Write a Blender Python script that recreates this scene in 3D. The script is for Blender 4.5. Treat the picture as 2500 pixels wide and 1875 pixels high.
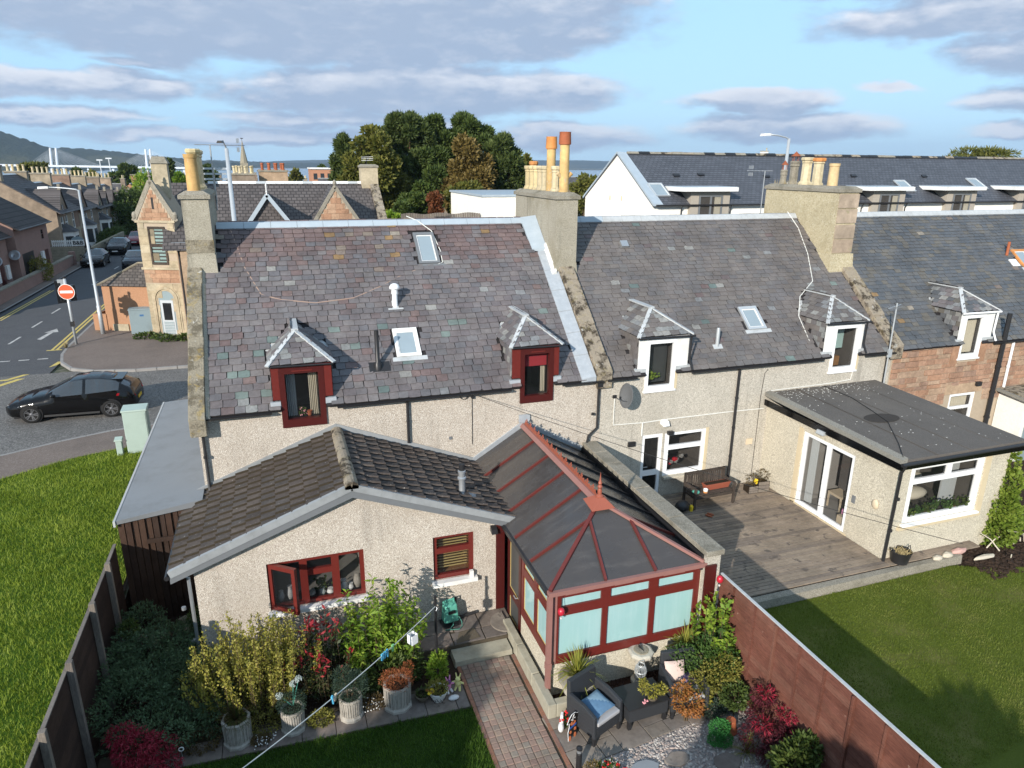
import bpy,math,random
import numpy as np
from mathutils import Vector,Matrix
for o in list(bpy.data.objects): bpy.data.objects.remove(o)
SC = bpy.context.scene
COL = SC.collection
R = math.radians
RND = random.Random(7)
# ------------------------------------------------------------------ camera
CAM = Vector((1.967,-16.24,9.3))
PITCH,ROLL,YAW = R(17.5),R(0.49),R(18.9)
cd = bpy.data.cameras.new('camera'); cam = bpy.data.objects.new('camera',cd); COL.objects.link(cam)
fwd = Vector((math.sin(YAW)*math.cos(PITCH),math.cos(YAW)*math.cos(PITCH),-math.sin(PITCH)))
rt = Vector((math.cos(YAW),-math.sin(YAW),0)); up = rt.cross(fwd)
rt2 = rt*math.cos(ROLL)+up*math.sin(ROLL); up2 = -rt*math.sin(ROLL)+up*math.cos(ROLL)
mw = Matrix((rt2,up2,-fwd)).transposed().to_4x4(); mw.translation = CAM
cam.matrix_world = mw
cd.sensor_width = 36; cd.lens = 1700/2500*36; cd.clip_start = 0.1; cd.clip_end = 30000
SC.camera = cam
SC.render.resolution_x,SC.render.resolution_y = 1024,768
SC.view_settings.view_transform = 'Standard'; SC.view_settings.look = 'None'
SC.view_settings.gamma = 1; SC.view_settings.exposure = 0.78
SC.view_settings.use_curve_mapping = False
SC.cycles.use_denoising = True
SC.cycles.max_bounces = 6; SC.cycles.diffuse_bounces = 3; SC.cycles.glossy_bounces = 3
SC.cycles.transmission_bounces = 4; SC.cycles.transparent_max_bounces = 8; SC.cycles.volume_bounces = 0
SC.cycles.caustics_reflective = False; SC.cycles.caustics_refractive = False
# ------------------------------------------------------------------ sun and sky
SUN_EL,SUN_AZ = R(21.5),R(43)        # light travels towards +Y turned SUN_AZ to +X
trav = Vector((math.sin(SUN_AZ)*math.cos(SUN_EL),math.cos(SUN_AZ)*math.cos(SUN_EL),-math.sin(SUN_EL)))
sd = bpy.data.lights.new('sun','SUN'); sd.energy = 3.6; sd.angle = R(0.53); sd.color = (1,.925,.825)
sun = bpy.data.objects.new('sun',sd); COL.objects.link(sun)
sun.rotation_euler = trav.to_track_quat('-Z','Y').to_euler(); sun.location = (-20,-30,25)
W = bpy.data.worlds.new('World'); SC.world = W; W.use_nodes = True
def world_sky():
    nt = W.node_tree; N = nt.nodes; L = nt.links; N.clear()
    def nd(t,**k):
        n = N.new(t)
        for a,b in k.items(): setattr(n,a,b)
        return n
    def mth(op,a,b=None,c=None,clamp=False):
        n = nd('ShaderNodeMath',operation=op,use_clamp=clamp)
        for i,x in enumerate((a,b,c)):
            if x is None: continue
            if isinstance(x,(int,float)): n.inputs[i].default_value = x
            else: L.new(x,n.inputs[i])
        return n.outputs[0]
    sky = nd('ShaderNodeTexSky',sky_type='NISHITA'); sky.sun_disc = False
    sky.sun_elevation = SUN_EL; sky.sun_rotation = math.pi+SUN_AZ
    sky.air_density = 1.0; sky.dust_density = 0.6; sky.ozone_density = 1.2; sky.altitude = 10
    tc = nd('ShaderNodeTexCoord'); sp = nd('ShaderNodeSeparateXYZ'); L.new(tc.outputs['Generated'],sp.inputs[0])
    az = mth('MULTIPLY',mth('ARCTAN2',sp.outputs[0],sp.outputs[1]),180/math.pi)
    el = mth('MULTIPLY',mth('ARCSINE',sp.outputs[2]),180/math.pi)
    def noise(vx,vy,vz,sc,det,rough=.55,dist=0):
        cb = nd('ShaderNodeCombineXYZ')
        for i,x in enumerate((vx,vy,vz)):
            if isinstance(x,(int,float)): cb.inputs[i].default_value = x
            else: L.new(x,cb.inputs[i])
        n = nd('ShaderNodeTexNoise'); n.inputs['Scale'].default_value = sc; n.inputs['Detail'].default_value = det
        n.inputs['Roughness'].default_value = rough; n.inputs['Distortion'].default_value = dist
        L.new(cb.outputs[0],n.inputs['Vector']); return n.outputs[0]
    elv = mth('MULTIPLY',el,2.6)
    wu = mth('MULTIPLY',mth('SUBTRACT',noise(az,elv,1.7,.12,5),.5),6.0)
    wv = mth('MULTIPLY',mth('SUBTRACT',noise(az,elv,9.2,.22,6),.5),1.9)
    azw = mth('ADD',az,wu); elw = mth('ADD',el,wv)
    def field(de):
        e2 = mth('ADD',elw,de)
        banks = [(2,10.8,26,4.0,1.3),(12,5.2,15,1.9,1.12),(22,9.4,6,2.0,.9),(-12,4.8,9,1.0,.95),(-13,2.9,6.5,.7,.9),(0,1.7,13,.7,.85),(9,3.0,12,.8,.85),(24,2.2,7,1.2,.95),
                 (36,4.5,6,.95,.95),(38.5,2.7,8.5,1.2,.95),(47,12.2,9,2.0,1),(48,9.3,8.5,1.6,.95),(54,6.9,5.5,1.5,.95),(54,4.2,5,.9,.9),(54,2.3,5,.6,.85),(45.3,5.2,2.2,.35,.8),(-8,6.3,2.5,.4,.7),
                 (-60,9,20,3,1),(90,7,22,3,1),(130,12,25,4,1),(-105,10,22,4,1),(-150,7,22,3,1),(165,14,25,4,1),(70,14,15,3,.9),(-38,5,14,1.6,.9)]
        s = None
        for a,e,w,h,k in banks:
            x = mth('DIVIDE',mth('SUBTRACT',azw,a),w); y = mth('DIVIDE',mth('SUBTRACT',e2,e),h)
            r2 = mth('ADD',mth('MULTIPLY',x,x),mth('MULTIPLY',y,y))
            g = mth('MULTIPLY',mth('SUBTRACT',1.0,mth('MULTIPLY',r2,.5),clamp=True),k)
            s = g if s is None else mth('MAXIMUM',s,g)
        high = mth('MULTIPLY',mth('SUBTRACT',e2,15),.12,clamp=True)   # broken cloud goes on overhead
        n1 = noise(az,mth('MULTIPLY',mth('ADD',el,de),2.6),3.3,.16,8,.6)
        n1 = mth('SUBTRACT',n1,.5)
        s = mth('MAXIMUM',s,mth('MULTIPLY',high,.55))
        return mth('ADD',s,mth('MULTIPLY',n1,1.15))
    f0 = field(0); f1 = field(.75)
    def ramp(x,a,b):
        n = nd('ShaderNodeMapRange',interpolation_type='SMOOTHSTEP'); n.inputs[1].default_value = a; n.inputs[2].default_value = b
        L.new(x,n.inputs[0]); return n.outputs[0]
    mask = ramp(f0,.30,.74)
    lit = ramp(mth('SUBTRACT',f0,f1),-.10,.45)       # thinner just above: an upper edge that the sun reaches
    fine = noise(az,elv,5.5,.34,8,.62)
    lit = mth('ADD',lit,mth('MULTIPLY',mth('SUBTRACT',fine,.5),1.5),clamp=True)
    thick = ramp(f0,.6,1.25)
    mx = nd('ShaderNodeMix',data_type='RGBA'); L.new(lit,mx.inputs['Factor'])
    mx.inputs['A'].default_value = (.235,.295,.40,1); mx.inputs['B'].default_value = (.53,.545,.585,1)
    mx2 = nd('ShaderNodeMix',data_type='RGBA'); L.new(mth('MULTIPLY',thick,.45),mx2.inputs['Factor'])
    L.new(mx.outputs['Result'],mx2.inputs['A']); mx2.inputs['B'].default_value = (.255,.305,.395,1)
    bs = nd('ShaderNodeBackground'); bs.inputs[1].default_value = .09
    L.new(sky.outputs[0],bs.inputs[0])
    veil = nd('ShaderNodeBackground'); veil.inputs[0].default_value = (.30,.52,.725,1); veil.inputs[1].default_value = 1
    m0 = nd('ShaderNodeMixShader'); m0.inputs[0].default_value = .80
    L.new(bs.outputs[0],m0.inputs[1]); L.new(veil.outputs[0],m0.inputs[2])
    bc = nd('ShaderNodeBackground'); L.new(mx2.outputs['Result'],bc.inputs[0]); bc.inputs[1].default_value = 1
    ms = nd('ShaderNodeMixShader'); L.new(mth('MULTIPLY',mask,.96),ms.inputs[0]); L.new(m0.outputs[0],ms.inputs[1]); L.new(bc.outputs[0],ms.inputs[2])
    out = nd('ShaderNodeOutputWorld'); L.new(ms.outputs[0],out.inputs[0])
world_sky()
W.cycles.sampling_method = 'MANUAL'; W.cycles.sample_map_resolution = 256
# ------------------------------------------------------------------ mesh helpers
class MB:
    def __init__(s): s.v = []; s.f = []; s.m = []
    def add(s,vs,fs,mi=0):
        n = len(s.v); s.v.extend([tuple(x) for x in vs]); s.f.extend([tuple(i+n for i in f) for f in fs]); s.m.extend([mi]*len(fs)); return s
    def box(s,x0,x1,y0,y1,z0,z1,mi=0):
        return s.add([(x0,y0,z0),(x1,y0,z0),(x1,y1,z0),(x0,y1,z0),(x0,y0,z1),(x1,y0,z1),(x1,y1,z1),(x0,y1,z1)],
              [(3,2,1,0),(4,5,6,7),(0,1,5,4),(1,2,6,5),(2,3,7,6),(3,0,4,7)],mi)
    def hexa(s,a,b,mi=0):            # two quads a (bottom) and b (top),counter-clockwise from above
        return s.add(list(a)+list(b),[(3,2,1,0),(4,5,6,7),(0,1,5,4),(1,2,6,5),(2,3,7,6),(3,0,4,7)],mi)
    def bar(s,p,q,w,h,mi=0,up=(0,0,1)):
        p,q = Vector(p),Vector(q); d = (q-p).normalized(); u = Vector(up)
        if abs(d.dot(u)) > .98: u = Vector((0,1,0))
        x = d.cross(u).normalized()*w/2; y = x.cross(d).normalized()*h/2
        return s.hexa([p-x-y,p+x-y,q+x-y,q-x-y],[p-x+y,p+x+y,q+x+y,q-x+y],mi)
    def tube(s,pts,r,n=8,mi=0,cap=True):
        pts = [Vector(p) for p in pts]; rs = r if isinstance(r,(list,tuple)) else [r]*len(pts)
        b = len(s.v); prev = None
        for i,p in enumerate(pts):
            d = (pts[min(i+1,len(pts)-1)]-pts[max(i-1,0)]).normalized()
            if prev is None: x = d.orthogonal().normalized()
            else: x = (prev-d*prev.dot(d)); x = x.normalized() if x.length > 1e-6 else d.orthogonal().normalized()
            prev = x; y = d.cross(x)
            for k in range(n):
                a = 2*math.pi*k/n; s.v.append(tuple(p+(x*math.cos(a)+y*math.sin(a))*rs[i]))
        for i in range(len(pts)-1):
            for k in range(n):
                s.f.append((b+i*n+k,b+i*n+(k+1)%n,b+(i+1)*n+(k+1)%n,b+(i+1)*n+k)); s.m.append(mi)
        if cap:
            s.f.append(tuple(b+k for k in range(n))[::-1]); s.m.append(mi)
            s.f.append(tuple(b+(len(pts)-1)*n+k for k in range(n))); s.m.append(mi)
        return s
    def lathe(s,prof,c=(0,0,0),n=16,mi=0,ph=0,sx=1,sy=1):
        b = len(s.v); c = Vector(c)
        for r,z in prof:
            for k in range(n):
                a = 2*math.pi*k/n+ph; s.v.append((c.x+r*sx*math.cos(a),c.y+r*sy*math.sin(a),c.z+z))
        for i in range(len(prof)-1):
            for k in range(n):
                s.f.append((b+i*n+k,b+i*n+(k+1)%n,b+(i+1)*n+(k+1)%n,b+(i+1)*n+k)); s.m.append(mi)
        s.f.append(tuple(b+k for k in range(n))[::-1]); s.m.append(mi)
        s.f.append(tuple(b+(len(prof)-1)*n+k for k in range(n))); s.m.append(mi)
        return s
    def prism(s,poly,axis,a,b,mi=0):
        """poly: 2D points; axis 'x','y','z' extruded from a to b"""
        def P(u,v,t): return (t,u,v) if axis == 'x' else (u,t,v) if axis == 'y' else (u,v,t)
        n = len(poly); vs = [P(u,v,a) for u,v in poly]+[P(u,v,b) for u,v in poly]
        fs = [tuple(range(n)),tuple(range(2*n-1,n-1,-1))]+[((i+1) % n,i,n+i,n+(i+1) % n) for i in range(n)]
        return s.add(vs,fs,mi)
    def slab(s,pts,t,mi=0):          # polygon in space given thickness t along its normal,downwards
        pts = [Vector(p) for p in pts]; nm = (pts[1]-pts[0]).cross(pts[2]-pts[0]).normalized()
        n = len(pts); vs = pts+[p-nm*t for p in pts]
        fs = [tuple(range(n)),tuple(range(2*n-1,n-1,-1))]+[((i+1) % n,i,n+i,n+(i+1) % n) for i in range(n)]
        return s.add(vs,fs,mi)
    def ico(s,c,r,rnd=None,jit=.15,mi=0):
        t = (1+5**.5)/2; vs = [(-1,t,0),(1,t,0),(-1,-t,0),(1,-t,0),(0,-1,t),(0,1,t),(0,-1,-t),(0,1,-t),(t,0,-1),(t,0,1),(-t,0,-1),(-t,0,1)]
        fs = [(0,11,5),(0,5,1),(0,1,7),(0,7,10),(0,10,11),(1,5,9),(5,11,4),(11,10,2),(10,7,6),(7,1,8),(3,9,4),(3,4,2),(3,2,6),(3,6,8),(3,8,9),(4,9,5),(2,4,11),(6,2,10),(8,6,7),(9,8,1)]
        if not isinstance(r,(tuple,list)): r = (r,r,r)
        o = []
        for v in vs:
            k = 1/1.902*(1+(rnd.uniform(-jit,jit) if rnd else 0)); o.append((c[0]+v[0]*k*r[0],c[1]+v[1]*k*r[1],c[2]+v[2]*k*r[2]))
        return s.add(o,fs,mi)
    def sphere(s,c,r,n=12,m=8,mi=0):
        if not isinstance(r,(tuple,list)): r = (r,r,r)
        pr = [(max(1e-4,math.sin(math.pi*i/m)),-math.cos(math.pi*i/m)*r[2]) for i in range(m+1)]
        b = MB().lathe(pr,(0,0,0),n,mi); vs = [(c[0]+x*r[0],c[1]+y*r[1],c[2]+z) for x,y,z in b.v]
        return s.add(vs,b.f,mi)
    def move(s,d):
        s.v = [(x+d[0],y+d[1],z+d[2]) for x,y,z in s.v]; return s
    def xform(s,M): s.v = [tuple(M @ Vector(p)) for p in s.v]; return s
    def mesh(s,name,mats,smooth=False,off=(0,0,0)):
        me = bpy.data.meshes.new(name)
        vs = s.v if off[0] == off[1] == off[2] == 0 else [(x-off[0],y-off[1],z-off[2]) for x,y,z in s.v]
        me.from_pydata(vs,[],s.f)
        if not isinstance(mats,(list,tuple)): mats = [mats]
        for m in mats: me.materials.append(MAT[m] if isinstance(m,str) else m)
        if len(mats) > 1: me.polygons.foreach_set('material_index',s.m)
        if smooth: me.polygons.foreach_set('use_smooth',[True]*len(s.f))
        me.update(); return me
    def build(s,name,mats,parent=None,smooth=False,bevel=0):
        off = WL.get(parent,(0,0,0)) if parent else (0,0,0)
        o = bpy.data.objects.new(name,s.mesh(name,mats,smooth,off)); COL.objects.link(o)
        if parent: o.parent = parent
        WL[o] = off
        if bevel:
            m = o.modifiers.new('bevel','BEVEL'); m.width = bevel; m.segments = 2; m.limit_method = 'ANGLE'
        if smooth and not bevel:
            try: o.data.set_sharp_from_angle(angle=R(40))
            except Exception: pass
        return o
MAT = {}; WL = {}
def tag(o,label,cat,group=None):
    o['label'] = label; o['category'] = cat
    if group: o['group'] = group
    return o
def thing(name,loc,label,cat,group=None):
    o = bpy.data.objects.new(name,None); COL.objects.link(o); o.location = loc; o.empty_display_size = .2
    WL[o] = tuple(loc); return tag(o,label,cat,group)
def struct(o,kind='structure'): o['kind'] = kind; return o
def inst(mesh,name,parent,M):
    o = bpy.data.objects.new(name,mesh); COL.objects.link(o); o.parent = parent
    off = WL.get(parent,(0,0,0)) if parent else (0,0,0)
    M = M.copy(); M.translation = M.translation-Vector(off); o.matrix_basis = M; return o
def copy_tree(o,parent=None):
    c = o.copy(); COL.objects.link(c); c.parent = parent
    for ch in list(o.children): copy_tree(ch,c)
    return c
def place(root,loc,rz,label=None,group=None):
    root.location = loc; root.rotation_euler = (0,0,rz)
    if label: root['label'] = label
    if group: root['group'] = group
    return root
def frame(ux,uy,uz,loc):
    m = Matrix((Vector(ux),Vector(uy),Vector(uz))).transposed().to_4x4(); m.translation = Vector(loc); return m
# ------------------------------------------------------------------ materials
class NT:
    def __init__(s,name):
        s.m = bpy.data.materials.new(name); s.m.use_nodes = True; s.t = s.m.node_tree; s.t.nodes.clear()
        s.out = s.n('ShaderNodeOutputMaterial'); s.b = s.n('ShaderNodeBsdfPrincipled'); s.l(s.b.outputs[0],s.out.inputs[0]); MAT[name] = s.m
        s.geo = s.n('ShaderNodeNewGeometry'); s.pos = s.geo.outputs['Position']
    def n(s,t,**k):
        x = s.t.nodes.new(t)
        for a,b in k.items(): setattr(x,a,b)
        return x
    def l(s,a,b): s.t.links.new(a,b)
    def put(s,sock,v):
        if isinstance(v,(int,float)): sock.default_value = v
        elif isinstance(v,(tuple,list)): sock.default_value = (*v,1) if len(v) == 3 and len(sock.default_value) == 4 else v
        else: s.l(v,sock)
    def math(s,op,a,b=0,clamp=False):
        x = s.n('ShaderNodeMath',operation=op,use_clamp=clamp); s.put(x.inputs[0],a); s.put(x.inputs[1],b); return x.outputs[0]
    def mix(s,f,a,b,mode='MIX'):
        x = s.n('ShaderNodeMix',data_type='RGBA',blend_type=mode); s.put(x.inputs['Factor'],f); s.put(x.inputs['A'],a); s.put(x.inputs['B'],b); return x.outputs['Result']
    def noise(s,sc,det=4,rough=.55,vec=None,dist=0):
        x = s.n('ShaderNodeTexNoise'); x.inputs['Scale'].default_value = sc; x.inputs['Detail'].default_value = det; x.inputs['Roughness'].default_value = rough
        x.inputs['Distortion'].default_value = dist; s.l(vec or s.pos,x.inputs['Vector']); return x.outputs[0]
    def voro(s,sc,feature='F1',out='Distance',vec=None,rand=1):
        x = s.n('ShaderNodeTexVoronoi',feature=feature); x.inputs['Scale'].default_value = sc; x.inputs['Randomness'].default_value = rand
        s.l(vec or s.pos,x.inputs['Vector']); return x.outputs[out]
    def ramp(s,x,a,b,lo=0,hi=1):
        r = s.n('ShaderNodeMapRange',interpolation_type='SMOOTHSTEP'); s.put(r.inputs[0],x)
        for i,v in enumerate((a,b,lo,hi)): r.inputs[i+1].default_value = v
        return r.outputs[0]
    def scale(s,v,vec=None):
        x = s.n('ShaderNodeVectorMath',operation='MULTIPLY'); s.l(vec or s.pos,x.inputs[0]); x.inputs[1].default_value = v; return x.outputs[0]
    def rnd(s):                                        # one random number for each piece,joined or not
        oi = s.n('ShaderNodeObjectInfo'); return s.math('FRACT',s.math('ADD',s.geo.outputs['Random Per Island'],oi.outputs['Random']))
    def bump(s,h,strength,dist=.02):
        x = s.n('ShaderNodeBump'); x.inputs['Strength'].default_value = strength; x.inputs['Distance'].default_value = dist; s.l(h,x.inputs['Height'])
        s.l(x.outputs[0],s.b.inputs['Normal'])
    def fin(s,col,rough=.8,spec=.3,metal=0):
        s.put(s.b.inputs['Base Color'],col); s.put(s.b.inputs['Roughness'],rough); s.b.inputs['Specular IOR Level'].default_value = spec; s.b.inputs['Metallic'].default_value = metal; return s.m
def srgb(r,g,b):
    f = lambda c: (c/255/12.92) if c/255 <= .04045 else ((c/255+.055)/1.055)**2.4
    return (f(r),f(g),f(b))
def plain(name,col,rough=.6,spec=.3,metal=0,var=.15,sc=8,bump=0,bs=40,dirt=0,dirtcol=(.05,.045,.035),dsc=1.5):
    t = NT(name); lo = tuple(c*(1-var) for c in col); hi = tuple(min(1,c*(1+var)) for c in col)
    c = t.mix(t.noise(sc,5,.6),lo,hi)
    if dirt: c = t.mix(t.math('MULTIPLY',t.ramp(t.noise(dsc,7,.65),.45,.75),dirt),c,dirtcol)
    if bump: t.bump(t.noise(bs,3),bump)
    t.fin(c,rough,spec,metal); return t
plain('white_upvc',(.80,.81,.82),.35,.4,var=.04,dirt=.12)
plain('white_paint',(.74,.74,.72),.5,var=.06,dirt=.25)
plain('black_plastic',(.022,.022,.024),.4,.4,var=.2)
plain('black_metal',(.018,.018,.02),.45,.4,var=.2)
plain('grey_plastic',(.16,.17,.18),.5,var=.1)
plain('grey_metal',(.42,.44,.46),.38,.5,metal=.6,var=.1)
plain('galvanised',(.50,.53,.55),.42,.5,metal=.4,var=.1)
plain('grey_store_roof',(.215,.225,.235),.5,.35,var=.10,sc=1.2,dirt=.45,dirtcol=(.13,.13,.125),dsc=1.3)
plain('store_fascia',(.42,.43,.43),.6,var=.1)
plain('grey_fascia',(.15,.16,.17),.5,var=.1)
plain('grey_verge',(.27,.285,.295),.6,var=.15,dirt=.3)
plain('lead',(.34,.37,.40),.5,.45,var=.22,sc=5,bump=.3,bs=9,dirt=.35,dirtcol=(.55,.57,.58),dsc=6)
plain('lead_pale',(.43,.45,.46),.55,.4,var=.2,sc=9,bump=.3,bs=14,dirt=.25)
plain('zinc_ridge',(.36,.42,.47),.45,.45,var=.12,sc=3,dirt=.2,dirtcol=(.5,.54,.57),dsc=3)
plain('mortar_white',(.55,.55,.52),.9,var=.15)
plain('red_frame',(.062,.010,.009),.34,.45,var=.25,sc=18)
plain('red_frame_face',(.125,.019,.015),.36,.45,var=.2,sc=18)
plain('bar_red',(.115,.024,.02),.45,.35,var=.2)
plain('pink_plastic',(.27,.135,.118),.5,.35,var=.12,sc=5,dirt=.2,dirtcol=(.25,.09,.07))
plain('terracotta_plastic',(.29,.085,.052),.45,.4,var=.12)
plain('cream_stripe',(.52,.40,.16),.5,var=.1)
plain('sand_margin',(.56,.47,.32),.8,var=.1)
plain('blind_red',(.40,.035,.045),.7,var=.06)
plain('curtain_cream',(.62,.57,.45),.9,var=.12,sc=20)
plain('curtain_pale',(.50,.53,.53),.9,var=.12,sc=20)
plain('interior',(.10,.09,.08),.9,var=.3,sc=3)
plain('interior_pale',(.30,.29,.27),.9,var=.2,sc=3)
plain('interior_wood',(.26,.13,.05),.7,var=.3,sc=9)
plain('mint_board',(.42,.60,.57),.35,.5,var=.06,sc=1.5)
plain('black_paint',(.004,.004,.0045),.12,.38,var=.05)
plain('navy_paint',(.005,.007,.012),.12,.38,var=.05)
plain('red_paint',(.20,.012,.02),.2,.6,var=.05)
plain('car_trim',(.012,.012,.013),.5,.3,var=.1)
plain('tyre',(.016,.016,.016),.85,.2,var=.2)
plain('rim',(.20,.20,.21),.3,.5,metal=.7,var=.1)
plain('rim_silver',(.45,.46,.47),.35,.5,metal=.7,var=.1)
plain('caliper',(.45,.03,.05),.4)
plain('tail_red',(.42,.012,.02),.18,.6,var=.05)
plain('headlight',(.45,.47,.5),.15,.7,var=.1)
plain('plate_yellow',(.62,.42,.04),.5)
plain('plate_white',(.72,.72,.70),.5)
plain('sign_red',(.60,.085,.025),.45,.4,var=.05)
plain('sign_white',(.78,.76,.72),.45,.4,var=.03)
plain('ink',(.012,.012,.014),.5)
plain('cabinet_green',(.36,.45,.41),.5,.35,var=.06,dirt=.12)
plain('cabinet_grey',(.22,.28,.30),.5,.35,var=.06,dirt=.2)
plain('blue_label',(.05,.14,.30),.5)
plain('rattan',(.026,.029,.033),.55,.35,var=.2)
plain('cushion_blue',(.10,.19,.30),.75,.2,var=.25,sc=14,bump=.2,bs=25)
plain('cushion_blue_pale',(.20,.31,.40),.75,.2,var=.22,sc=14,bump=.2,bs=25)
plain('cushion_grey',(.37,.37,.38),.85,.2,var=.1,bump=.1,bs=60)
plain('cushion_pink',(.58,.45,.40),.85,.2,var=.15,sc=10)
plain('cushion_purple',(.16,.11,.18),.85,.2,var=.2,sc=10)
plain('terracotta',(.40,.12,.055),.8,.2,var=.15,dirt=.2)
plain('stone_pot',(.37,.345,.305),.92,.15,var=.22,sc=12,bump=.5,bs=30,dirt=.6,dirtcol=(.19,.17,.14),dsc=4)
plain('stone_urn',(.50,.47,.40),.92,.15,var=.2,sc=9,bump=.5,bs=30,dirt=.45,dirtcol=(.18,.16,.11),dsc=3)
plain('compost',(.035,.026,.018),.95,.1,var=.5,sc=40,bump=.8,bs=60)
plain('wicker',(.12,.10,.075),.9,.1,var=.4,sc=60)
plain('hose_green',(.10,.36,.28),.5,.35,var=.12)
plain('hose_dark',(.06,.20,.16),.55,.3,var=.12)
plain('peg_blue',(.10,.42,.62),.5); plain('peg_cream',(.60,.50,.36),.6); plain('peg_green',(.2,.5,.2),.5)
plain('line_white',(.62,.62,.58),.6); plain('rope',(.34,.24,.19),.8); plain('cable_black',(.02,.02,.02),.6); plain('cable_white',(.66,.66,.62),.6)
plain('glass_globe',(.40,.46,.44),.35,.5); plain('lantern_grey',(.46,.49,.50),.45,.4,metal=.3)
plain('toy_pink',(.62,.25,.42),.7,.2); plain('toy_purple',(.16,.06,.16),.7,.2); plain('toy_yellow',(.62,.58,.24),.7,.2); plain('toy_white',(.66,.66,.66),.7,.2)
plain('dog_black',(.012,.011,.011),.5); plain('dog_tan',(.55,.17,.07),.5); plain('dog_blue',(.04,.10,.36),.5)
plain('flower_red',(.62,.03,.03),.7,.2,var=.3,sc=40); plain('flower_pink',(.66,.30,.33),.7,.2,var=.3,sc=40); plain('flower_yellow',(.70,.50,.03),.7,.2); plain('flower_white',(.75,.75,.72),.7,.2)
plain('green_ball',(.05,.20,.045),.7,.2,var=.35,sc=30,bump=1,bs=45)
plain('balloon_red',(.45,.02,.04),.3,.5)
plain('bag_tan',(.42,.32,.20),.8); plain('cloth_dark',(.015,.015,.017),.9); plain('skin',(.42,.24,.17),.6); plain('hair_brown',(.06,.035,.02),.8)
plain('dish_grey',(.12,.125,.13),.5,.4,var=.1)
plain('yellow_line',(.55,.43,.13),.8,.2,var=.25,sc=6,dirt=.5,dirtcol=(.12,.11,.1),dsc=5)
plain('white_line',(.46,.45,.43),.8,.2,var=.25,sc=6,dirt=1,dirtcol=(.13,.12,.12),dsc=4)
plain('concrete_kerb',(.27,.26,.25),.9,.2,var=.2,sc=6,bump=.2,bs=40,dirt=.3)
plain('concrete_wall',(.36,.34,.27),.92,.15,var=.22,sc=9,bump=.4,bs=50,dirt=.5,dirtcol=(.16,.14,.10),dsc=3)
plain('soil',(.040,.027,.020),.95,.1,var=.6,sc=25,bump=1,bs=30)
plain('bark_chip',(.055,.030,.022),.95,.1,var=.7,sc=70,bump=1,bs=60)
plain('trunk',(.10,.075,.055),.9,.1,var=.35,sc=14,bump=.5,bs=20)
plain('trunk_pine',(.20,.12,.075),.9,.1,var=.35,sc=10,bump=.5,bs=20)
plain('stem',(.09,.065,.04),.9,.1,var=.3)
plain('dry_grass',(.36,.29,.15),.9,.1,var=.3)
plain('bridge_white',(.66,.69,.72),.6,var=.05)
plain('stone_block',(.30,.265,.20),.95,.1,var=.3,sc=9,bump=.6,bs=24,dirt=.5,dirtcol=(.11,.095,.06),dsc=3)
plain('rock_pale',(.52,.47,.38),.9,.1,var=.15,sc=10,bump=.4,bs=20); plain('rock_pink',(.52,.33,.29),.9,.1,var=.15,sc=10,bump=.4,bs=20)
plain('flat_slate',(.24,.26,.28),.8,.2,var=.15,sc=5)
plain('water',(.20,.27,.33),.25,.5,var=.05)
def speckle(name,base,dark,light,vs=70,big=None,bigk=.3,rough=.92,bump=.55,fine=.9,bsc=.7,streak=0):
    t = NT(name)
    cell = t.n('ShaderNodeTexVoronoi',feature='F1'); cell.inputs['Scale'].default_value = vs; t.l(t.pos,cell.inputs['Vector'])
    sp = t.n('ShaderNodeSeparateColor'); t.l(cell.outputs['Color'],sp.inputs[0])
    c = t.mix(t.ramp(sp.outputs[0],0,.55),dark,base); c = t.mix(t.ramp(sp.outputs[1],.62,.95),c,light)
    c = t.mix(t.math('MULTIPLY',t.ramp(t.noise(fine,5,.6),.42,.68),.22),c,tuple(x*.62 for x in base))
    if big: c = t.mix(t.math('MULTIPLY',t.ramp(t.noise(bsc,6,.62),.48,.72),bigk),c,big)
    if streak:
        v = t.scale((1.5,1.5,.16)); c = t.mix(t.math('MULTIPLY',t.ramp(t.noise(1.6,6,.65,v),.52,.74),streak),c,tuple(x*.35 for x in base))
    t.bump(cell.outputs['Distance'],bump,.02); t.fin(c,rough,.15); return t
speckle('pebbledash',(.50,.445,.38),(.33,.28,.235),(.66,.615,.545),62,big=(.38,.33,.275),bigk=.42,streak=.34)
speckle('roughcast_grey',(.49,.455,.39),(.31,.285,.245),(.62,.58,.51),58,big=(.33,.305,.255),bigk=.45,streak=.5)
speckle('roughcast_pale',(.56,.515,.41),(.37,.33,.27),(.70,.65,.54),58,big=(.42,.38,.30),bigk=.3,streak=.15)
speckle('chim_render',(.345,.318,.255),(.25,.23,.185),(.41,.38,.315),60,big=(.18,.155,.09),bigk=.6,bump=.25,streak=.65)
speckle('chim_cream',(.46,.40,.27),(.34,.29,.19),(.52,.47,.34),30,big=(.20,.16,.085),bigk=.6,bump=.25,streak=.35)
def lichen(name,base,dark,gold,kd,kg,kw):
    t = NT(name); n = t.noise(16,8,.7); c = t.mix(n,tuple(x*.62 for x in base),tuple(x*1.25 for x in base))
    c = t.mix(t.math('MULTIPLY',t.ramp(t.noise(2.6,7,.72),.47,.60),kd),c,dark); c = t.mix(t.math('MULTIPLY',t.ramp(t.noise(4.3,6,.65,dist=.6),.53,.63),kg),c,gold)
    c = t.mix(t.math('MULTIPLY',t.ramp(t.noise(5.1,4,.6,t.scale((1.3,.9,1.1))),.64,.68),kw),c,(.52,.50,.45)); t.bump(t.noise(22,8,.72),.9,.05); t.fin(c,.95,.1)
lichen('coping_lichen',(.34,.29,.225),(.05,.040,.030),(.33,.27,.12),.95,.25,.6)
lichen('coping_gold',(.31,.275,.21),(.085,.072,.05),(.34,.25,.085),.7,.55,.95)
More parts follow.
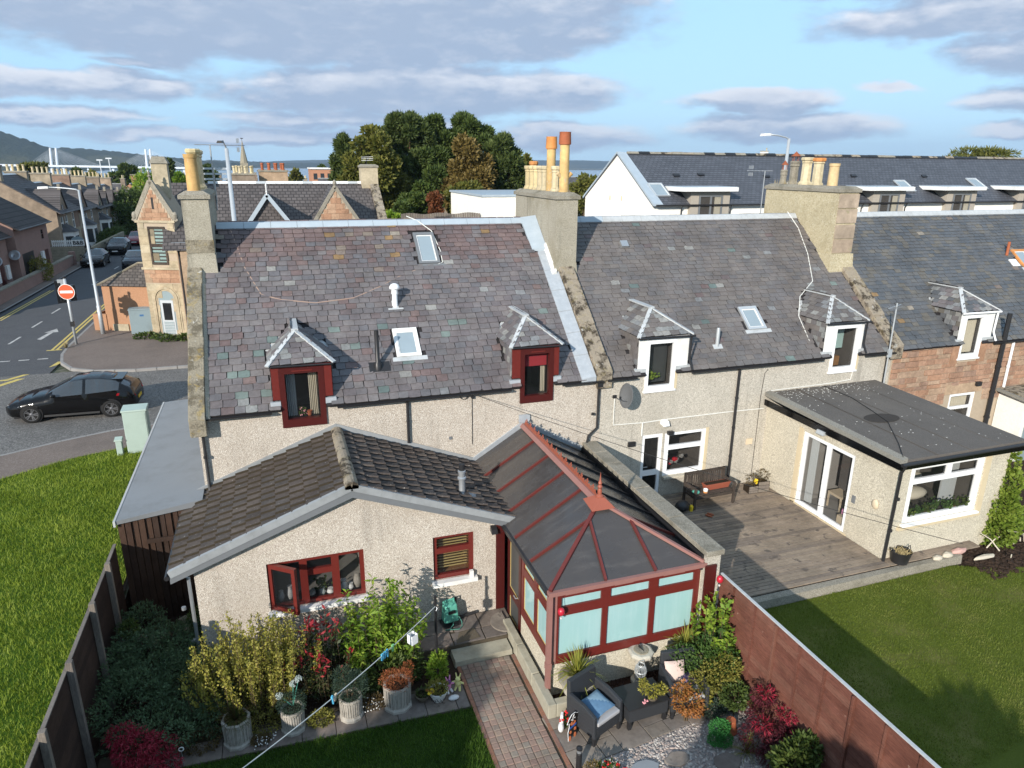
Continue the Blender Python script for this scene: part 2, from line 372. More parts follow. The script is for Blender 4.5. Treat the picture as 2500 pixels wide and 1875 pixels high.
speckle('conc_cap',(.29,.265,.215),(.20,.18,.145),(.36,.335,.28),60,big=(.12,.11,.08),bigk=.6,bump=.5,bsc=2)
speckle('sand_render',(.37,.205,.12),(.33,.18,.105),(.41,.23,.14),40,bump=.1)
speckle('pink_render',(.30,.195,.165),(.27,.17,.145),(.33,.215,.185),40,bump=.1,big=(.22,.14,.12))
speckle('white_render',(.80,.785,.735),(.77,.755,.70),(.82,.805,.76),20,bump=.03,big=(.72,.69,.63),bigk=.2)
speckle('taupe_render',(.37,.335,.285),(.35,.315,.27),(.39,.355,.30),20,bump=.03)
speckle('felt',(.125,.113,.102),(.095,.087,.08),(.16,.146,.132),110,big=(.18,.16,.138),bigk=.35,bump=.2,bsc=.55)
speckle('felt_edge',(.25,.24,.21),(.13,.125,.11),(.27,.26,.23),110,big=(.12,.115,.10),bigk=.35,bump=.2)
speckle('felt_patch',(.055,.05,.045),(.04,.036,.033),(.07,.06,.055),110,bump=.2)
speckle('asphalt',(.155,.148,.14),(.09,.087,.083),(.235,.225,.21),26,big=(.10,.096,.092),bigk=.5,bump=.35,bsc=.22)
speckle('asphalt_shaded',(.088,.090,.096),(.062,.063,.068),(.115,.117,.12),40,big=(.10,.10,.10),bigk=.4,bump=.2,bsc=.15)  # same asphalt, its colour darkened for the houses' shadow on the side street
speckle('tarmac_path',(.185,.15,.13),(.14,.113,.098),(.235,.195,.17),45,big=(.105,.09,.08),bigk=.5,bump=.2,bsc=.35)
speckle('ground_town',(.10,.10,.075),(.06,.07,.04),(.15,.14,.11),3,bump=0,big=(.05,.07,.03),bigk=.6,bsc=.05)
def pieces(name,cols,rough=.75,spec=.3,gsc=30,gv=.18,bump=.25,lich=None,lsc=14,lth=.66,bsc=30,alongx=None,stain=1.1):
    """stones, slates, boards: one base colour of the list for each piece, grain inside it"""
    t = NT(name); r = t.rnd(); cr = t.n('ShaderNodeValToRGB'); cr.color_ramp.interpolation = 'CONSTANT'
    e = cr.color_ramp.elements
    while len(e) < len(cols): e.new(.5)
    for i,c in enumerate(cols): e[i].position = i/len(cols); e[i].color = (*c,1)
    t.l(r,cr.inputs[0]); vec = t.scale(alongx) if alongx else None
    g = t.noise(gsc,6,.62,vec)
    c = t.mix(g,(1-gv*2,)*3,(1+gv,)*3); c = t.mix(1,c,t.mix(t.ramp(t.noise(stain,7,.68),.3,.7),(.74,)*3,(1.16,)*3),'MULTIPLY'); c = t.mix(1,cr.outputs[0],c,'MULTIPLY')
    if lich: c = t.mix(t.ramp(t.noise(lsc,5,.6),lth,lth+.08),c,lich)
    if bump: t.bump(t.noise(bsc,5,.6,vec),bump,.012)
    t.fin(c,rough,spec); return t
SLT = [(.146,.134,.138),(.160,.145,.147),(.136,.131,.140),(.170,.150,.149),(.154,.147,.152),(.176,.161,.160),(.142,.125,.130),(.158,.138,.140)]
pieces('slate',SLT,.62,.4,12,.22,.35,(.26,.25,.235),7,.70)
pieces('slate_purple',[(.155,.118,.116),(.168,.122,.118),(.140,.114,.115),(.178,.130,.122),(.158,.114,.110)],.65,.35,12,.25,.35,(.24,.20,.18),6,.68)
pieces('slate_green',[(.145,.190,.178),(.16,.20,.185),(.13,.17,.162)],.62,.35,12,.2,.3)
pieces('slate_tan',[(.235,.195,.16),(.26,.17,.085),(.21,.17,.145),(.29,.255,.21)],.7,.3,14,.3,.3)
pieces('slate_pale',[(.24,.245,.24),(.28,.275,.26),(.215,.22,.225)],.65,.35,14,.3,.3)
SL2 = [(.148,.134,.130),(.157,.142,.136),(.137,.129,.131),(.165,.148,.138),(.144,.136,.134),(.153,.136,.128)]
pieces('slate2',SL2,.68,.35,16,.2,.3,(.19,.175,.145),5,.68)
SL3 = [(.098,.104,.112),(.110,.113,.118),(.090,.098,.108),(.120,.118,.114),(.104,.107,.112),(.135,.124,.106)]
pieces('slate3',SL3,.55,.45,16,.2,.3,(.20,.18,.12),5,.70)
pieces('tile_conc',[(.105,.086,.076),(.116,.095,.083),(.094,.080,.072),(.124,.102,.088),(.102,.089,.082)],.9,.15,20,.32,.9,(.38,.36,.33),17,.645,40)
pieces('sett',[(.285,.205,.165),(.275,.215,.175),(.295,.205,.165),(.265,.21,.175),(.31,.23,.18),(.265,.225,.185),(.285,.195,.16)],.9,.15,30,.18,.35)
pieces('sett_edge',[(.27,.155,.12),(.30,.15,.10)],.9,.15,30,.18,.35)
pieces('flag',[(.25,.215,.185),(.27,.235,.20),(.225,.20,.18),(.285,.245,.205)],.85,.2,8,.25,.25,(.13,.11,.09),5,.62)
pieces('flag_dark',[(.20,.165,.145),(.18,.155,.14),(.21,.175,.15)],.85,.2,8,.25,.25,(.10,.085,.07),5,.62)
pieces('deck',[(.32,.255,.195),(.28,.225,.175),(.345,.275,.21),(.24,.195,.158),(.33,.265,.2)],.8,.25,7,.4,.4,(.12,.10,.085),3,.58,12,(1,14,14))
pieces('fence_red',[(.165,.065,.045),(.19,.08,.056),(.145,.056,.039),(.20,.09,.064),(.175,.07,.05)],.8,.2,6,.38,.5,(.33,.22,.17),7,.66,12,(10,1.2,10))
pieces('fence_dark',[(.055,.034,.026),(.066,.041,.031),(.047,.030,.024)],.85,.15,8,.35,.4,None,0,0,12,(10,1,10))
pieces('plank',[(.062,.037,.027),(.074,.044,.031),(.053,.034,.026)],.85,.15,8,.35,.4,None,0,0,12,(10,10,1))
pieces('wood_grey',[(.25,.215,.18),(.22,.19,.165)],.85,.15,8,.35,.4,None,0,0,12,(8,8,1))
pieces('bench_wood',[(.085,.066,.055),(.10,.078,.064),(.075,.06,.05)],.85,.15,12,.35,.3)
pieces('rubble',[(.40,.235,.155),(.44,.27,.185),(.37,.225,.155),(.43,.30,.21),(.35,.23,.17),(.45,.315,.225)],.9,.15,14,.28,.7,None,0,0,24)
pieces('ashlar',[(.46,.385,.265),(.48,.41,.29),(.43,.355,.24),(.45,.365,.25)],.9,.15,8,.2,.3,(.27,.22,.15),2.5,.66)
pieces('ashlar_red',[(.44,.27,.175),(.40,.235,.15),(.46,.30,.20),(.43,.31,.21)],.9,.15,10,.22,.4)
pieces('chim_stone',[(.43,.345,.265),(.43,.36,.27),(.42,.33,.25)],.9,.15,6,.25,.3,(.30,.26,.17),2,.58)
pieces('pebble',[(.40,.36,.33),(.48,.44,.40),(.33,.29,.27),(.44,.36,.32),(.29,.27,.26),(.52,.48,.44)],.8,.25,30,.2,.2)
pieces('pot_buff',[(.62,.42,.18),(.60,.44,.24),(.58,.36,.14)],.7,.3,7,.2,.2,(.42,.36,.27),6,.62)
pieces('pot_pale',[(.58,.50,.33),(.55,.46,.30),(.60,.49,.28)],.75,.3,8,.22,.25,(.34,.29,.19),5,.60)
pieces('pot_orange',[(.62,.27,.085),(.60,.25,.075)],.6,.35,8,.15,.1)
pieces('pot_red',[(.33,.10,.045),(.36,.11,.05)],.7,.3,8,.2,.15)
pieces('far_wall',[(.30,.235,.175),(.34,.26,.19),(.25,.20,.155),(.36,.30,.22),(.27,.185,.14)],.9,.15,.8,.2,0)
pieces('far_roof',[(.090,.090,.096),(.105,.100,.102),(.082,.084,.092),(.12,.108,.104)],.8,.2,.5,.2,0)
plain('mortar',(.40,.33,.25),.95,.1,var=.15,bump=.3,bs=40); plain('mortar_dark',(.10,.085,.07),.95,.1,var=.2); plain('joint_sand',(.085,.07,.05),.95,.1,var=.3)
plain('tile_moss_shade',(.040,.032,.022),.95,.1,var=.5,sc=30,bump=.6,bs=50)  # moss, plus the shadow gaps between tiles painted dark
plain('slate_bed',(.03,.028,.03),.9,.1)
plain('brick_far',(.42,.215,.135),.9,.15,var=.12,sc=3)
def slated(name,col,cw,ch,axis,rough=.7,k=.3):
    """small courses on a far roof: brick pattern along (axis, up the slope)"""
    t = NT(name); sp = t.n('ShaderNodeSeparateXYZ'); t.l(t.pos,sp.inputs[0]); cb = t.n('ShaderNodeCombineXYZ')
    t.l(sp.outputs[axis],cb.inputs[0]); t.l(t.math('MULTIPLY',sp.outputs[2],1.5),cb.inputs[1])
    b = t.n('ShaderNodeTexBrick'); t.l(cb.outputs[0],b.inputs['Vector']); b.inputs['Scale'].default_value = 1; b.inputs['Brick Width'].default_value = cw; b.inputs['Row Height'].default_value = ch
    b.inputs['Mortar Size'].default_value = ch*.10; b.inputs['Color1'].default_value = (*[c*(1-k) for c in col],1); b.inputs['Color2'].default_value = (*[c*(1+k) for c in col],1); b.inputs['Mortar'].default_value = (*[c*.35 for c in col],1)
    c = t.mix(t.noise(.6,5),(.8,)*3,(1.15,)*3); c = t.mix(1,b.outputs['Color'],c,'MULTIPLY')
    t.bump(t.math('SUBTRACT',1,b.outputs['Fac']),.4,.02); t.fin(c,rough,.35); return t
slated('roof_flat_slate',(.085,.090,.105),.34,.20,0,.55,.16)
slated('roof_vict',(.105,.092,.088),.30,.24,0,.75,.22)
slated('roof_vict_y',(.095,.085,.085),.30,.24,1,.75,.22)
slated('roof_brown_y',(.055,.047,.045),.33,.42,1,.85,.2)
slated('roof_small',(.105,.090,.080),.28,.20,0,.75,.25)
def glass(name,col=(.03,.035,.04),rough=.04,alpha=.35,spec=.6,refl=None):
    t = NT(name); t.fin(t.mix(t.noise(1.3,3),col,tuple(c*1.4 for c in col)),rough,spec); t.b.inputs['Alpha'].default_value = alpha
    t.b.inputs['IOR'].default_value = 1.5; return t
glass('pane',(.02,.022,.024),.03,.30,.8)
glass('pane_dark',(.012,.013,.014),.04,.80,.7)
glass('pane_far',(.03,.035,.04),.08,1,.7)
glass('pane_frost',(.055,.06,.06),.35,.93,.5)
glass('rooflight_glass',(.22,.27,.30),.10,.95,.9)
glass('car_glass',(.03,.036,.042),.03,.92,1)
t = NT('poly_roof'); c = t.mix(t.noise(.7,5,.65),(.034,.033,.036),(.072,.062,.054)); c = t.mix(t.math('MULTIPLY',t.ramp(t.noise(3,7,.7,t.scale((.35,2.2,.35))),.5,.75),.5),c,(.12,.11,.10)); t.bump(t.noise(1.2,2),.15,.03); t.fin(c,t.ramp(t.noise(2,5),.3,.7,.10,.38),.6)
t = NT('pane_mint'); c = t.mix(t.noise(.8,4),(.27,.47,.47),(.34,.53,.54)); c = t.mix(t.math('MULTIPLY',t.ramp(t.noise(2.5,6,.6,t.scale((3,3,.25))),.4,.8),.3),c,(.50,.64,.66)); t.fin(c,.06,.7)  # pale upright streaks in the colour stand in for a reflection
def leafmat(name,cols,trans=.30,rough=.55,spec=.25,kr=.62,ns=1.7):
    t = NT(name); cr = t.n('ShaderNodeValToRGB'); e = cr.color_ramp.elements
    while len(e) < len(cols): e.new(.5)
    for i,c in enumerate(cols): e[i].position = i/max(1,len(cols)-1); e[i].color = (*c,1)
    f = t.math('ADD',t.math('MULTIPLY',t.geo.outputs['Random Per Island'],kr),t.math('MULTIPLY',t.ramp(t.noise(ns,5,.6),.3,.7),1-kr)); t.l(f,cr.inputs[0])
    t.fin(cr.outputs[0],rough,spec); tr = t.n('ShaderNodeBsdfTranslucent'); t.l(cr.outputs[0],tr.inputs[0])
    mx = t.n('ShaderNodeMixShader'); mx.inputs[0].default_value = trans; t.l(t.b.outputs[0],mx.inputs[1]); t.l(tr.outputs[0],mx.inputs[2]); t.l(mx.outputs[0],t.out.inputs[0]); return t
leafmat('leaf_pine',[(.028,.046,.014),(.066,.095,.026),(.13,.16,.046)],.2)
leafmat('leaf_darkgreen',[(.028,.046,.012),(.064,.098,.024),(.12,.16,.042)],.2)
leafmat('leaf_oak',[(.060,.072,.014),(.125,.135,.028),(.21,.19,.045)],.25)
leafmat('leaf_tan',[(.085,.065,.018),(.165,.12,.035),(.24,.18,.06)],.25)
leafmat('leaf_rust',[(.10,.035,.015),(.19,.065,.028),(.22,.11,.05)],.25)
leafmat('leaf_mid',[(.025,.05,.012),(.065,.10,.022),(.12,.15,.035)],.25)
leafmat('leaf_bright',[(.09,.17,.02),(.20,.32,.035),(.38,.46,.07)],.4)
leafmat('leaf_gold',[(.14,.145,.02),(.30,.28,.05),(.46,.40,.11)],.3)
leafmat('leaf_goldgreen',[(.06,.08,.015),(.20,.195,.04),(.36,.31,.08)],.3)
leafmat('leaf_ground',[(.045,.078,.040),(.085,.14,.068),(.145,.21,.10)],.25)
leafmat('leaf_blue',[(.018,.034,.024),(.036,.062,.042),(.06,.095,.06)],.15)
leafmat('leaf_redgreen',[(.018,.025,.012),(.04,.06,.02),(.075,.06,.03)],.2)
leafmat('leaf_photinia',[(.22,.015,.025),(.34,.03,.04),(.30,.06,.045)],.25)
leafmat('leaf_acer',[(.16,.008,.02),(.28,.018,.04),(.36,.04,.06)],.25)
leafmat('leaf_acerdark',[(.035,.008,.012),(.075,.014,.02),(.15,.02,.035)],.25)
leafmat('leaf_heather',[(.16,.045,.02),(.30,.09,.035),(.35,.15,.06)],.2)
leafmat('leaf_orange',[(.14,.12,.03),(.38,.15,.04),(.45,.22,.10)],.3)
leafmat('leaf_rose',[(.025,.06,.015),(.06,.12,.028),(.12,.19,.05)],.3)
leafmat('leaf_cordy',[(.18,.20,.03),(.30,.29,.06),(.20,.25,.05)],.25)
leafmat('leaf_brown',[(.05,.035,.015),(.11,.075,.03),(.14,.12,.05)],.2)
leafmat('leaf_ivy',[(.07,.12,.015),(.16,.23,.03),(.27,.32,.06)],.3)
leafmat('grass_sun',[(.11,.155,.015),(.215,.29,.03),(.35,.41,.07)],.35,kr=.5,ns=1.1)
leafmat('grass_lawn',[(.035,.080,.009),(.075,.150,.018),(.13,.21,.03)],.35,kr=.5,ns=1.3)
leafmat('grass_right',[(.085,.115,.016),(.145,.195,.026),(.25,.26,.07)],.35,kr=.42,ns=.8)
def turf(name,a,b,c3):
    t = NT(name); c = t.mix(t.noise(26,6,.7),a,b); c = t.mix(t.math('MULTIPLY',t.ramp(t.noise(1.1,5),.5,.72),.55),c,c3); t.bump(t.noise(60,3),1,.03); t.fin(c,.9,.1)
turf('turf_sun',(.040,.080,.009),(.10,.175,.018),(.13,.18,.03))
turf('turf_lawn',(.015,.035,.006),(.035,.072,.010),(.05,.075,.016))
turf('turf_right',(.065,.085,.013),(.12,.15,.022),(.19,.17,.06))
t = NT('hill_wood'); c = t.mix(t.noise(.012,8,.65),(.012,.020,.014),(.045,.055,.030)); c = t.mix(t.ramp(t.noise(.0025,4),.55,.62),c,(.06,.062,.032)); t.bump(t.noise(.03,5),1,12); t.fin(c,.95,.05)
# ------------------------------------------------------------------ the setting
def gz(y): return 0 if y < 130 else -22*min(1,(y-130)/1000)
m = MB()
ys = [-400,-25,.1,9,60,130,300,600,1130,9000]; xs = [-9000,-600,-1.85,26.3,600,9000]
for i in range(len(xs)-1):
    for j in range(len(ys)-1):
        if i == 2 and j == 1: continue
        q = [(xs[i],ys[j]),(xs[i+1],ys[j]),(xs[i+1],ys[j+1]),(xs[i],ys[j+1])]
        m.add([(x,y,gz(y)-.06) for x,y in q],[(0,1,2,3)])
struct(m.build('ground','ground_town'))
m = MB(); m.add([(-1.85,-25,-.74),(10.0,-25,-.74),(10.0,.1,-.74),(-1.85,.1,-.74)],[(0,1,2,3)]); m.add([(-1.85,-25,-.06),(-1.85,.1,-.06),(-1.85,.1,-.74),(-1.85,-25,-.74)],[(0,1,2,3)])
m.add([(10.0,-25,-.26),(10.0,.1,-.26),(10.0,.1,-.74),(10.0,-25,-.74)],[(3,2,1,0)])
m.add([(-1.85,.1,-.74),(10,.1,-.74),(10,.1,-.06),(-1.85,.1,-.06)],[(0,1,2,3)])
struct(m.build('garden_soil','soil'))
m = MB(); m.add([(10.0,-25,-.26),(26.3,-25,-.26),(26.3,.1,-.26),(10.0,.1,-.26)],[(0,1,2,3)]); m.add([(26.3,-25,-.06),(26.3,.1,-.06),(26.3,.1,-.26),(26.3,-25,-.26)],[(0,1,2,3)])
struct(m.build('neighbour_soil','soil'))
m = MB(); m.add([(-3000,900,-17.2),(3000,900,-17.2),(3000,1130,-21.9),(-3000,1130,-21.9),(3000,4200,-21.9),(-3000,4200,-21.9)],[(0,1,2,3),(3,2,4,5)])
struct(m.build('firth_water','water'))
road = struct(MB().add([(-60,-25,0),(-1.9,-25,0),(-1.9,19.5,0),(-60,19.5,0),(80,8,0),(80,19.5,0),(-1.9,8,0)],[(0,1,6,2,3),(6,4,5,2)]).build('road','asphalt'))
side = struct(MB().add([(-15.2,19.5,0),(-8.2,19.5,0),(-8.2,130,0),(-15.2,130,0)],[(0,1,2,3)]).build('side_road','asphalt_shaded'))
KERB = [(-30,-14),(-14,3.6),(-10,7.0),(-7.06,8.95),(-5.5,9.8),(-4.1,10.37),(-2,10.75),(80,10.75)]
VERGE = [(-28,-16.5),(-13,1.4),(-9,5.0),(-6.44,6.82),(-5.4,7.55),(-4.54,8.05),(-3.27,8.45),(-1.9,8.6)]
def ribbon(mb,a,b,z,mi=0):
    for i in range(min(len(a),len(b))-1): mb.add([(*a[i],z),(*a[i+1],z),(*b[i+1],z),(*b[i],z)],[(0,1,2,3)],mi)
def offset(pts,d):
    o = []
    for i,p in enumerate(pts):
        a = Vector(pts[max(0,i-1)]); b = Vector(pts[min(len(pts)-1,i+1)]); t = (b-a).normalized(); o.append((p[0]-t.y*d,p[1]+t.x*d))
    return o
m = MB(); v2 = VERGE[:-1]+[(-1.9,8.6),(80,8.6)]
k2 = offset(KERB,-.13)
ribbon(m,v2[:8],k2[:8],.12); m.add([(-1.9,8.6,.12),(80,8.6,.12),(80,10.6,.12),(-2,10.6,.12)],[(0,1,2,3)])
struct(m.build('pavement','tarmac_path'))
def kerbs(name,line,inner,step=.9):
    k = struct(MB().add([(*line[0],-.03),(*line[1],-.03),(*inner[1],-.03)],[(0,1,2)]).build(name,'concrete_kerb'))
    tot = 0
    for i in range(len(line)-1):
        a,b,c,d = [Vector((*q,0)) for q in (line[i],line[i+1],inner[i+1],inner[i])]
        L = (b-a).length; n = max(1,round(L/step))
        if a.x > 40 or a.x < -20: continue
        for j in range(min(n,60)):
            s0,s1 = (j+.015)/n,(j+.985)/n
            p = [a.lerp(b,s0),a.lerp(b,s1),d.lerp(c,s1),d.lerp(c,s0)]
            MB().hexa([q+Vector((0,0,-.02)) for q in p],[q+Vector((0,0,.125)) for q in p]).build('kerb_stone','concrete_kerb',k); tot += 1
    return k
kerbs('kerb',KERB[1:7]+[(14,10.75)],k2[1:7]+[(14,10.62)])
FK = [(-8.55,60),(-8.55,24.2),(-8.45,22.6),(-8.1,21.0),(-7.4,19.7),(-6.3,18.95),(-4.5,18.6),(80,18.5)]
FI = offset(FK,.13)
m = MB(); ribbon(m,FI,[(-6.6,60),(-6.6,26),(-6.4,25),(-6,24.5),(-5.5,24),(-5,23.8),(-4.5,23.8),(80,23.8)],.12); m.add([(-6.6,60,.12),(-6.6,26,.12),(-6.4,25,.12),(-6,24.5,.12),(-5.5,24,.12),(-5,23.8,.12),(-4.5,23.8,.12),(0,23.8,.12),(0,60,.12)],[tuple(range(9))])
struct(m.build('corner_pavement','tarmac_path'))
kerbs('corner_kerb',FK[:7]+[(6,18.55)],FI[:7]+[(6,18.68)])
m = MB(); m.add([(-17,30,.12),(-15.1,30,.12),(-14.75,36,.12),(-14.4,130,.12),(-17,130,.12)],[(0,1,2,3,4)])
struct(m.build('far_pavement','tarmac_path'))
struct(MB().add([(-15.1,30,0),(-14.97,30,0),(-14.62,36,0),(-14.27,130,0),(-14.4,130,.0),(-14.75,36,0)],[(0,1,2,5),(5,2,3,4)]).move((0,0,.125)).build('far_kerb','concrete_kerb'))
def paint(name,poly,mat_,par,z=.004): MB().add([(x,y,z) for x,y in poly],[tuple(range(len(poly)))]).build(name,mat_,par)
for d in (0,.22): paint('yellow_line',[(-9.05-d,24.2),(-8.93-d,24.2),(-8.83-d,60),(-8.95-d,60)],'yellow_line',road if 0 else side,.005)
paint('yellow_line',[(-9.45,24.05),(-8.75,24.05),(-8.75,24.2),(-9.45,24.2)],'yellow_line',side,.005)
for d in (0,.22): paint('yellow_line',[(-14.3+d,33),(-14.2+d,33),(-14.0+d,44),(-14.1+d,44)],'yellow_line',side,.005)
for p in ([(-10.9,18.6),(-9.6,18.75),(-9.0,19.6),(-9.25,19.6),(-9.75,18.95),(-10.9,18.8)],[(-10.9,16.1),(-10.0,17.3),(-9.0,18.9),(-9.3,18.9),(-10.2,17.5),(-11.1,16.3)],[(-8.5,20.6),(-8.25,20.9),(-8.1,21.6),(-8.35,21.6)]):
    paint('yellow_box_line',p,'yellow_line',road if p[0][1] < 19.4 else side,.005)
paint('yellow_edge_line',[(-9.2,6.9),(-7.0,8.75),(-5.6,9.55),(-5.65,9.65),(-7.1,8.9),(-9.3,7.05)],'yellow_line',road,.005)
for y in (21.4,26.2,30.3,34.5,39,46,55,66): paint('white_dash',[(-11.75,y),(-11.63,y),(-11.55,y+1.7),(-11.67,y+1.7)],'white_line',side,.006)
paint('white_arrow',[(-10.6,27.0),(-10.35,26.8),(-10.2,28.6),(-9.95,28.6),(-10.25,29.6),(-10.65,28.6),(-10.4,28.6)],'white_line',side,.006)
for x in (-12.6,-11.8,-11.0,-10.2,-9.4): paint('white_dash',[(x,22.3),(x+.45,22.3),(x+.45,22.45),(x,22.45)],'white_line',side,.006)
def inpoly(x,y,P):
    c = False; j = len(P)-1
    for i in range(len(P)):
        if (P[i][1] > y) != (P[j][1] > y) and x < (P[j][0]-P[i][0])*(y-P[i][1])/(P[j][1]-P[i][1])+P[i][0]: c = not c
        j = i
    return c
def grass(name,poly,zf,n,h,w,mat_,seed,clump=.5):
    rg = np.random.default_rng(seed); P = np.array(poly); lo,hi = P.min(0),P.max(0)
    pts = rg.uniform(lo,hi,(int(n*1.0),2)); pts = np.array([p for p in pts if inpoly(p[0],p[1],poly)]); k = len(pts)
    hh = h*(.55+.9*rg.random(k))*(1+clump*np.sin(pts[:,0]*3.1+np.sin(pts[:,1]*2.3))*np.sin(pts[:,1]*2.7)*.5)
    a = rg.uniform(0,2*np.pi,k); ln = rg.uniform(.1,.9,k)*hh; la = rg.uniform(0,2*np.pi,k)
    z = np.array([zf(x,y) for x,y in pts])
    b = np.column_stack([pts,z]); d = np.column_stack([np.cos(a),np.sin(a),np.zeros(k)])*w/2
    mid = b+np.column_stack([np.cos(la)*ln*.35,np.sin(la)*ln*.35,hh*.6]); tip = b+np.column_stack([np.cos(la)*ln,np.sin(la)*ln,hh])
    V = np.empty((k*5,3)); V[0::5] = b-d; V[1::5] = b+d; V[2::5] = mid+d*.8; V[3::5] = mid-d*.8; V[4::5] = tip
    me = bpy.data.meshes.new(name); me.vertices.add(k*5); me.vertices.foreach_set('co',V.ravel())
    base = np.arange(k)*5; lp = np.column_stack([base,base+1,base+2,base+3,base+3,base+2,base+4]).ravel()
    me.loops.add(k*7); me.loops.foreach_set('vertex_index',lp.astype(np.int32)); me.polygons.add(k*2)
    st = np.column_stack([np.arange(k)*7,np.arange(k)*7+4]).ravel(); me.polygons.foreach_set('loop_start',st.astype(np.int32))
    me.update(calc_edges=True); me.materials.append(MAT[mat_]); o = bpy.data.objects.new(name,me); COL.objects.link(o); return o
VP = [(-28,-16.5),(-13,1.4),(-9,5.0),(-6.44,6.82),(-5.4,7.55),(-4.54,8.05),(-3.27,8.45),(-1.95,8.5),(-1.9,-16.5)]
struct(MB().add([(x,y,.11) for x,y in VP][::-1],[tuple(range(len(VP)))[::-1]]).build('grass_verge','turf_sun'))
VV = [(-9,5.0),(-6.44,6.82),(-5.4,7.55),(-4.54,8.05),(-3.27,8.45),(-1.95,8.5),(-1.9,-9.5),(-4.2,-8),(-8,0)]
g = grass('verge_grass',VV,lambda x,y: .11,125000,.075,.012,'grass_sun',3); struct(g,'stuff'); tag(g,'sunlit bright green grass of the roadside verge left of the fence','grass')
# ------------------------------------------------------------------ building helpers
class Pl:
    def __init__(s,O,U,V,N=None): s.O = Vector(O); s.U = Vector(U).normalized(); s.V = Vector(V).normalized(); s.N = Vector(N).normalized() if N else s.U.cross(s.V)
    def __call__(s,u,v,n=0): return s.O+s.U*u+s.V*v+s.N*n
def pbox(mb,pl,u0,u1,v0,v1,n0,n1,mi=0):
    return mb.hexa([pl(u0,v0,n1),pl(u1,v0,n1),pl(u1,v0,n0),pl(u0,v0,n0)],[pl(u0,v1,n1),pl(u1,v1,n1),pl(u1,v1,n0),pl(u0,v1,n0)],mi)
def wall_holes(mb,pl,u0,u1,v0,v1,holes,depth=.12,mi=0):
    us = sorted({u0,u1,*[h[0] for h in holes],*[h[1] for h in holes]}); vs = sorted({v0,v1,*[h[2] for h in holes],*[h[3] for h in holes]})
    for i in range(len(us)-1):
        for j in range(len(vs)-1):
            cu,cv = (us[i]+us[i+1])/2,(vs[j]+vs[j+1])/2
            if any(h[0] < cu < h[1] and h[2] < cv < h[3] for h in holes): continue
            mb.add([pl(us[i],vs[j]),pl(us[i+1],vs[j]),pl(us[i+1],vs[j+1]),pl(us[i],vs[j+1])],[(0,1,2,3)],mi)
    for a,b,c,d in holes:
        q = [(a,c),(b,c),(b,d),(a,d)]
        for k in range(4):
            p0,p1 = q[k],q[(k+1) % 4]
            if k == 2 and d > v1-.005: continue
            mb.add([pl(*p0),pl(*p1),pl(*p1,-depth),pl(*p0,-depth)],[(3,2,1,0)],mi)
def room(mb,pl,u0,u1,v0,v1,n0,d,mi=0):     # the dark space seen behind a window: five inward faces
    P = [pl(u0,v0,n0),pl(u1,v0,n0),pl(u1,v1,n0),pl(u0,v1,n0),pl(u0,v0,n0-d),pl(u1,v0,n0-d),pl(u1,v1,n0-d),pl(u0,v1,n0-d)]
    mb.add(P,[(4,5,6,7),(0,1,5,4),(1,2,6,5),(2,3,7,6),(3,0,4,7)],mi)
def window(par,pl,u0,u1,v0,v1,panes,fmat='white_upvc',t=.07,n0=-.06,n1=.0,glassm='pane',name='window',sill=None,rm='interior',rd=.9,beads=None):
    """panes: list of (u0,u1,v0,v1) light openings as fractions; the frame fills the rest"""
    W_,H_ = u1-u0,v1-v0; mb = MB(); hs = [(u0+a*W_,u0+b*W_,v0+c*H_,v0+d*H_) for a,b,c,d in panes]
    us = sorted({u0,u1,*[h[0] for h in hs],*[h[1] for h in hs]}); vs = sorted({v0,v1,*[h[2] for h in hs],*[h[3] for h in hs]})
    for i in range(len(us)-1):
        for j in range(len(vs)-1):
            cu,cv = (us[i]+us[i+1])/2,(vs[j]+vs[j+1])/2
            if any(h[0] < cu < h[1] and h[2] < cv < h[3] for h in hs): continue
            mb.add([pl(us[i],vs[j],n1),pl(us[i+1],vs[j],n1),pl(us[i+1],vs[j+1],n1),pl(us[i],vs[j+1],n1)],[(0,1,2,3)])
    for a,b,c,d in hs:
        q = [(a,c),(b,c),(b,d),(a,d)]
        for k in range(4): mb.add([pl(*q[k],n1),pl(*q[(k+1)%4],n1),pl(*q[(k+1)%4],n0),pl(*q[k],n0)],[(3,2,1,0)])
    q = [(u0,v0),(u1,v0),(u1,v1),(u0,v1)]
    for k in range(4): mb.add([pl(*q[k],n1),pl(*q[(k+1)%4],n1),pl(*q[(k+1)%4],n0-.03),pl(*q[k],n0-.03)],[(0,1,2,3)])
    w = mb.build(name,fmat,par)
    for a,b,c,d in hs:
        g = MB(); e = .004; g.add([pl(a-e,c-e,n0+.02),pl(b+e,c-e,n0+.02),pl(b+e,d+e,n0+.02),pl(a-e,d+e,n0+.02)],[(0,1,2,3)])
        g.build('pane',glassm,w)
        if beads:
            bm_ = MB(); k = .018
            for (x0,x1,y0,y1) in ((a,a+k,c,d),(b-k,b,c,d),(a+k,b-k,c,c+k),(a+k,b-k,d-k,d)): pbox(bm_,pl,x0,x1,y0,y1,n0+.021,n0+.03)
            bm_.build('bead',beads,w)
    if rm:
        r = MB(); room(r,pl,u0+.02,u1-.02,v0+.02,v1-.02,n0-.031,rd); r.build('room',rm,w)
    if sill:
        s = MB(); pbox(s,pl,u0-sill[0],u1+sill[0],v0-sill[1],v0-.002,-.05,sill[2]); s.build('sill',sill[3],w)
    return w
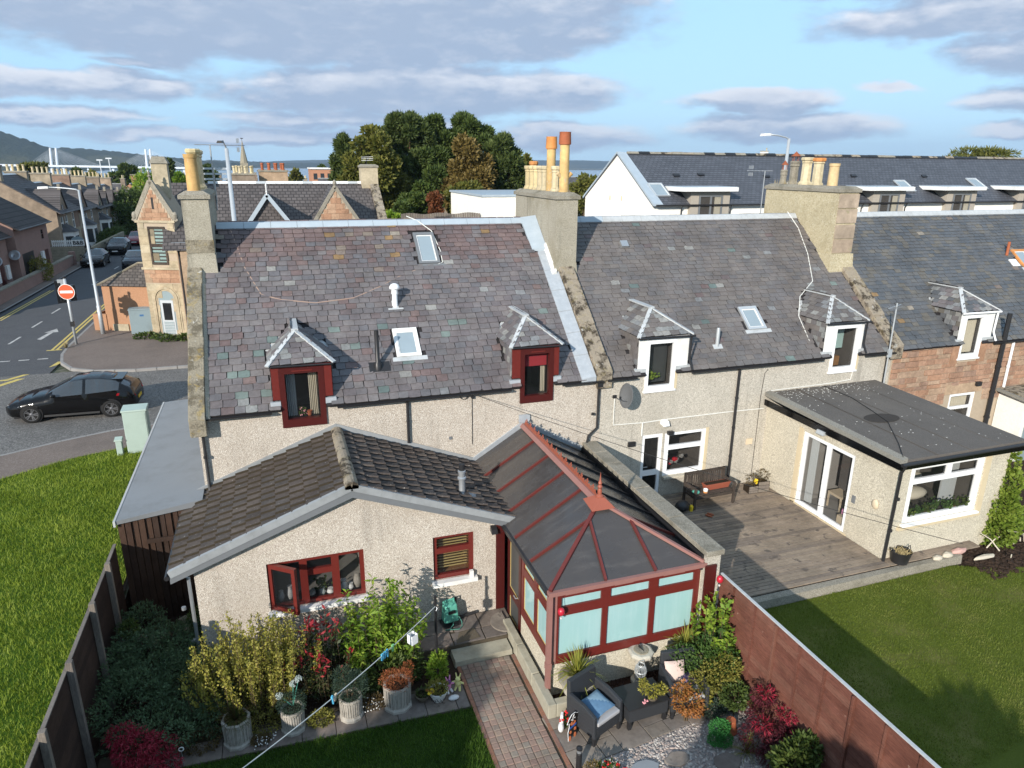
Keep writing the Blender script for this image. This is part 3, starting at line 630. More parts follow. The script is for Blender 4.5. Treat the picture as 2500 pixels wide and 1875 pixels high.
def curtain(par,pl,u0,u1,v0,v1,n,mat_,folds=5,amp=.03,name='curtain'):
    m = MB(); k = folds*6; top,bot = [],[]
    for i in range(k+1):
        u = u0+(u1-u0)*i/k; dn = amp*math.sin(2*math.pi*folds*i/k); m.v.append(tuple(pl(u,v0,n+dn))); m.v.append(tuple(pl(u,v1,n+dn*.7)))
    for i in range(k): m.f.append((2*i,2*i+2,2*i+3,2*i+1)); m.m.append(0)
    return m.build(name,mat_,par)
_slate = {}
def slate_mesh(w,l,th,var,mat_):
    k = (round(w,3),round(l,3),round(th,3),var,mat_)
    if k not in _slate:
        c = w*.17; e = .004
        if var == 1: bot = [(-w/2+c,0),(w/2,0),(w/2,l),(-w/2,l),(-w/2,c*.7)]
        elif var == 2: bot = [(-w/2,0),(w/2-c,0),(w/2,c*.8),(w/2,l),(-w/2,l)]
        elif var == 3: bot = [(-w/2+c*.6,0),(0,-c*.15),(w/2-c*.5,.0),(w/2,c*.5),(w/2,l),(-w/2,l),(-w/2,c*.4)]
        else: bot = [(-w/2,0),(w/2,0.01*w),(w/2,l),(-w/2,l)]
        n = len(bot); vs = [(x,y,th*(2.1-1.9*max(0,y)/l)) for x,y in bot]; vs += [(x,y,z-th) for x,y,z in vs]
        m = MB().add(vs,[tuple(range(n))]+[((i+1) % n,i,n+i,n+(i+1) % n) for i in range(n)]); _slate[k] = (m,m.mesh('slate',mat_))
    return _slate[k]
def slates(par,pl,L,S,w,gauge,pick,excl=None,n_ind=300,th=.010,name='slate',seed=1,lap=1.22,jit=.25,edge=None,wj=.16):
    """pl: origin at the lower left corner, U along the eave, V up the slope. pick(u,v,rnd)->material"""
    rd = random.Random(seed); items = []
    g0,g1 = gauge if isinstance(gauge,tuple) else (gauge,gauge); v = 0; r = -1; gq = 0
    while 1:
        v += gq; r += 1; gauge = gq = round(g0+(g1-g0)*v/S,3)
        if v > S-.3*gauge: break
        u = -w*(rd.random()*.3+(.5 if r % 2 else 0))
        while u < L:
            ww = w*(1+rd.uniform(-wj,wj)); c = u+ww/2; u += ww
            a,b = max(0,c-ww/2),min(L,c+ww/2)
            if b-a < .3*w: continue
            if edge:
                lo,hi = edge(v+gauge*.4); a,b = max(a,lo),min(b,hi)
                if b-a < .25*w: continue
            cu = (a+b)/2
            if excl and excl(cu,v+gauge*.5): continue
            items.append((cu,v+rd.uniform(-.04,.04)*gauge,b-a,rd.uniform(-1,1)*R(jit*4),rd.choice((0,0,1,2,3,3)),pick(cu,v,rd),rd.uniform(-.10,.12),gauge))
    items.sort(key=lambda i: (pl(i[0],i[1])-CAM).length)
    mats = []; ti = random.Random(seed+900)
    big = MB()
    for k,(u,v,ww,rot,var,mt,dz,gauge) in enumerate(items):
        wq = max(.06,round((ww*.955)/.02)*.02) if k < n_ind else ww*.955
        if k < n_ind:
            mb,me = slate_mesh(wq,gauge*lap,th,var,mt)
        else: mb = slate_mesh(w,gauge*lap,th,var,mt)[0]
        c,s = math.cos(rot),math.sin(rot); ux = pl.U*c+pl.V*s; uy = -pl.U*s+pl.V*c
        nn = (pl.N+ux*ti.uniform(-.022,.022)+uy*ti.uniform(-.03,.012)).normalized(); ux = uy.cross(nn).normalized(); M = frame(ux,nn.cross(ux),nn,pl(u,v,th*.4+dz*th+.011*(1+math.sin(1.15*u+seed)*math.sin(1.0*v+.5))))
        if k < n_ind: inst(me,name,par,M)
        else:
            if mt not in mats: mats.append(mt)
            kx = wq/w; big.add([M @ Vector((x*kx,y,z)) for x,y,z in mb.v],mb.f,mats.index(mt))
    if big.v:
        o = big.build(name+'_courses',mats,par); o['kind'] = 'stuff'
    return len(items)
def cable(name,pts,r,mat_,par=None,n=6,sag=0,seg=1):
    P = []
    for i in range(len(pts)-1):
        a,b = Vector(pts[i]),Vector(pts[i+1])
        for k in range(seg): t = k/seg; q = a.lerp(b,t); q.z -= sag*4*t*(1-t); P.append(q)
    P.append(Vector(pts[-1])); return MB().tube(P,r,n).build(name,mat_,par,smooth=True)
# ------------------------------------------------------------------ the terrace
M_ = .854; RZ0 = 3.92; RY = 4.4; RZ = RZ0+M_*RY; EY = -.12
SL = math.hypot(1,M_); SV = Vector((0,1/SL,M_/SL)); SN = Vector((0,-M_/SL,1/SL)); SLEN = (RY-EY)*SL
def roofz(y): return RZ0+M_*y
def roof_pl(x0): return Pl((x0,EY,roofz(EY)),(1,0,0),SV,SN)
REAR = Pl((0,0,0),(1,0,0),(0,0,1),(0,-1,0))
DORM = {}
def dormer(par,xl,xr,fl,fr,style,slm,seed,hiplead='lead_pale',mid=None):
    xc = mid or (xl+xr)/2; ez,rz = 4.88,5.50; yb = (ez-RZ0)/M_; yr = (rz-RZ0)/M_; ya = .68; fy = -.09
    A,B,C_,D_ = Vector((xl,fy,ez)),Vector((xr,fy,ez)),Vector((xc,ya,rz)),Vector((xc,yr,rz)); EL,ER = Vector((xl,yb,ez)),Vector((xr,yb,ez))
    m = MB(); m.add([A,B,C_,D_,EL,ER],[(0,1,2),(0,2,3,4),(1,5,3,2)]); m.add([A,B,ER,EL],[(3,2,1,0)])
    cl,cr = xl+.06,xr-.06
    m.add([(cl,-.0,roofz(0)-.1),(cl,-.0,ez-.01),(cl,yb,ez-.01)],[(0,1,2)],0); m.add([(cr,0,roofz(0)-.1),(cr,0,ez-.01),(cr,yb,ez-.01)],[(2,1,0)],0)
    d = m.build('dormer','slate_bed',par)
    pick = lambda u,v,r: r.choice(slm)
    def tri(pl,L,S,edge,sd): slates(d,pl,L,S,.26,.155,pick,None,999,.009,seed=sd,edge=edge,wj=.1)
    V = (C_-(A+B)/2); S = V.length; L = xr-xl
    tri(Pl(A,(1,0,0),V,None),L,S,lambda v: (L/2*v/S,L-L/2*v/S),seed)
    for side in (0,1):
        P0,P1 = (EL,A) if side == 0 else (B,ER); T0,T1 = (D_,C_) if side == 0 else (C_,D_)
        U = (P1-P0).normalized(); Ls = (P1-P0).length; V = (C_-A) if side == 0 else (C_-B); V = V-U*V.dot(U); S = V.length
        t0 = (T0-P0).dot(U); t1 = (T1-P0).dot(U)
        of = -min(t0,0); tri(Pl(P0-U*of,U,V),of+max(Ls,t1),S,lambda v,of=of,t0=t0,t1=t1,Ls=Ls,S=S: (of+t0*v/S,of+Ls+(t1-Ls)*v/S),seed+1+side)
        Uc = Vector((0,-1,0)) if side == 0 else Vector((0,1,0)); xk = cl if side == 0 else cr
        Lc,Hc = yb,ez-roofz(0)
        if side == 0: slates(d,Pl((xk,yb,roofz(0)),Uc,(0,0,1)),Lc,Hc,.22,.16,pick,lambda u,v: (yb-u) > v/M_,999,.007,seed=seed+5,wj=.1)
        else: slates(d,Pl((xk,0,roofz(0)),Uc,(0,0,1)),Lc,Hc,.22,.16,pick,lambda u,v: u > v/M_,999,.007,seed=seed+6,wj=.1)
    lm = MB()
    for p,q,w in ((A,C_,.11),(B,C_,.11)): 
        e = (q-p).normalized()*.04; lm.bar(p-e+Vector((0,0,.02)),q+e+Vector((0,0,.02)),w,.035)
    lm.bar(C_+Vector((0,-.05,.03)),D_+Vector((0,.08,.03)),.16,.04)
    for s_,E in ((-1,EL),(1,ER)): lm.bar(E+Vector((0,.04,.03)),D_+Vector((0,.06,.03)),.10,.02,up=SN)
    lm.build('lead_flashing',hiplead,d)
    tm = MB()
    if style == 'red':
        fm = MB(); fm.box(xl+.05,fl,-.035,.0,roofz(0)+.12,ez-.03); fm.box(fr,xr-.05,-.035,.0,roofz(0)+.12,ez-.03); fm.box(fl,fr,-.035,0,4.80,ez-.03); fm.build('side_panel','red_frame_face',d)
        gm = MB(); gm.tube([(xl,-.11,ez-.02),(xr,-.11,ez-.04)],.022,6); gm.build('gutter','black_plastic',d)
        for a_,b_ in ((xl-.02,fl),(fr,xr+.02)): MB().box(a_,b_,-.06,.10,roofz(0)-.06,roofz(0)+.08).build('soaker','lead',d)
        f,w = 'red_frame',window(par,REAR,fl,fr,3.34,4.795,[(.13,.87,.13,.90)],'red_frame',n0=-.10,n1=.045,rd=1.4)
        tr = MB(); pbox(tr,REAR,fl+.3,fr-.25,4.70,4.73,.046,.06); tr.build('trickle_vent','red_frame_face',w)
    else:
        fm = MB(); fm.box(xl+.05,fl,-.03,0,roofz(0)-.02,ez-.03); fm.box(fr,xr-.05,-.03,0,roofz(0)-.02,ez-.03); fm.box(fl,fr,-.03,0,4.78,ez-.03); fm.build('side_panel','white_paint',d)
        gm = MB(); gm.tube([(xl-.02,-.12,ez-.03),(xr+.08,-.12,ez-.05)],.035,6); gm.build('gutter','black_plastic' if style == 'white' else 'white_upvc',d)
        pm = MB(); pm.tube([(xr-.03,-.10,ez-.05),(xr-.03,-.08,4.15),(xr+.05,-.16,3.86)],.032,6); pm.build('downpipe','black_plastic' if style == 'white' else 'white_upvc',d)
        for a_,b_ in ((xl-.04,fl),(fr,xr+.04)): MB().box(a_,b_,-.05,.12,roofz(0)-.08,roofz(0)+.06).build('soaker','lead_pale',d)
        w = window(par,REAR,fl,fr,3.32,4.775,[(.10,.90,.09,.92)],'white_upvc',n0=-.07,n1=.04,rd=1.4,sill=(.04,.05,.07,'white_upvc'))
    DORM[round(fl,2)] = w; return d
def rooflight(par,pl,u0,u1,v0,v1,mat_,glassm='rooflight_glass',apron=True,h=.07):
    m = MB(); t = .075
    for a in ((u0,u0+t,v0,v1),(u1-t,u1,v0,v1),(u0+t,u1-t,v0,v0+t),(u0+t,u1-t,v1-t*1.3,v1)): pbox(m,pl,*a,-.02,h)
    w = m.build('rooflight',mat_,par)
    k = MB(); k2 = .03
    for a in ((u0+t,u0+t+k2,v0+t,v1-t),(u1-t-k2,u1-t,v0+t,v1-t),(u0+t+k2,u1-t-k2,v0+t,v0+t+k2),(u0+t+k2,u1-t-k2,v1-t*1.3-k2,v1-t*1.3)): pbox(k,pl,*a,-.01,h-.02)
    k.build('sash','white_paint',w)
    g = MB(); pbox(g,pl,u0+t+k2,u1-t-k2,v0+t+k2,v1-t*1.3-k2,.0,h-.035); g.build('pane',glassm,w)
    if apron: a = MB(); pbox(a,pl,u0-.12,u1+.14,v0-.13,v0-.004,.012,.035); a.build('apron','lead_pale' if apron == 1 else mat_,w)
    return w
def pot(par,kind,x,y,z,h=.62,r=.13):
    m = MB()
    if kind == 'oct':
        pr = [(r*1.25,0),(r*1.25,.06),(r*1.05,.10),(r*.92,.14),(r*.88,h-.2),(r*1.02,h-.17),(r*.95,h-.13),(r*1.2,h-.09),(r*1.22,h-.03),(r*1.05,h),(r*.72,h),(r*.7,h-.12)]
        m.lathe(pr,(x,y,z),8,0,R(22.5)); return m.build('chimney_pot','pot_pale',par)
    if kind == 'octdark':
        pr = [(r*1.15,0),(r*1.15,.05),(r*.95,.09),(r*.92,h-.2),(r*1.12,h-.17),(r*1.0,h-.1),(r*1.15,h-.04),(r*.9,h)]
        m.lathe(pr,(x,y,z),8,0,R(22.5)); p = m.build('chimney_pot','conc_cap',par)
        c = MB(); c.lathe([(r*1.1,0),(r*.15,.14),(.01,.16)],(x,y,z+h+.16),8); 
        for k in range(4): a = k*math.pi/2+.4; c.tube([(x+r*.7*math.cos(a),y+r*.7*math.sin(a),z+h-.02),(x+r*.7*math.cos(a),y+r*.7*math.sin(a),z+h+.17)],.01,5)
        c.build('cowl','pot_red',p); return p
    if kind == 'octred':
        pr = [(r*1.25,0),(r*1.25,.06),(r*1.0,.1),(r*.95,h-.2),(r*1.12,h-.17),(r*1.02,h-.13)]
        m.lathe(pr,(x,y,z),8,0,R(22.5)); p = m.build('chimney_pot','pot_pale',par)
        MB().lathe([(r*1.02,h-.13),(r*1.25,h-.1),(r*1.28,h-.03),(r*1.1,h),(r*.7,h),(r*.68,h-.1)],(x,y,z),8,0,R(22.5)).build('rim','pot_orange',p); return p
    if kind == 'plain':
        m.lathe([(r*1.08,0),(r,.04),(r*.93,h-.1),(r*1.02,h-.09),(r*1.05,h),(r*.8,h),(r*.78,h-.2)],(x,y,z),16); return m.build('chimney_pot','pot_buff',par,smooth=True)
    if kind in ('tallred','tallorange'):
        m.lathe([(r*1.05,0),(r*.98,.1),(r*.95,h-.28),(r*.95,h-.2)],(x,y,z),16)
        if kind == 'tallred':
            for s in (-1,1): m.tube([(x+s*r*.6,y-.02,z+.42),(x+s*(r+.07),y-.03,z+.54)],[.05,.065],10)
        p = m.build('chimney_pot','pot_buff',par,smooth=True)
        MB().lathe([(r*1.18,h-.34),(r*1.22,h-.3),(r*1.12,h-.02),(r*1.16,h),(r*.8,h),(r*.78,h-.2)],(x,y,z),16).build('cap','pot_red' if kind == 'tallred' else 'pot_orange',p,smooth=True); return p
def chimney(par,x0,x1,y0,y1,z0,z1,mat_,capm='conc_cap',stagger=True):
    m = MB(); m.box(x0,x1,y0,y1,z0,z1)
    c = m.build('chimney',mat_,par)
    k = MB(); e = .055; k.box(x0-e,x1+e,y0-e,y1+e,z1,z1+.10)
    k.hexa([(x0-e,y0-e,z1+.1),(x1+e,y0-e,z1+.1),(x1+e,y1+e,z1+.1),(x0-e,y1+e,z1+.1)],[(x0+.1,y0+.1,z1+.19),(x1-.1,y0+.1,z1+.19),(x1-.1,y1-.1,z1+.19),(x0+.1,y1-.1,z1+.19)])
    k.build('cap',capm,c); return c
def coping(par,x0,x1,y0,y1,n,h,mat_,name='coping_stone',seed=2):
    """raised stones up the gable along the roof slope"""
    rd = random.Random(seed)
    for i in range(n):
        a,b = y0+(y1-y0)*i/n+.008,y0+(y1-y0)*(i+1)/n-.008; hh = h+rd.uniform(-.02,.02); dx = rd.uniform(-.012,.012)
        MB().hexa([(x0+dx,a,roofz(a)-.25),(x1+dx,a,roofz(a)-.25),(x1+dx,b,roofz(b)-.25),(x0+dx,b,roofz(b)-.25)],[(x0+dx,a,roofz(a)+hh),(x1+dx,a,roofz(a)+hh),(x1+dx,b,roofz(b)+hh),(x0+dx,b,roofz(b)+hh)]).build(name,mat_,par,bevel=.018)
def house_shell(par,x0,x1,wmat,rear_holes,ridge_mat,front=8.8):
    m = MB(); wall_holes(m,REAR,x0,x1,-.8,3.84,rear_holes,.18)
    for x,fl in ((x0,True),(x1,False)):
        P = [(x,0,-.8),(x,front,-.8),(x,front,3.84),(x,RY,RZ-.05),(x,0,3.84)]; m.add(P,[(0,1,2,3,4)[::-1] if fl else (0,1,2,3,4)][:1]) if 1 else 0
    m.add([(x0,front,-.8),(x1,front,-.8),(x1,front,3.84),(x0,front,3.84)],[(3,2,1,0)])
    w = m.build('wall',wmat,par)
    r = MB(); yc = 1.15; r.slab([(x0,yc,roofz(yc)),(x1,yc,roofz(yc)),(x1,RY,RZ),(x0,RY,RZ)],.06); a = x0
    for h in sorted(h for h in rear_holes if h[3] > 3.8)+[(x1,x1,0,0)]: r.slab([(a,EY,roofz(EY)),(h[0]-.03,EY,roofz(EY)),(h[0]-.03,yc,roofz(yc)),(a,yc,roofz(yc))],.06); a = h[1]+.03
    r.slab([(x1,front+.12,roofz(EY)),(x0,front+.12,roofz(EY)),(x0,RY,RZ),(x1,RY,RZ)],.06)
    roof = r.build('roof','slate_bed',par)
    return w,roof
def ridge_caps(roof,x0,x1,mat_,step=.62,w=.15,rise=.045):
    n = max(1,round((x1-x0)/step)); s = (x1-x0)/n
    for i in range(n):
        a,b = x0+i*s+.004,x0+(i+1)*s-.004; z = RZ+.03
        m = MB(); prof = [(RY-w,z-w*M_+.025),(RY-.05,z+rise-.02),(RY,z+rise),(RY+.05,z+rise-.02),(RY+w,z-w*M_+.025),(RY+w,z-w*M_),(RY,z+rise-.03),(RY-w,z-w*M_)]
        m.prism(prof,'x',a,b); m.build('ridge_cap',mat_,roof)
def downpipe(par,pts,r=.034,mat_='black_plastic',hop=None,clips=True):
    m = MB(); m.tube(pts,r,8)
    if hop: m.box(hop[0]-.07,hop[0]+.07,hop[1]-.07,hop[1]+.07,hop[2]-.1,hop[2]+.06)
    z0,z1 = pts[-1][2],pts[0][2]
    if clips and abs(z1-z0) > .5:
        for k in range(1,int((z1-z0)/1.1)+1): q = Vector(pts[0]).lerp(Vector(pts[-1]),k/(int((z1-z0)/1.1)+1)); m.tube([q+Vector((0,0,-.03)),q+Vector((0,0,.03))],r*1.25,8)
    return m.build('downpipe',mat_,par,smooth=True)
def gutter(par,x0,x1,y,z,mat_='black_plastic'):
    m = MB(); pr = []
    for k in range(7): a = math.pi+math.pi*k/6; pr.append((y+.055*math.cos(a),z+.055*math.sin(a)))
    pr += [(y+.045,z),(y-.045,z)][0:0]; m.prism(pr,'x',x0,x1); return m.build('gutter',mat_,par)
# ---- house one
H1 = thing('terraced_house',(5,0,-.75),'pebbledashed end house with mottled purple slate roof and two dark red dormers','house')
d1,d2 = (1.84,2.85),(7.74,8.66)
w1,roof1 = house_shell(H1,0,10.1,'pebbledash',[(d1[0]+.01,d1[1]-.01,3.35,3.84),(d2[0]+.01,d2[1]-.01,3.35,3.84)],'zinc_ridge')
RP1 = roof_pl(.30)
greens = [(1.10,1.5),(.75,1.05),(.35,1.5),(.95,1.9),(1.25,.35),(2.0,.45),(2.1,.18),(1.45,1.95),(1.35,2.05),(1.9,1.62),(3.0,2.15),(3.35,1.55),(4.9,2.2),(5.9,1.7),(6.0,2.15),(6.4,2.15),(5.2,1.95),(4.4,1.62),(4.5,1.25),(4.95,1.3),(5.3,1.3),(3.85,.62),(3.95,.18),(8.4,1.9),(8.3,1.5),(8.55,2.25),(8.8,2.25),(.55,.95),(.62,.4),(.85,1.05),(4.1,2.05),(4.62,1.02)]
def pick1(u,v,r):
    if v > SLEN-1.55 and not (3.9 < u < 5.3 and r.random() < .4):
        q = r.random()
        if v < SLEN-1.25 and r.random() < .35: return 'slate'
        return 'slate_tan' if q < (.12 if 3.2 < u < 6 else .05) else 'slate_purple' if q < .90 else 'slate'
    for a,b in greens:
        if abs(u-a) < .12 and abs(v-b) < .095 and r.random() < .8: return 'slate_green'
    q = r.random()
    return 'slate_pale' if q < .02 else 'slate_tan' if q < .024 else 'slate_purple' if q < .10 else 'slate'
def ex1(u,v):
    x = u+.30; y = EY+v/SL
    for a,b in ((1.66,3.06),(7.50,8.83)):
        xc = (a+b)/2; z = roofz(y)
        if y < .02 and a+.15 < x < b-.15: return True
        if y >= .02 and a+.02 < x < b-.02 and z < 4.9: return True
        if z >= 4.9 and abs(x-xc) < (b-a)/2*(1-(z-4.9)/.62): return True
    if 5.80 < x < 6.46 and 3.10 < y < 4.08: return True
    if 4.70 < x < 5.37 and .76 < y < 1.50: return True
    if x < .62 and y > 3.12: return True
    if x > 9.28 and y > 3.45: return True
    if x > 9.47: return True
    return False
slates(roof1,RP1,9.75,SLEN,.268,(.198,.158),pick1,ex1,300,.012,seed=11,jit=.4)
ridge_caps(roof1,.60,9.62,'zinc_ridge',.72)
dormer(H1,1.63,3.08,*d1,'red',['slate','slate','slate_pale'],21,mid=2.30); dormer(H1,7.47,8.86,*d2,'red',['slate','slate','slate_pale'],31,mid=8.12)
rl = rooflight(H1,RP1,5.83-.3,6.43-.3,(3.14-EY)*SL,(4.03-EY)*SL,'grey_plastic',apron=2)
rl = rooflight(H1,RP1,4.72-.3,5.35-.3,(.80-EY)*SL,(1.47-EY)*SL,'white_paint',h=.06)
w = DORM[1.84]
curtain(w,REAR,1.99,2.20,3.54,4.62,-.22,'curtain_pale'); curtain(w,REAR,2.50,2.70,3.54,4.62,-.22,'curtain_cream')
m = MB(); m.lathe([(.045,0),(.06,.11),(.07,.12),(.06,.12)],(2.47,.18,3.53),10); m.build('flower_pot','terracotta',w)
m = MB(); rr = random.Random(3)
for k in range(40): p = (2.34+rr.uniform(-.1,.1),.17+rr.uniform(-.05,.05),3.55+rr.uniform(0,.22)); m.ico(p,.022,rr,.4,0 if k < 30 else 1)
m.build('flowers',['leaf_mid','flower_pink'],w)
w = DORM[7.74]
m = MB(); pbox(m,REAR,7.87,8.53,4.28,4.66,-.16,-.15); m.build('blind','blind_red',w)
curtain(w,REAR,8.40,8.53,3.54,4.3,-.25,'curtain_cream',3); 
coping(H1,-.12,.23,-.30,3.15,8,.19,'coping_gold',seed=4)
lm = MB(); lm.hexa([(.23,-.2,roofz(-.2)+.0),(.32,-.2,roofz(-.2)+.0),(.32,3.1,roofz(3.1)+.0),(.23,3.1,roofz(3.1)+.0)],[(.23,-.2,roofz(-.2)+.14),(.30,-.2,roofz(-.2)+.05),(.30,3.1,roofz(3.1)+.05),(.23,3.1,roofz(3.1)+.14)]); lm.build('mortar_fillet','chim_render',H1)
c1 = chimney(H1,-.06,.57,3.15,5.65,6.2,8.42,'chim_render')
m = MB(); m.hexa([(-.10,3.05,6.3),(.62,3.05,6.3),(.62,3.6,6.3),(-.10,3.6,6.3)],[(-.08,3.13,7.05),(.59,3.13,7.05),(.59,3.6,7.05),(-.08,3.6,7.05)]); m.build('plinth','chim_render',c1)
m = MB(); m.box(-.075,.585,3.135,3.2,7.1,7.42); m.build('lichen_band','coping_gold',c1)
pot(c1,'plain',.25,3.42,8.60,.88,.155); pot(c1,'oct',.25,4.35,8.60,1.02,.16); pot(c1,'oct',.25,5.15,8.60,1.0,.16)
lead1 = MB()
for i in range(6):
    a,b = -.14+i*.58,-.14+(i+1)*.58-.01
    lead1.hexa([(9.44,a,roofz(a)-.03),(9.86,a,roofz(a)-.03),(9.86,b,roofz(b)-.03),(9.44,b,roofz(b)-.03)],[(9.44,a,roofz(a)+.085),(9.86,a,roofz(a)+.12),(9.86,b,roofz(b)+.105),(9.44,b,roofz(b)+.07)])
lead1.build('lead_gutter','lead',H1)
m = MB(); a,b = 3.05,4.4; m.hexa([(9.30,3.45,roofz(3.45)),(9.75,3.35,roofz(3.35)),(9.75,b,roofz(b)),(9.25,b,roofz(b))],[(9.30,3.45,roofz(3.45)+.05),(9.75,3.35,roofz(3.35)+.12),(9.75,b,roofz(b)+.14),(9.25,b,roofz(b)+.08)]); m.build('lead_apron','zinc_ridge',H1)
m = MB(); m.hexa([(9.60,2.62,roofz(2.62)),(9.78,2.62,roofz(2.62)),(9.78,3.5,roofz(3.5)),(9.66,3.5,roofz(3.5))],[(9.60,2.62,roofz(2.62)+.06),(9.78,2.62,roofz(2.62)+.2),(9.78,3.5,roofz(3.5)+.2),(9.66,3.5,roofz(3.5)+.07)]); m.build('mortar_fillet','mortar_white',H1)
coping(H1,9.88,10.34,-.14,2.75,7,.22,'coping_lichen',seed=6)
c2 = chimney(H1,9.76,10.42,2.72,6.3,5.6,8.36,'chim_render')
m = MB(); m.hexa([(9.68,2.62,5.7),(10.50,2.62,5.7),(10.50,3.2,5.7),(9.68,3.2,5.7)],[(9.75,2.71,6.55),(10.43,2.71,6.55),(10.43,3.2,6.55),(9.75,3.2,6.55)]); m.build('plinth','chim_render',c2)
pot(c2,'tallred',10.12,3.10,8.53,1.66,.145); pot(c2,'oct',10.07,3.62,8.53,.74,.12); pot(c2,'tallorange',10.07,4.0,8.53,1.56,.14)
for y in (4.45,4.82,5.19,5.56,5.93): pot(c2,'oct',10.08,y,8.53,.74,.135)
pot(c2,'octred',10.3,6.1,8.53,.88,.12)
gutter(H1,-.12,1.62,-.17,3.80); gutter(H1,3.1,7.45,-.17,3.80); gutter(H1,8.88,10.05,-.17,3.80)
downpipe(H1,[(.10,-.07,3.78),(.10,-.07,2.10),(.10,-.16,1.95)]); downpipe(H1,[(4.78,-.07,3.78),(4.78,-.07,2.62)]); downpipe(H1,[(9.98,-.07,3.72),(9.98,-.07,2.42),(9.72,-.10,2.22),(9.66,-.12,1.98)],hop=(9.98,-.1,3.72))
def on_roof(x,y,dz=.03): return Vector((x,y,roofz(y)+dz))
f = MB(); b = on_roof(4.2,.58); f.lathe([(.10,-.12),(.10,.10),(.055,.16),(.055,.96),(.045,.96)],b,12); fl = f.build('flue_pipe','black_plastic',H1,smooth=True)
pl = roof_pl(0); m = MB(); pbox(m,pl,3.98,4.5,(.50-EY)*SL,(.72-EY)*SL,.015,.045); m.build('flashing','black_plastic',fl)
f = MB(); b = on_roof(4.93,2.05); f.lathe([(.075,-.12),(.07,.22),(.07,.30),(.085,.31),(.085,.36),(.075,.44),(.13,.45),(.14,.49),(.11,.55),(.05,.585),(.01,.59)],b,14); fv = f.build('vent_cowl','white_upvc',H1,smooth=True)
m = MB(); pbox(m,pl,4.73,5.13,(1.95-EY)*SL,(1.97-EY)*SL+.02,.015,.05); pbox(m,pl,4.85,5.01,(1.97-EY)*SL+.03,(2.2-EY)*SL,.015,.04); m.build('flashing','lead_pale',fv)
cable('roof_cable',[on_roof(.95,4.25),on_roof(1.05,3.9),on_roof(1.25,3.2),on_roof(1.6,2.5),on_roof(2.05,2.35),on_roof(2.9,2.22),on_roof(3.9,2.3),on_roof(4.6,2.55),on_roof(5.3,2.85),on_roof(6.1,3.08)],.016,'rope',H1,seg=3)
cable('roof_wire',[on_roof(5.75,4.45,.12),on_roof(6.05,4.35,.08),on_roof(6.4,4.05,.06),on_roof(6.52,3.5,.03),on_roof(6.5,3.15,.04),on_roof(6.35,3.1,.03)],.013,'cable_white',H1,seg=2)
m = MB(); m.box(6.42,6.48,-.08,-.01,3.62,3.80); j = m.build('junction_box','black_plastic',H1)
loop = [(6.24+.11*math.cos(a),-.03,3.72+.11*math.sin(a)) for a in [k*math.pi/7 for k in range(15)]]
MB().tube(loop,.010,5).build('cable_loop','cable_black',j); cable('cable',[(6.45,-.015,3.62),(6.45,-.012,2.35)],.008,'cable_black',j)
m = MB(); m.box(5.83,5.90,-.03,.0,2.56,2.63); m.build('vent_plate','grey_plastic',H1)
# ---- house two
H2 = thing('terraced_house',(15,0,-.75),'middle house in grey-beige roughcast with plain slate roof and white hipped dormers','house')
DR = (11.46,12.13,.02,1.98); WN = (12.20,13.56,.63,1.96)
w2,roof2 = house_shell(H2,10.1,20.2,'roughcast_grey',[(11.41,12.32,3.33,3.84),(17.76,18.74,3.33,3.84),DR,WN],'lead_pale')
RP2 = roof_pl(10.36)
def exN(dorms,lights,extra):
    def e(u,v,ox=0):
        x = u+ox; y = EY+v/SL; z = roofz(y)
        for a,b in dorms:
            xc = (a+b)/2
            if y < .02 and a+.18 < x < b-.18: return True
            if y >= .02 and a+.02 < x < b-.02 and z < 4.9: return True
            if z >= 4.9 and abs(x-xc) < (b-a)/2*(1-(z-4.9)/.62): return True
        for a,b,c,d in lights:
            if a-.02 < x < b+.02 and c-.02 < y < d+.02: return True
        return extra(x,y)
    return e
e2 = exN([(11.1,12.76),(17.39,18.92)],[(15.28,15.92,.80,1.45)],lambda x,y: (x > 19.46 and y > 2.4) or (x < 10.52 and y > 2.7))
slates(roof2,RP2,9.62,SLEN,.30,(.175,.15),lambda u,v,r: 'slate_pale' if r.random() < .012 else 'slate_green' if r.random() < .004 else 'slate_purple' if r.random() < .02 else 'slate2',lambda u,v: e2(u,v,10.36),300,.009,seed=12)
ridge_caps(roof2,10.44,12.0,'zinc_ridge',.9); ridge_caps(roof2,12.0,19.5,'lead_pale',.68)
dormer(H2,11.10,12.76,11.40,12.33,'white',['slate2','slate2','slate_pale'],41,mid=11.85); dormer(H2,17.39,18.92,17.75,18.75,'white',['slate2','slate2','slate_pale'],51,mid=18.15)
rooflight(H2,RP2,15.28-10.36,15.92-10.36,(.80-EY)*SL,(1.45-EY)*SL,'galvanised')
m = MB(); b = on_roof(12.37,3.48); pbox(m,roof_pl(0),12.25,12.49,(3.42-EY)*SL,(3.60-EY)*SL,.02,.10); m.build('roof_vent','grey_metal',H2)
f = MB(); b = on_roof(13.97,.44); f.lathe([(.06,-.1),(.055,.1),(.055,.46),(.045,.52),(.01,.53)],b,12); fv = f.build('vent_pipe','galvanised',H2,smooth=True)
m = MB(); pbox(m,roof_pl(0),13.82,14.12,(.36-EY)*SL,(.48-EY)*SL,.015,.04); m.build('flashing','lead_pale',fv)
w = DORM[11.4]; m = MB(); rr = random.Random(5)
for k in range(90): m.ico((11.68+rr.gauss(0,.11),.2+rr.gauss(0,.05),3.58+abs(rr.gauss(0,.12))),(.04,.02,.03),rr,.4)
m.build('house_plant','leaf_bright',w); m = MB(); pbox(m,REAR,11.50,12.23,3.46,4.66,-.30,-.29); m.build('net_curtain','pane_frost',w)
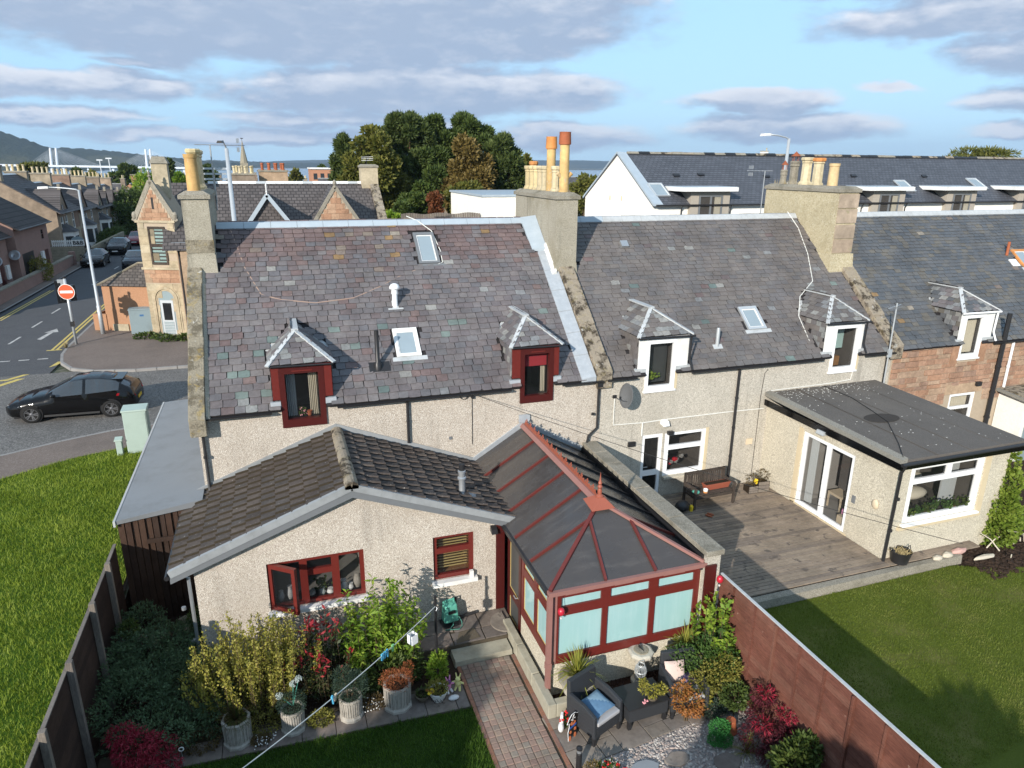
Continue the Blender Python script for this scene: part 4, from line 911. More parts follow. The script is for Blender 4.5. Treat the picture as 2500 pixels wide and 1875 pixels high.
w = DORM[17.75]; m = MB(); pbox(m,REAR,17.86,18.64,3.9,4.6,-.9,-.5); m.build('furniture','mint_board',w); m = MB(); pbox(m,REAR,17.9,18.25,3.46,3.75,-.3,-.15); m.build('ornament','interior_wood',w)
coping(H2,20.0,20.48,-.14,2.6,9,.20,'coping_lichen',seed=8)
c3 = chimney(H2,19.52,20.32,2.45,6.1,5.5,8.52,'chim_cream')
m = MB(); m.box(19.53,20.33,2.435,2.6,6.55,8.5); 
for k,(a,b,zz) in enumerate(((19.53,20.33,6.58),(19.53,20.33,7.05),(19.53,20.33,7.55),(19.53,20.33,8.03))): MB().box(a,b,2.42,2.5,zz,zz+.44).build('stone','chim_stone',c3)
m = MB(); m.hexa([(19.42,2.32,5.6),(20.44,2.32,5.6),(20.44,3,5.6),(19.42,3,5.6)],[(19.47,2.38,6.55),(20.38,2.38,6.55),(20.38,3,6.55),(19.47,3,6.55)]); m.build('plinth','chim_cream',c3)
pot(c3,'octdark',19.9,5.17,8.70,.80,.16); pot(c3,'oct',19.9,4.55,8.70,.92,.19); pot(c3,'octred',19.9,3.98,8.70,.90,.18); pot(c3,'plain',19.9,3.25,8.68,.74,.17); pot(c3,'octdark',19.9,5.7,8.70,.5,.12)
m = MB(); rr = random.Random(8)
for k in range(60): x,y = 19.7+rr.random()*.4,4.9+rr.random()*1.1; m.tube([(x,y,8.68),(x+rr.uniform(-.06,.06),y+rr.uniform(-.06,.06),8.80+rr.random()*.08)],[.006,.001],3)
o = m.build('weeds','dry_grass',c3)
gutter(H2,10.2,11.06,-.17,3.80); gutter(H2,12.8,17.36,-.17,3.80); gutter(H2,18.98,20.15,-.17,3.80)
downpipe(H2,[(14.46,-.07,3.76),(14.46,-.07,.06)],.04); downpipe(H2,[(19.95,-.07,3.78),(19.95,-.07,2.75)],.04)
dr = window(H2,REAR,*DR,[(.15,.85,.42,.94),(.15,.85,.08,.34)],'white_upvc',n0=-.10,n1=-.03,glassm='pane_dark',name='door',rd=.6)
m = MB(); m.tube([(11.54,-.02,1.0),(11.54,-.04,1.0),(11.66,-.04,1.0)],.013,6); m.build('handle','grey_metal',dr)
wn = window(H2,REAR,*WN,[(.10,.93,.10,.60),(.10,.93,.70,.94)],'white_upvc',n0=-.08,n1=.0,rd=1.2,sill=(.02,.07,.14,'roughcast_pale'))
m = MB(); pbox(m,REAR,12.5,13.3,1.55,1.9,-1.1,-.75); m.build('cupboard','interior_wood',wn); m = MB(); rr = random.Random(9)
for k in range(14): m.ico((12.5+rr.random()*.5,.25+rr.random()*.2,.82+rr.random()*.25),.07,rr,.4,k % 3)
m.build('worktop_clutter',['black_plastic','tail_red','interior_pale'],wn)
m = MB(); pbox(m,REAR,13.56,13.66,.62,1.99,-.001,.02); m.build('window_margin','sand_margin',H2)
m = MB(); pbox(m,REAR,12.33,12.43,3.3,3.82,-.001,.02); m.build('window_margin','sand_margin',H2); m = MB(); pbox(m,REAR,18.75,18.85,3.3,3.82,-.001,.02); m.build('window_margin','sand_margin',H2)
m = MB(); m.box(11.0,11.22,-.06,0,1.70,1.84); m.build('meter_box','black_plastic',H2); m = MB(); m.box(12.25,12.42,-.10,0,1.93,2.03); m.build('sensor_lamp','black_plastic',H2)
m = MB(); m.hexa([(12.0,-.2,2.26),(12.2,-.2,2.26),(12.2,0,2.28),(12.0,0,2.28)],[(12.0,-.14,2.38),(12.2,-.14,2.38),(12.2,0,2.40),(12.0,0,2.40)]); m.build('flood_lamp','white_upvc',H2)
m = MB(); m.box(15.02,15.24,-.03,0,1.27,1.45); m.build('vent_plate','peg_cream',H2)
cable('wall_cable',[(10.5,-.02,3.3),(10.5,-.02,2.42),(11.45,-.02,2.38),(12.05,-.02,2.40),(14.4,-.02,2.40),(15.5,-.02,2.38)],.016,'cable_white',H2); cable('wall_conduit',[(11.42,-.02,2.38),(11.42,-.02,1.98)],.022,'cable_white',H2)
cable('wall_cable',[(18.7,-.02,3.28),(18.65,-.02,3.0),(17.9,-.02,2.95),(15.6,-.02,2.92)],.014,'cable_white',H2)
cable('roof_cable',[on_roof(19.2,4.42,.1),on_roof(19.3,3.9),on_roof(19.05,3.0),on_roof(18.6,2.1),on_roof(17.75,1.62,.06),on_roof(17.3,1.05,.05),on_roof(17.2,.35),(17.35,-.02,3.8)],.014,'cable_white',H2,seg=2)
cable('wall_wire',[(15.35,-.02,.2),(15.35,-.02,2.8),(15.4,-.02,3.5),(15.5,-.02,3.6)],.008,'cable_black',H2)
# ---- house three
H3 = thing('terraced_house',(25.6,0,-.75),'red sandstone rubble house at the right with blue-black slates and white dormer','house')
W3 = (23.05,24.2,.9,2.06); D3F = (23.0,23.9)
w3,roof3 = house_shell(H3,20.2,31,'mortar',[(D3F[0]+.01,D3F[1]-.01,3.33,3.84),W3],'lead_pale')
RP3 = roof_pl(20.5)
e3 = exN([(22.8,24.35)],[(28.28,28.95,2.2,2.85)],lambda x,y: False)
slates(roof3,RP3,10.4,SLEN,.28,(.17,.145),lambda u,v,r: 'slate_tan' if r.random() < .015 else 'slate3',lambda u,v: e3(u,v,20.5),300,.010,seed=13)
ridge_caps(roof3,20.4,31,'lead_pale',.62)
dormer(H3,22.80,24.35,*D3F,'whitepipe',['slate','slate3','slate_pale'],61,mid=23.4)
rooflight(H3,RP3,28.28-20.5,28.95-20.5,(2.2-EY)*SL,(2.85-EY)*SL,'pot_orange'); f = MB(); b = on_roof(27.9,2.65); f.tube([b,b+Vector((0,0,.5))],.05,8); f.build('vent_pipe','pot_red',H3)
m = MB(); pbox(m,roof_pl(0),27.8,28.15,(2.25-EY)*SL,(2.5-EY)*SL,.02,.05); m.build('flashing','white_paint',H3)
rr = random.Random(4); z = -.2; rowi = 0
while z < 3.8:
    h = rr.choice((.14,.17,.2,.22)); x = 20.26
    while x < 27:
        L = rr.uniform(.28,.62); 
        if z > 1.6 and not (D3F[0]-.2 < x+L/2 < D3F[1]+.15 and z+h > 3.25) and not (W3[0]-.15 < x+L/2 < W3[1]+.15 and z < W3[3]+.2):
            MB().box(x+.008,x+L-.010,-.025-rr.random()*.02,.02,z+.008,min(z+h-.010,3.82)).build('stone','rubble',w3,bevel=.012)
        x += L
    z += h
m = MB(); m.box(22.75,24.4,-.04,.02,2.08,2.42); m.build('lintel','ashlar_red',H3)
wn = window(H3,REAR,*W3,[(.08,.92,.08,.52),(.08,.92,.60,.92)],'white_upvc',n0=-.09,n1=-.02,rd=.9); curtain(wn,REAR,23.15,24.1,1.4,2.0,-.2,'curtain_cream',9)
w = DORM[23.0]; curtain(w,REAR,23.08,23.82,3.45,4.7,-.2,'curtain_cream',9,.02)
m = MB(); m.box(23.9,24.2,-.05,.02,3.15,3.84); m.box(22.7,23.0,-.04,.02,3.15,3.84); m.build('jamb_stone','ashlar_red',H3)
gutter(H3,24.4,31,-.17,3.80); downpipe(H3,[(24.85,-.12,4.75),(24.85,-.12,.2)],.075); downpipe(H3,[(25.35,-.1,3.78),(25.35,-.1,.2)],.045,'white_upvc')
m = MB(); m.box(24.05,24.25,-.14,0,2.30,2.44); m.build('flood_lamp','black_plastic',H3)
# ------------------------------------------------------------------ kitchen extension of house one
EX = thing('kitchen_extension',(3.05,-1.5,-.75),'pebbledashed single-storey gabled extension with dark concrete tiles and red windows','extension')
FR = Pl((0,-3.05,0),(1,0,0),(0,0,1),(0,-1,0)); X0,X1,XR = -.05,6.15,3.05
def exz(x): return 1.80+.378*((x+.42) if x < XR else (6.52-x))
W1 = (1.28,3.22,.48,1.58); W2 = (4.70,5.62,.50,1.58)
m = MB(); wall_holes(m,FR,X0,X1,-.8,1.72,[W1,W2],.16)
m.add([FR(X0,1.72),FR(X1,1.72),FR(X1,exz(X1)-.06),FR(XR,exz(XR)-.06),FR(X0,exz(X0)-.06)],[(0,1,2,3,4)])
m.add([(X0,0,-.8),(X0,-3.05,-.8),(X0,-3.05,exz(X0)-.06),(X0,0,exz(X0)-.06)],[(0,1,2,3)]); m.add([(X1,0,-.8),(X1,-3.05,-.8),(X1,-3.05,exz(X1)-.06),(X1,0,exz(X1)-.06)],[(3,2,1,0)])
ew = m.build('wall','pebbledash',EX)
VY = -3.24
m = MB(); m.slab([(-.42,VY,exz(-.42)),(XR,VY,exz(XR)),(XR,-.0,exz(XR)),(-.42,-.0,exz(-.42))],.05); m.slab([(6.52,-.0,exz(6.52)),(XR,-.0,exz(XR)),(XR,VY,exz(XR)),(6.52,VY,exz(6.52))],.05)
er = m.build('roof','slate_bed',EX)
def tile_mesh(w,l,mat_,s):
    rd = random.Random(s); t = .024; vs = []; n = 6; prof = [(0,.016),(.05,.046),(.20,.050),(.27,.012),(.6,.016),(1,.010)]
    for y in (0,l): 
        for u,z in prof: vs.append(((u-.5)*w,y+rd.uniform(-.006,.006),z+(.050 if y == 0 else .0)))
    for u,z in prof: vs.append(((u-.5)*w,0,z+.050-t*1.6))
    m = MB().add(vs,[(i,i+1,n+i+1,n+i) for i in range(n-1)]); m.add(vs,[(2*n+i,2*n+i+1,i+1,i) for i in range(n-1)],1); m.m[3] = m.m[3]; m.m[n-2] = 0
    m.m[2] = 1; m.add([(-w*.5,-.012,.02),(w*.5,-.012,.02),(w*.5,.004,.045),(-w*.5,.004,.045)],[(0,1,2,3)],1)
    return m.mesh('roof_tile',[mat_,'tile_moss_shade'])
TM = [tile_mesh(.276,.335,'tile_conc',k) for k in range(4)]
L_ = math.hypot(1,.378); k1 = 1/L_; k2_ = .378/L_; rr = random.Random(6)
for side in (0,1):
    pl = Pl((-.44,0,exz(-.42)),(0,-1,0),(k1,0,k2_)) if side == 0 else Pl((6.54,VY,exz(6.52)),(0,1,0),(-k1,0,k2_))
    S = 3.49*L_; nr = 12; g_ = S/nr
    for i in range(11):
        for r in range(nr):
            u = .147+i*.2935; v = r*g_+rr.uniform(-.006,.006)
            inst(rr.choice(TM),'roof_tile',er,frame(pl.U*1+pl.V*rr.uniform(-.012,.012),pl.V,pl.N,pl(u,v,.012+rr.uniform(0,.006))))
    for r in range(nr):
        v = r*g_; uu = 3.24 if side == 0 else 0
        mm = MB(); a,b = (3.18,3.27) if side == 0 else (-.03,.06); pbox(mm,pl,a,b,v,v+g_*.995,.055,.072,0); pbox(mm,pl,b-.02 if side == 0 else a,b if side == 0 else a+.02,v,v+g_*.995,-.07,.0545,0); pass
        mm.build('verge_unit','grey_verge',er)
mm = MB()
for s_,xa in ((0,-.44),(1,6.54)):
    p = [(xa,VY+.02,exz(max(-.42,min(6.52,xa)))-.20),(XR,VY+.02,exz(XR)-.22),(XR,VY+.02,exz(XR)-.03),(xa,VY+.02,exz(max(-.42,min(6.52,xa)))-.03)]
    q = [(x,y-.035,z) for x,y,z in p]; mm.add(p+q,[(0,1,2,3),(7,6,5,4),(0,4,5,1),(1,5,6,2),(2,6,7,3),(3,7,4,0)])
mm.build('bargeboard','grey_fascia',EX)
mm = MB(); mm.add([(-.42,VY,exz(-.42)-.16),(XR,VY,exz(XR)-.2),(XR,-3.05,exz(XR)-.2),(-.42,-3.05,exz(-.42)-.16),(6.52,VY,exz(6.52)-.16),(6.52,-3.05,exz(6.52)-.16)],[(3,2,1,0),(2,5,4,1)]); mm.build('soffit','grey_fascia',EX)
for i in range(8):
    a = VY-.03+i*(3.27/8); b = a+3.27/8-.006; mm = MB(); pr = [(XR+.14*math.cos(t),exz(XR)+.015+.115*math.sin(t)) for t in [R(-20)+R(220)*k/8 for k in range(9)]]
    mm.prism(pr,'y',a,b); mm.build('ridge_tile','coping_lichen',er)
mm = MB(); mm.hexa([(-.42,-.02,exz(-.42)),(XR,-.02,exz(XR)),(XR,0.0,exz(XR)),(-.42,0.0,exz(-.42))],[(-.42,-.04,exz(-.42)+.16),(XR,-.04,exz(XR)+.2),(XR,0.0,exz(XR)+.2),(-.42,0.0,exz(-.42)+.16)]); mm.add([(XR,-.03,exz(XR)),(6.52,-.03,exz(6.52)),(6.52,-.03,exz(6.52)+.16),(XR,-.03,exz(XR)+.2)],[(0,1,2,3)])
mm.build('lead_flashing','grey_verge',EX)
mm = MB(); mm.tube([(-.49,VY-.03,exz(-.42)-.06),(-.49,0,exz(-.42)-.06)],.05,8); mm.build('gutter','black_plastic',EX); downpipe(EX,[(-.40,-3.0,1.66),(-.16,-3.0,1.55),(-.16,-3.0,-.7)],.035,'grey_metal')
mm = MB(); mm.tube([(6.55,VY-.03,exz(6.52)-.05),(6.55,-.2,exz(6.52)-.05)],.05,8); mm.build('gutter','black_plastic',EX)
fx,fy = 5.55,-2.35; fz = exz(fx); mm = MB(); mm.lathe([(.11,-.08),(.075,.03),(.072,.34),(.10,.36),(.10,.40),(.075,.42),(.075,.50),(.09,.51),(.09,.56),(.05,.58)],(fx,fy,fz+.02),14); ff = mm.build('flue_pipe','grey_metal',EX,smooth=True)
mm = MB(); mm.lathe([(.07,.58),(.07,.72),(.03,.72)],(fx,fy,fz+.02),12); mm.build('cowl','black_plastic',ff)
mm = MB(); pl = Pl((6.54,VY,exz(6.52)),(0,1,0),(-k1,0,k2_)); pbox(mm,pl,.62,.98,.62,1.12,.035,.06); mm.build('flashing','grey_verge',EX)
wa = window(EX,FR,*W1,[(.035,.325,.07,.93),(.405,.655,.07,.60),(.405,.655,.72,.92),(.735,.955,.07,.92)],'red_frame_face',n0=-.14,n1=-.05,rd=1.6,sill=(.05,.09,.12,'white_paint'),rm='interior_pale')
hp = Pl((1.30,-3.01,0),(math.cos(R(-38)),math.sin(R(-38)),0),(0,0,1)); cs = window(EX,hp,0,.64,.50,1.56,[(.13,.87,.09,.91)],'red_frame_face',n0=-.05,n1=.0,rm=None,name='open_casement')
mm = MB(); mm.box(1.31,3.19,-2.9,-2.55,.46,.50); wsl = mm.build('inner_sill','white_paint',wa)
rr = random.Random(12)
for k,(x,h,r,mt) in enumerate(((1.50,.22,.07,'white_paint'),(1.68,.30,.075,'white_paint'),(2.12,.12,.09,'stone_pot'),(2.34,.16,.07,'glass_globe'),(2.5,.12,.08,'white_paint'),(2.78,.24,.10,'white_paint'),(2.93,.14,.07,'white_paint'),(3.08,.34,.09,'stone_pot'))):
    mb = MB(); mb.lathe([(r*.6,0),(r,h*.35),(r*.8,h*.7),(r*.6,h*.85),(r*.75,h),(r*.6,h)],(x,-2.74+rr.uniform(-.05,.05),.502),12); mb.build(('jug','vase','bowl','flower_pot')[k % 4],mt,wa,smooth=True)
mb = MB()
for k in range(70): mb.ico((2.34+rr.gauss(0,.06),-2.74+rr.gauss(0,.04),.74+rr.gauss(0,.07)),(.03,.012,.03),rr,.4)
mb.build('house_plant','leaf_mid',wa)
wb = window(EX,FR,*W2,[(.10,.90,.09,.58),(.10,.90,.70,.93)],'red_frame_face',n0=-.14,n1=-.05,rd=.9,sill=(.05,.10,.14,'white_paint'),rm='interior_wood')
for k in range(13): mb = MB(); z = .66+k*.067; mb.add([FR(4.8,z,-.24),FR(5.52,z,-.24),FR(5.52,z+.012,-.275),FR(4.8,z+.012,-.275)],[(0,1,2,3)]); mb.build('blind_slat','cream_stripe',wb)
mb = MB(); pbox(mb,FR,5.08,5.20,-.15,-.01,.0,.02); mb.build('air_vent','black_plastic',EX)
mb = MB(); mb.hexa([(6.0,-3.2,1.50),(6.13,-3.2,1.50),(6.13,-3.05,1.52),(6.0,-3.05,1.52)],[(6.0,-3.17,1.60),(6.13,-3.17,1.60),(6.13,-3.05,1.66),(6.0,-3.05,1.66)]); mb.build('flood_lamp','black_plastic',EX)
bx = MB().box(5.50,5.58,-3.17,-3.09,.502,.66); o = bx.build('carton','white_paint'); tag(o,'small white carton standing on the sill of the kitchen window with blinds','box')
mb = MB(); mb.box(6.13,6.33,-3.08,-3.0,-.72,1.66); mb.build('door_panel','red_frame',EX)
# ------------------------------------------------------------------ conservatory
CS = thing('conservatory',(7.9,-4.4,-.75),'mahogany red conservatory with smoked roof panels, crested ridge and finial','conservatory')
CX0,CX1,CY,CZ,RX,RRZ,RYF = 6.36,9.58,-5.85,1.78,7.86,2.70,-4.62
LP = Pl((CX0,0,0),(0,-1,0),(0,0,1)); FP = Pl((0,CY,0),(1,0,0),(0,0,1))      # left face: u = -Y
m = MB(); m.add([LP(4.15,-.78),LP(5.85,-.78),LP(5.85,.02),LP(4.15,.02)],[(0,1,2,3)]); m.add([FP(CX0,-.78),FP(9.95,-.78),FP(9.95,.02),FP(CX0,.02)],[(0,1,2,3)]); m.add([LP(4.15,.02),LP(5.85,.02),LP(5.85,.02,-.25),LP(4.15,.02,-.25)],[(0,1,2,3)])
m.add([(CX1,CY,.02),(9.93,CY,.02),(9.93,CY,1.72),(CX1,CY,1.72)],[(0,1,2,3)]); m.build('dwarf_wall','roughcast_pale',CS)
m = MB(); m.box(CX0+.05,9.55,-5.7,-.05,-.72,-.62); m.build('floor','interior_pale',CS)
cw = window(CS,FP,CX0+.05,CX1,.04,1.66,[(.030,.318,.115,.660),(.355,.648,.115,.660),(.685,.965,.115,.660),(.045,.305,.785,.905),(.370,.635,.785,.905),(.700,.955,.785,.905)],'red_frame_face',n0=-.05,n1=.01,glassm='pane_mint',rm=None)
cl = window(CS,LP,4.18,5.78,.04,1.66,[(.06,.47,.13,.64),(.55,.95,.13,.64),(.08,.45,.76,.92),(.57,.93,.76,.92)],'red_frame_face',n0=-.05,n1=.01,glassm='pane_mint',rm=None,beads='cream_stripe')
cdr = window(CS,LP,3.22,4.10,-.66,1.66,[(.14,.84,.38,.94),(.14,.84,.05,.30)],'red_frame',n0=-.05,n1=.0,glassm='pane_frost',name='door',rm=None,beads='cream_stripe')
m = MB(); m.tube([LP(3.95,.30,.01),LP(3.95,.30,.06),LP(3.83,.30,.06)],.014,6); m.build('handle','grey_metal',cdr)
m = MB(); m.box(CX0-.02,CX0+.10,CY-.015,CY+.10,.04,1.70); m.build('corner_post','pink_plastic',CS); m = MB(); m.box(CX0-.12,CX0-.03,CY-.11,CY-.02,-.62,1.68); m.box(CX0-.13,CX0-.02,CY-.12,CY-.01,.02,.16); m.build('downpipe','pink_plastic',CS)
m = MB(); m.box(9.585,9.83,-6.03,-5.985,-.05,1.70); m.build('end_panel','red_frame',CS)
for u0,u1 in ((6.62,7.05),(7.65,8.05),(8.72,9.2)): m = MB(); pbox(m,FP,u0,u1,1.565,1.60,.011,.03); m.build('trickle_vent','pink_plastic',cw)
m = MB(); m.box(CX0-.12,CX1+.05,CY-.14,CY-.02,1.66,1.75); m.build('gutter','pink_plastic',CS); m = MB(); m.box(CX0-.14,CX0-.02,CY-.02,-3.10,1.64,1.74); m.build('gutter','black_plastic',CS)
def lz(x): return CZ+(RRZ-CZ)*((x-CX0) if x < RX else (CX1-x))/((RX-CX0) if x < RX else (CX1-RX))
def P3(x,y): return Vector((x,y,lz(x)))
A,B,C_,D_ = Vector((CX0-.08,CY-.08,CZ-.04)),Vector((CX1,CY-.08,CZ-.04)),Vector((RX,RYF,RRZ)),Vector((RX,0,RRZ))
lys = [0,-1.02,-1.99,-2.96,-3.90]; 
def panel(pts,t=.02): MB().slab(pts,t).build('roof_panel','poly_roof',CS)
bars = MB; g_ = .0
def gbar(p,q,w=.05,h=.05,mat_='bar_red',nm='glazing_bar'): m = MB().bar(p+Vector((0,0,.03)),q+Vector((0,0,.03)),w,h); m.build(nm,mat_,CS)
for i in range(4):
    a,b = lys[i],lys[i+1]; panel([(CX0-.08,b,CZ-.04),(RX,b,RRZ),(RX,a,RRZ),(CX0-.08,a,CZ-.04)][::-1] if 0 else [(CX0-.08,a,CZ-.04),(CX0-.08,b,CZ-.04),(RX,b,RRZ),(RX,a,RRZ)]); panel([(CX1,b,CZ-.04),(CX1,a,CZ-.04),(RX,a,RRZ),(RX,b,RRZ)])
hipL = lambda t: A.lerp(C_,t); hipR = lambda t: B.lerp(C_,t)
tj = (-4.87-(CY-.08))/(RYF-(CY-.08))
jl,jr = hipL(.78),hipR(.78)
panel([(CX0-.08,-3.9,CZ-.04),(CX0-.08,-4.86,CZ-.04),jl,C_,(RX,-3.9,RRZ)]); panel([(CX0-.08,-4.86,CZ-.04),A,jl]); panel([(CX1,-4.86,CZ-.04),(CX1,-3.9,CZ-.04),(RX,-3.9,RRZ),C_,jr]); panel([B,(CX1,-4.86,CZ-.04),jr])
f1,f2 = Vector((7.42,CY-.08,CZ-.04)),Vector((8.50,CY-.08,CZ-.04)); fl2,fr2 = hipL(.78),hipR(.70)
panel([A,f1,fl2]); panel([f1,f2,fr2,C_,fl2]); panel([f2,B,fr2])
for y in lys[1:]: gbar(Vector((CX0-.08,y,CZ-.04)),Vector((RX,y,RRZ))); gbar(Vector((CX1,y,CZ-.04)),Vector((RX,y,RRZ)),mat_='black_metal')
gbar(Vector((CX0-.08,-4.86,CZ-.04)),jl); gbar(Vector((CX1,-4.86,CZ-.04)),jr); gbar(f1,fl2); gbar(f2,fr2); gbar(A,C_,.075,.06); gbar(B,C_,.075,.06,'pink_plastic')
m = MB(); pr = [(RX-.12,RRZ+.0),(RX-.05,RRZ+.085),(RX+.05,RRZ+.085),(RX+.12,RRZ+.0)]; m.prism(pr,'y',RYF+.05,-.02); rg = m.build('ridge','pink_plastic',CS)
y = -.25
cm = MB(); cm.box(-.010,.010,-.14,.14,0,.05)
for (yy,zz,r) in ((-.09,.075,.035),(.0,.10,.045),(.09,.075,.035)): cm.lathe([(r,-.009),(r,.009)],(0,0,0),7) if 0 else None
for yy,h in ((-.10,.11),(-.05,.09),(.0,.19),(.05,.09),(.10,.11)): cm.hexa([(-.008,yy-.016,.03),(.008,yy-.016,.03),(.008,yy+.016,.03),(-.008,yy+.016,.03)],[(-.008,yy-.010,h),(.008,yy-.010,h),(.008,yy+.010,h),(-.008,yy+.010,h)])
for yy,zz in ((0,.165),(-.03,.135),(.03,.135),(-.1,.095),(.1,.095)): cm.ico((0,yy,zz),(.010,.022,.022))
cme = cm.mesh('cresting','terracotta_plastic')
while y > RYF+.2: inst(cme,'cresting',rg,Matrix.Translation((RX,y,RRZ+.085))); y -= .29
m = MB(); q = Vector((RX,RYF,RRZ)); m.hexa([q+Vector((-.26,-.22,-.06)),q+Vector((.26,-.22,-.06)),q+Vector((.25,.26,.0)),q+Vector((-.25,.26,.0))],[q+Vector((-.07,-.08,.14)),q+Vector((.07,-.08,.14)),q+Vector((.07,.08,.14)),q+Vector((-.07,.08,.14))])
m.lathe([(.085,.13),(.085,.16),(.045,.19),(.05,.27),(.035,.32),(.055,.36),(.03,.40),(.045,.44),(.02,.50),(.012,.58),(.002,.68)],q,12); m.build('finial','terracotta_plastic',CS,smooth=True)
m = MB(); m.hexa([(6.45,-.03,lz(6.45)),(RX,-.03,RRZ),(RX,0,RRZ),(6.45,0,lz(6.45))],[(6.45,-.05,lz(6.45)+.13),(RX,-.05,RRZ+.16),(RX,0,RRZ+.16),(6.45,0,lz(6.45)+.13)]); m.hexa([(RX,-.03,RRZ),(CX1,-.03,lz(CX1)),(CX1,0,lz(CX1)),(RX,0,RRZ)],[(RX,-.05,RRZ+.16),(CX1,-.05,lz(CX1)+.14),(CX1,0,lz(CX1)+.14),(RX,0,RRZ+.16)]); m.box(RX-.14,RX+.16,-.06,-.0,RRZ+.12,RRZ+.32); m.build('lead_flashing','lead',CS)
PW = thing('parapet_wall',(9.77,-3,-.75),'boundary wall with lichened concrete coping beside the conservatory roof','wall')
m = MB(); m.box(9.60,9.94,-5.98,-.02,-.75,1.92); m.build('wall','roughcast_grey',PW); m = MB(); m.box(9.55,9.60,-5.9,-.02,1.55,1.90); m.build('lead_flashing','black_metal',PW)
for i in range(8): a = -6.06+i*(6.0/8); MB().box(9.56,9.97,a+.006,a+.744,1.92,2.04+RND.uniform(-.006,.006)).build('coping_stone','conc_cap',PW,bevel=.012)
# ------------------------------------------------------------------ timber store in the side passage
ST = thing('side_store',(-.9,3,-.75),'lean-to side store with smooth grey roof and dark board front','shed')
m = MB(); m.hexa([(-1.72,-1.0,1.90),(-.02,-.62,1.92),(-.02,7.2,1.95),(-1.72,7.2,1.90)],[(-1.72,-1.0,1.98),(-.02,-.62,2.06),(-.02,7.2,2.06),(-1.72,7.2,1.98)]); m.build('roof','grey_store_roof',ST)
m = MB(); m.box(-1.76,-1.715,-1.02,7.2,1.86,1.99); m.build('fascia','store_fascia',ST)
m = MB(); m.box(-1.66,-1.62,-.8,7.1,-.05,1.86); m.build('side_wall','fence_dark',ST)
for i in range(13):
    x = -1.70+i*.128; yb = -.93+.38*(x+1.72)/1.7; MB().box(x,x+.120,yb-.012*(i % 2),yb+.02,-.75,1.89).build('plank','plank',ST)
m = MB(); m.box(-1.2,-.1,-.90,-.86,1.30,1.40); m.build('rail','plank',ST)
# ------------------------------------------------------------------ flat-roofed extension of house two
E2 = thing('flat_roof_extension',(17.5,-2.4,-.3),'pale roughcast flat-roofed extension with patio doors and felt roof','extension')
LX,RX2,FY = 15.66,19.35,-4.8
L2 = Pl((LX,0,0),(0,-1,0),(0,0,1)); F2 = Pl((0,FY,0),(1,0,0),(0,0,1))
PD = (1.62,3.50,.03,2.24); WF = (16.08,18.52,.90,2.42)
m = MB(); wall_holes(m,L2,0,4.8,-.3,2.52,[PD],.16); wall_holes(m,F2,LX,RX2,-.3,2.52,[WF],.16); m.add([(RX2,FY,-.3),(RX2,0,-.3),(RX2,0,2.52),(RX2,FY,2.52)],[(0,1,2,3)]); m.build('wall','roughcast_pale',E2)
m = MB(); m.hexa([(15.52,-4.97,2.58),(19.60,-4.97,2.60),(19.66,-.02,2.82),(15.54,-.02,2.80)],[(15.52,-4.97,2.75),(19.60,-4.97,2.77),(19.66,-.02,2.90),(15.54,-.02,2.88)]); rf = m.build('roof','felt',E2)
m = MB(); m.hexa([(15.49,-4.99,2.66),(15.66,-4.99,2.66),(15.66,-.03,2.78),(15.49,-.03,2.78)],[(15.49,-4.99,2.77),(15.66,-4.99,2.81),(15.66,-.03,2.94),(15.49,-.03,2.90)]); m.build('felt_edge','felt_edge',rf)
m = MB(); m.box(15.50,15.52,-4.98,-.03,2.50,2.68); m.box(15.50,19.60,-4.99,-4.97,2.50,2.68); m.build('fascia','black_paint',E2)
m = MB(); m.tube([(15.46,-5.04,2.66),(19.66,-5.04,2.70)],.045,8); m.build('gutter','black_plastic',E2)
downpipe(E2,[(15.58,-5.03,2.62),(15.62,-4.92,2.40),(15.62,-4.88,.0)],.038)
m = MB(); m.lathe([(.01,.0),(.55,.0),(.52,.006),(.01,.008)],(17.2,-2.7,0),22,sx=1,sy=.55); m.xform(Matrix.Translation((0,0,2.832)) @ Matrix.Translation((0,-2.7,0)) @ Matrix.Rotation(.026,4,'X') @ Matrix.Translation((0,2.7,0)) @ Matrix.Rotation(0,4,'X')); m.build('felt_patch','felt_patch',rf)
for x in (16.6,17.65,18.7): m = MB(); m.hexa([(x,-4.96,2.765),(x+.05,-4.96,2.765),(x+.05,-.05,2.905),(x,-.05,2.905)],[(x,-4.96,2.775),(x+.05,-4.96,2.775),(x+.05,-.05,2.902),(x,-.05,2.902)]); m.build('felt_seam','felt',rf)
rr = random.Random(21); m = MB()
for k in range(260): x,y = rr.uniform(15.6,19.6),-abs(rr.gauss(0,.5))-.06 if k < 180 else rr.uniform(-4.9,-.1); m.ico((x,max(y,-4.9),2.76+.128*(max(y,-4.9)+4.97)/4.95+.006),(rr.uniform(.008,.03),rr.uniform(.006,.02),.006),rr,.4)
o = m.build('moss_bits','mortar_white',rf); o['kind'] = 'stuff'
pd = window(E2,L2,*PD,[(.06,.46,.05,.95),(.54,.94,.05,.95)],'white_upvc',n0=-.10,n1=-.03,name='patio_door',rd=2.2,rm='interior_pale')
m = MB(); pbox(m,L2,2.52,2.60,.05,2.2,-.029,-.0); m.build('sliding_stile','white_upvc',pd)
curtain(pd,L2,1.72,2.0,.1,2.15,-.25,'curtain_pale',5)
m = MB()
for (a,b,c) in ((2.1,.45,-.7),(2.9,.45,-.9)):
    pbox(m,L2,a,a+.5,b,b+.07,c-.5,c); pbox(m,L2,a,a+.5,b+.07,b+.62,c-.5,c-.42)
    for uu in (a,a+.46):
        for nn in (c-.5,c-.04): pbox(m,L2,uu,uu+.04,0,b,nn,nn+.04)
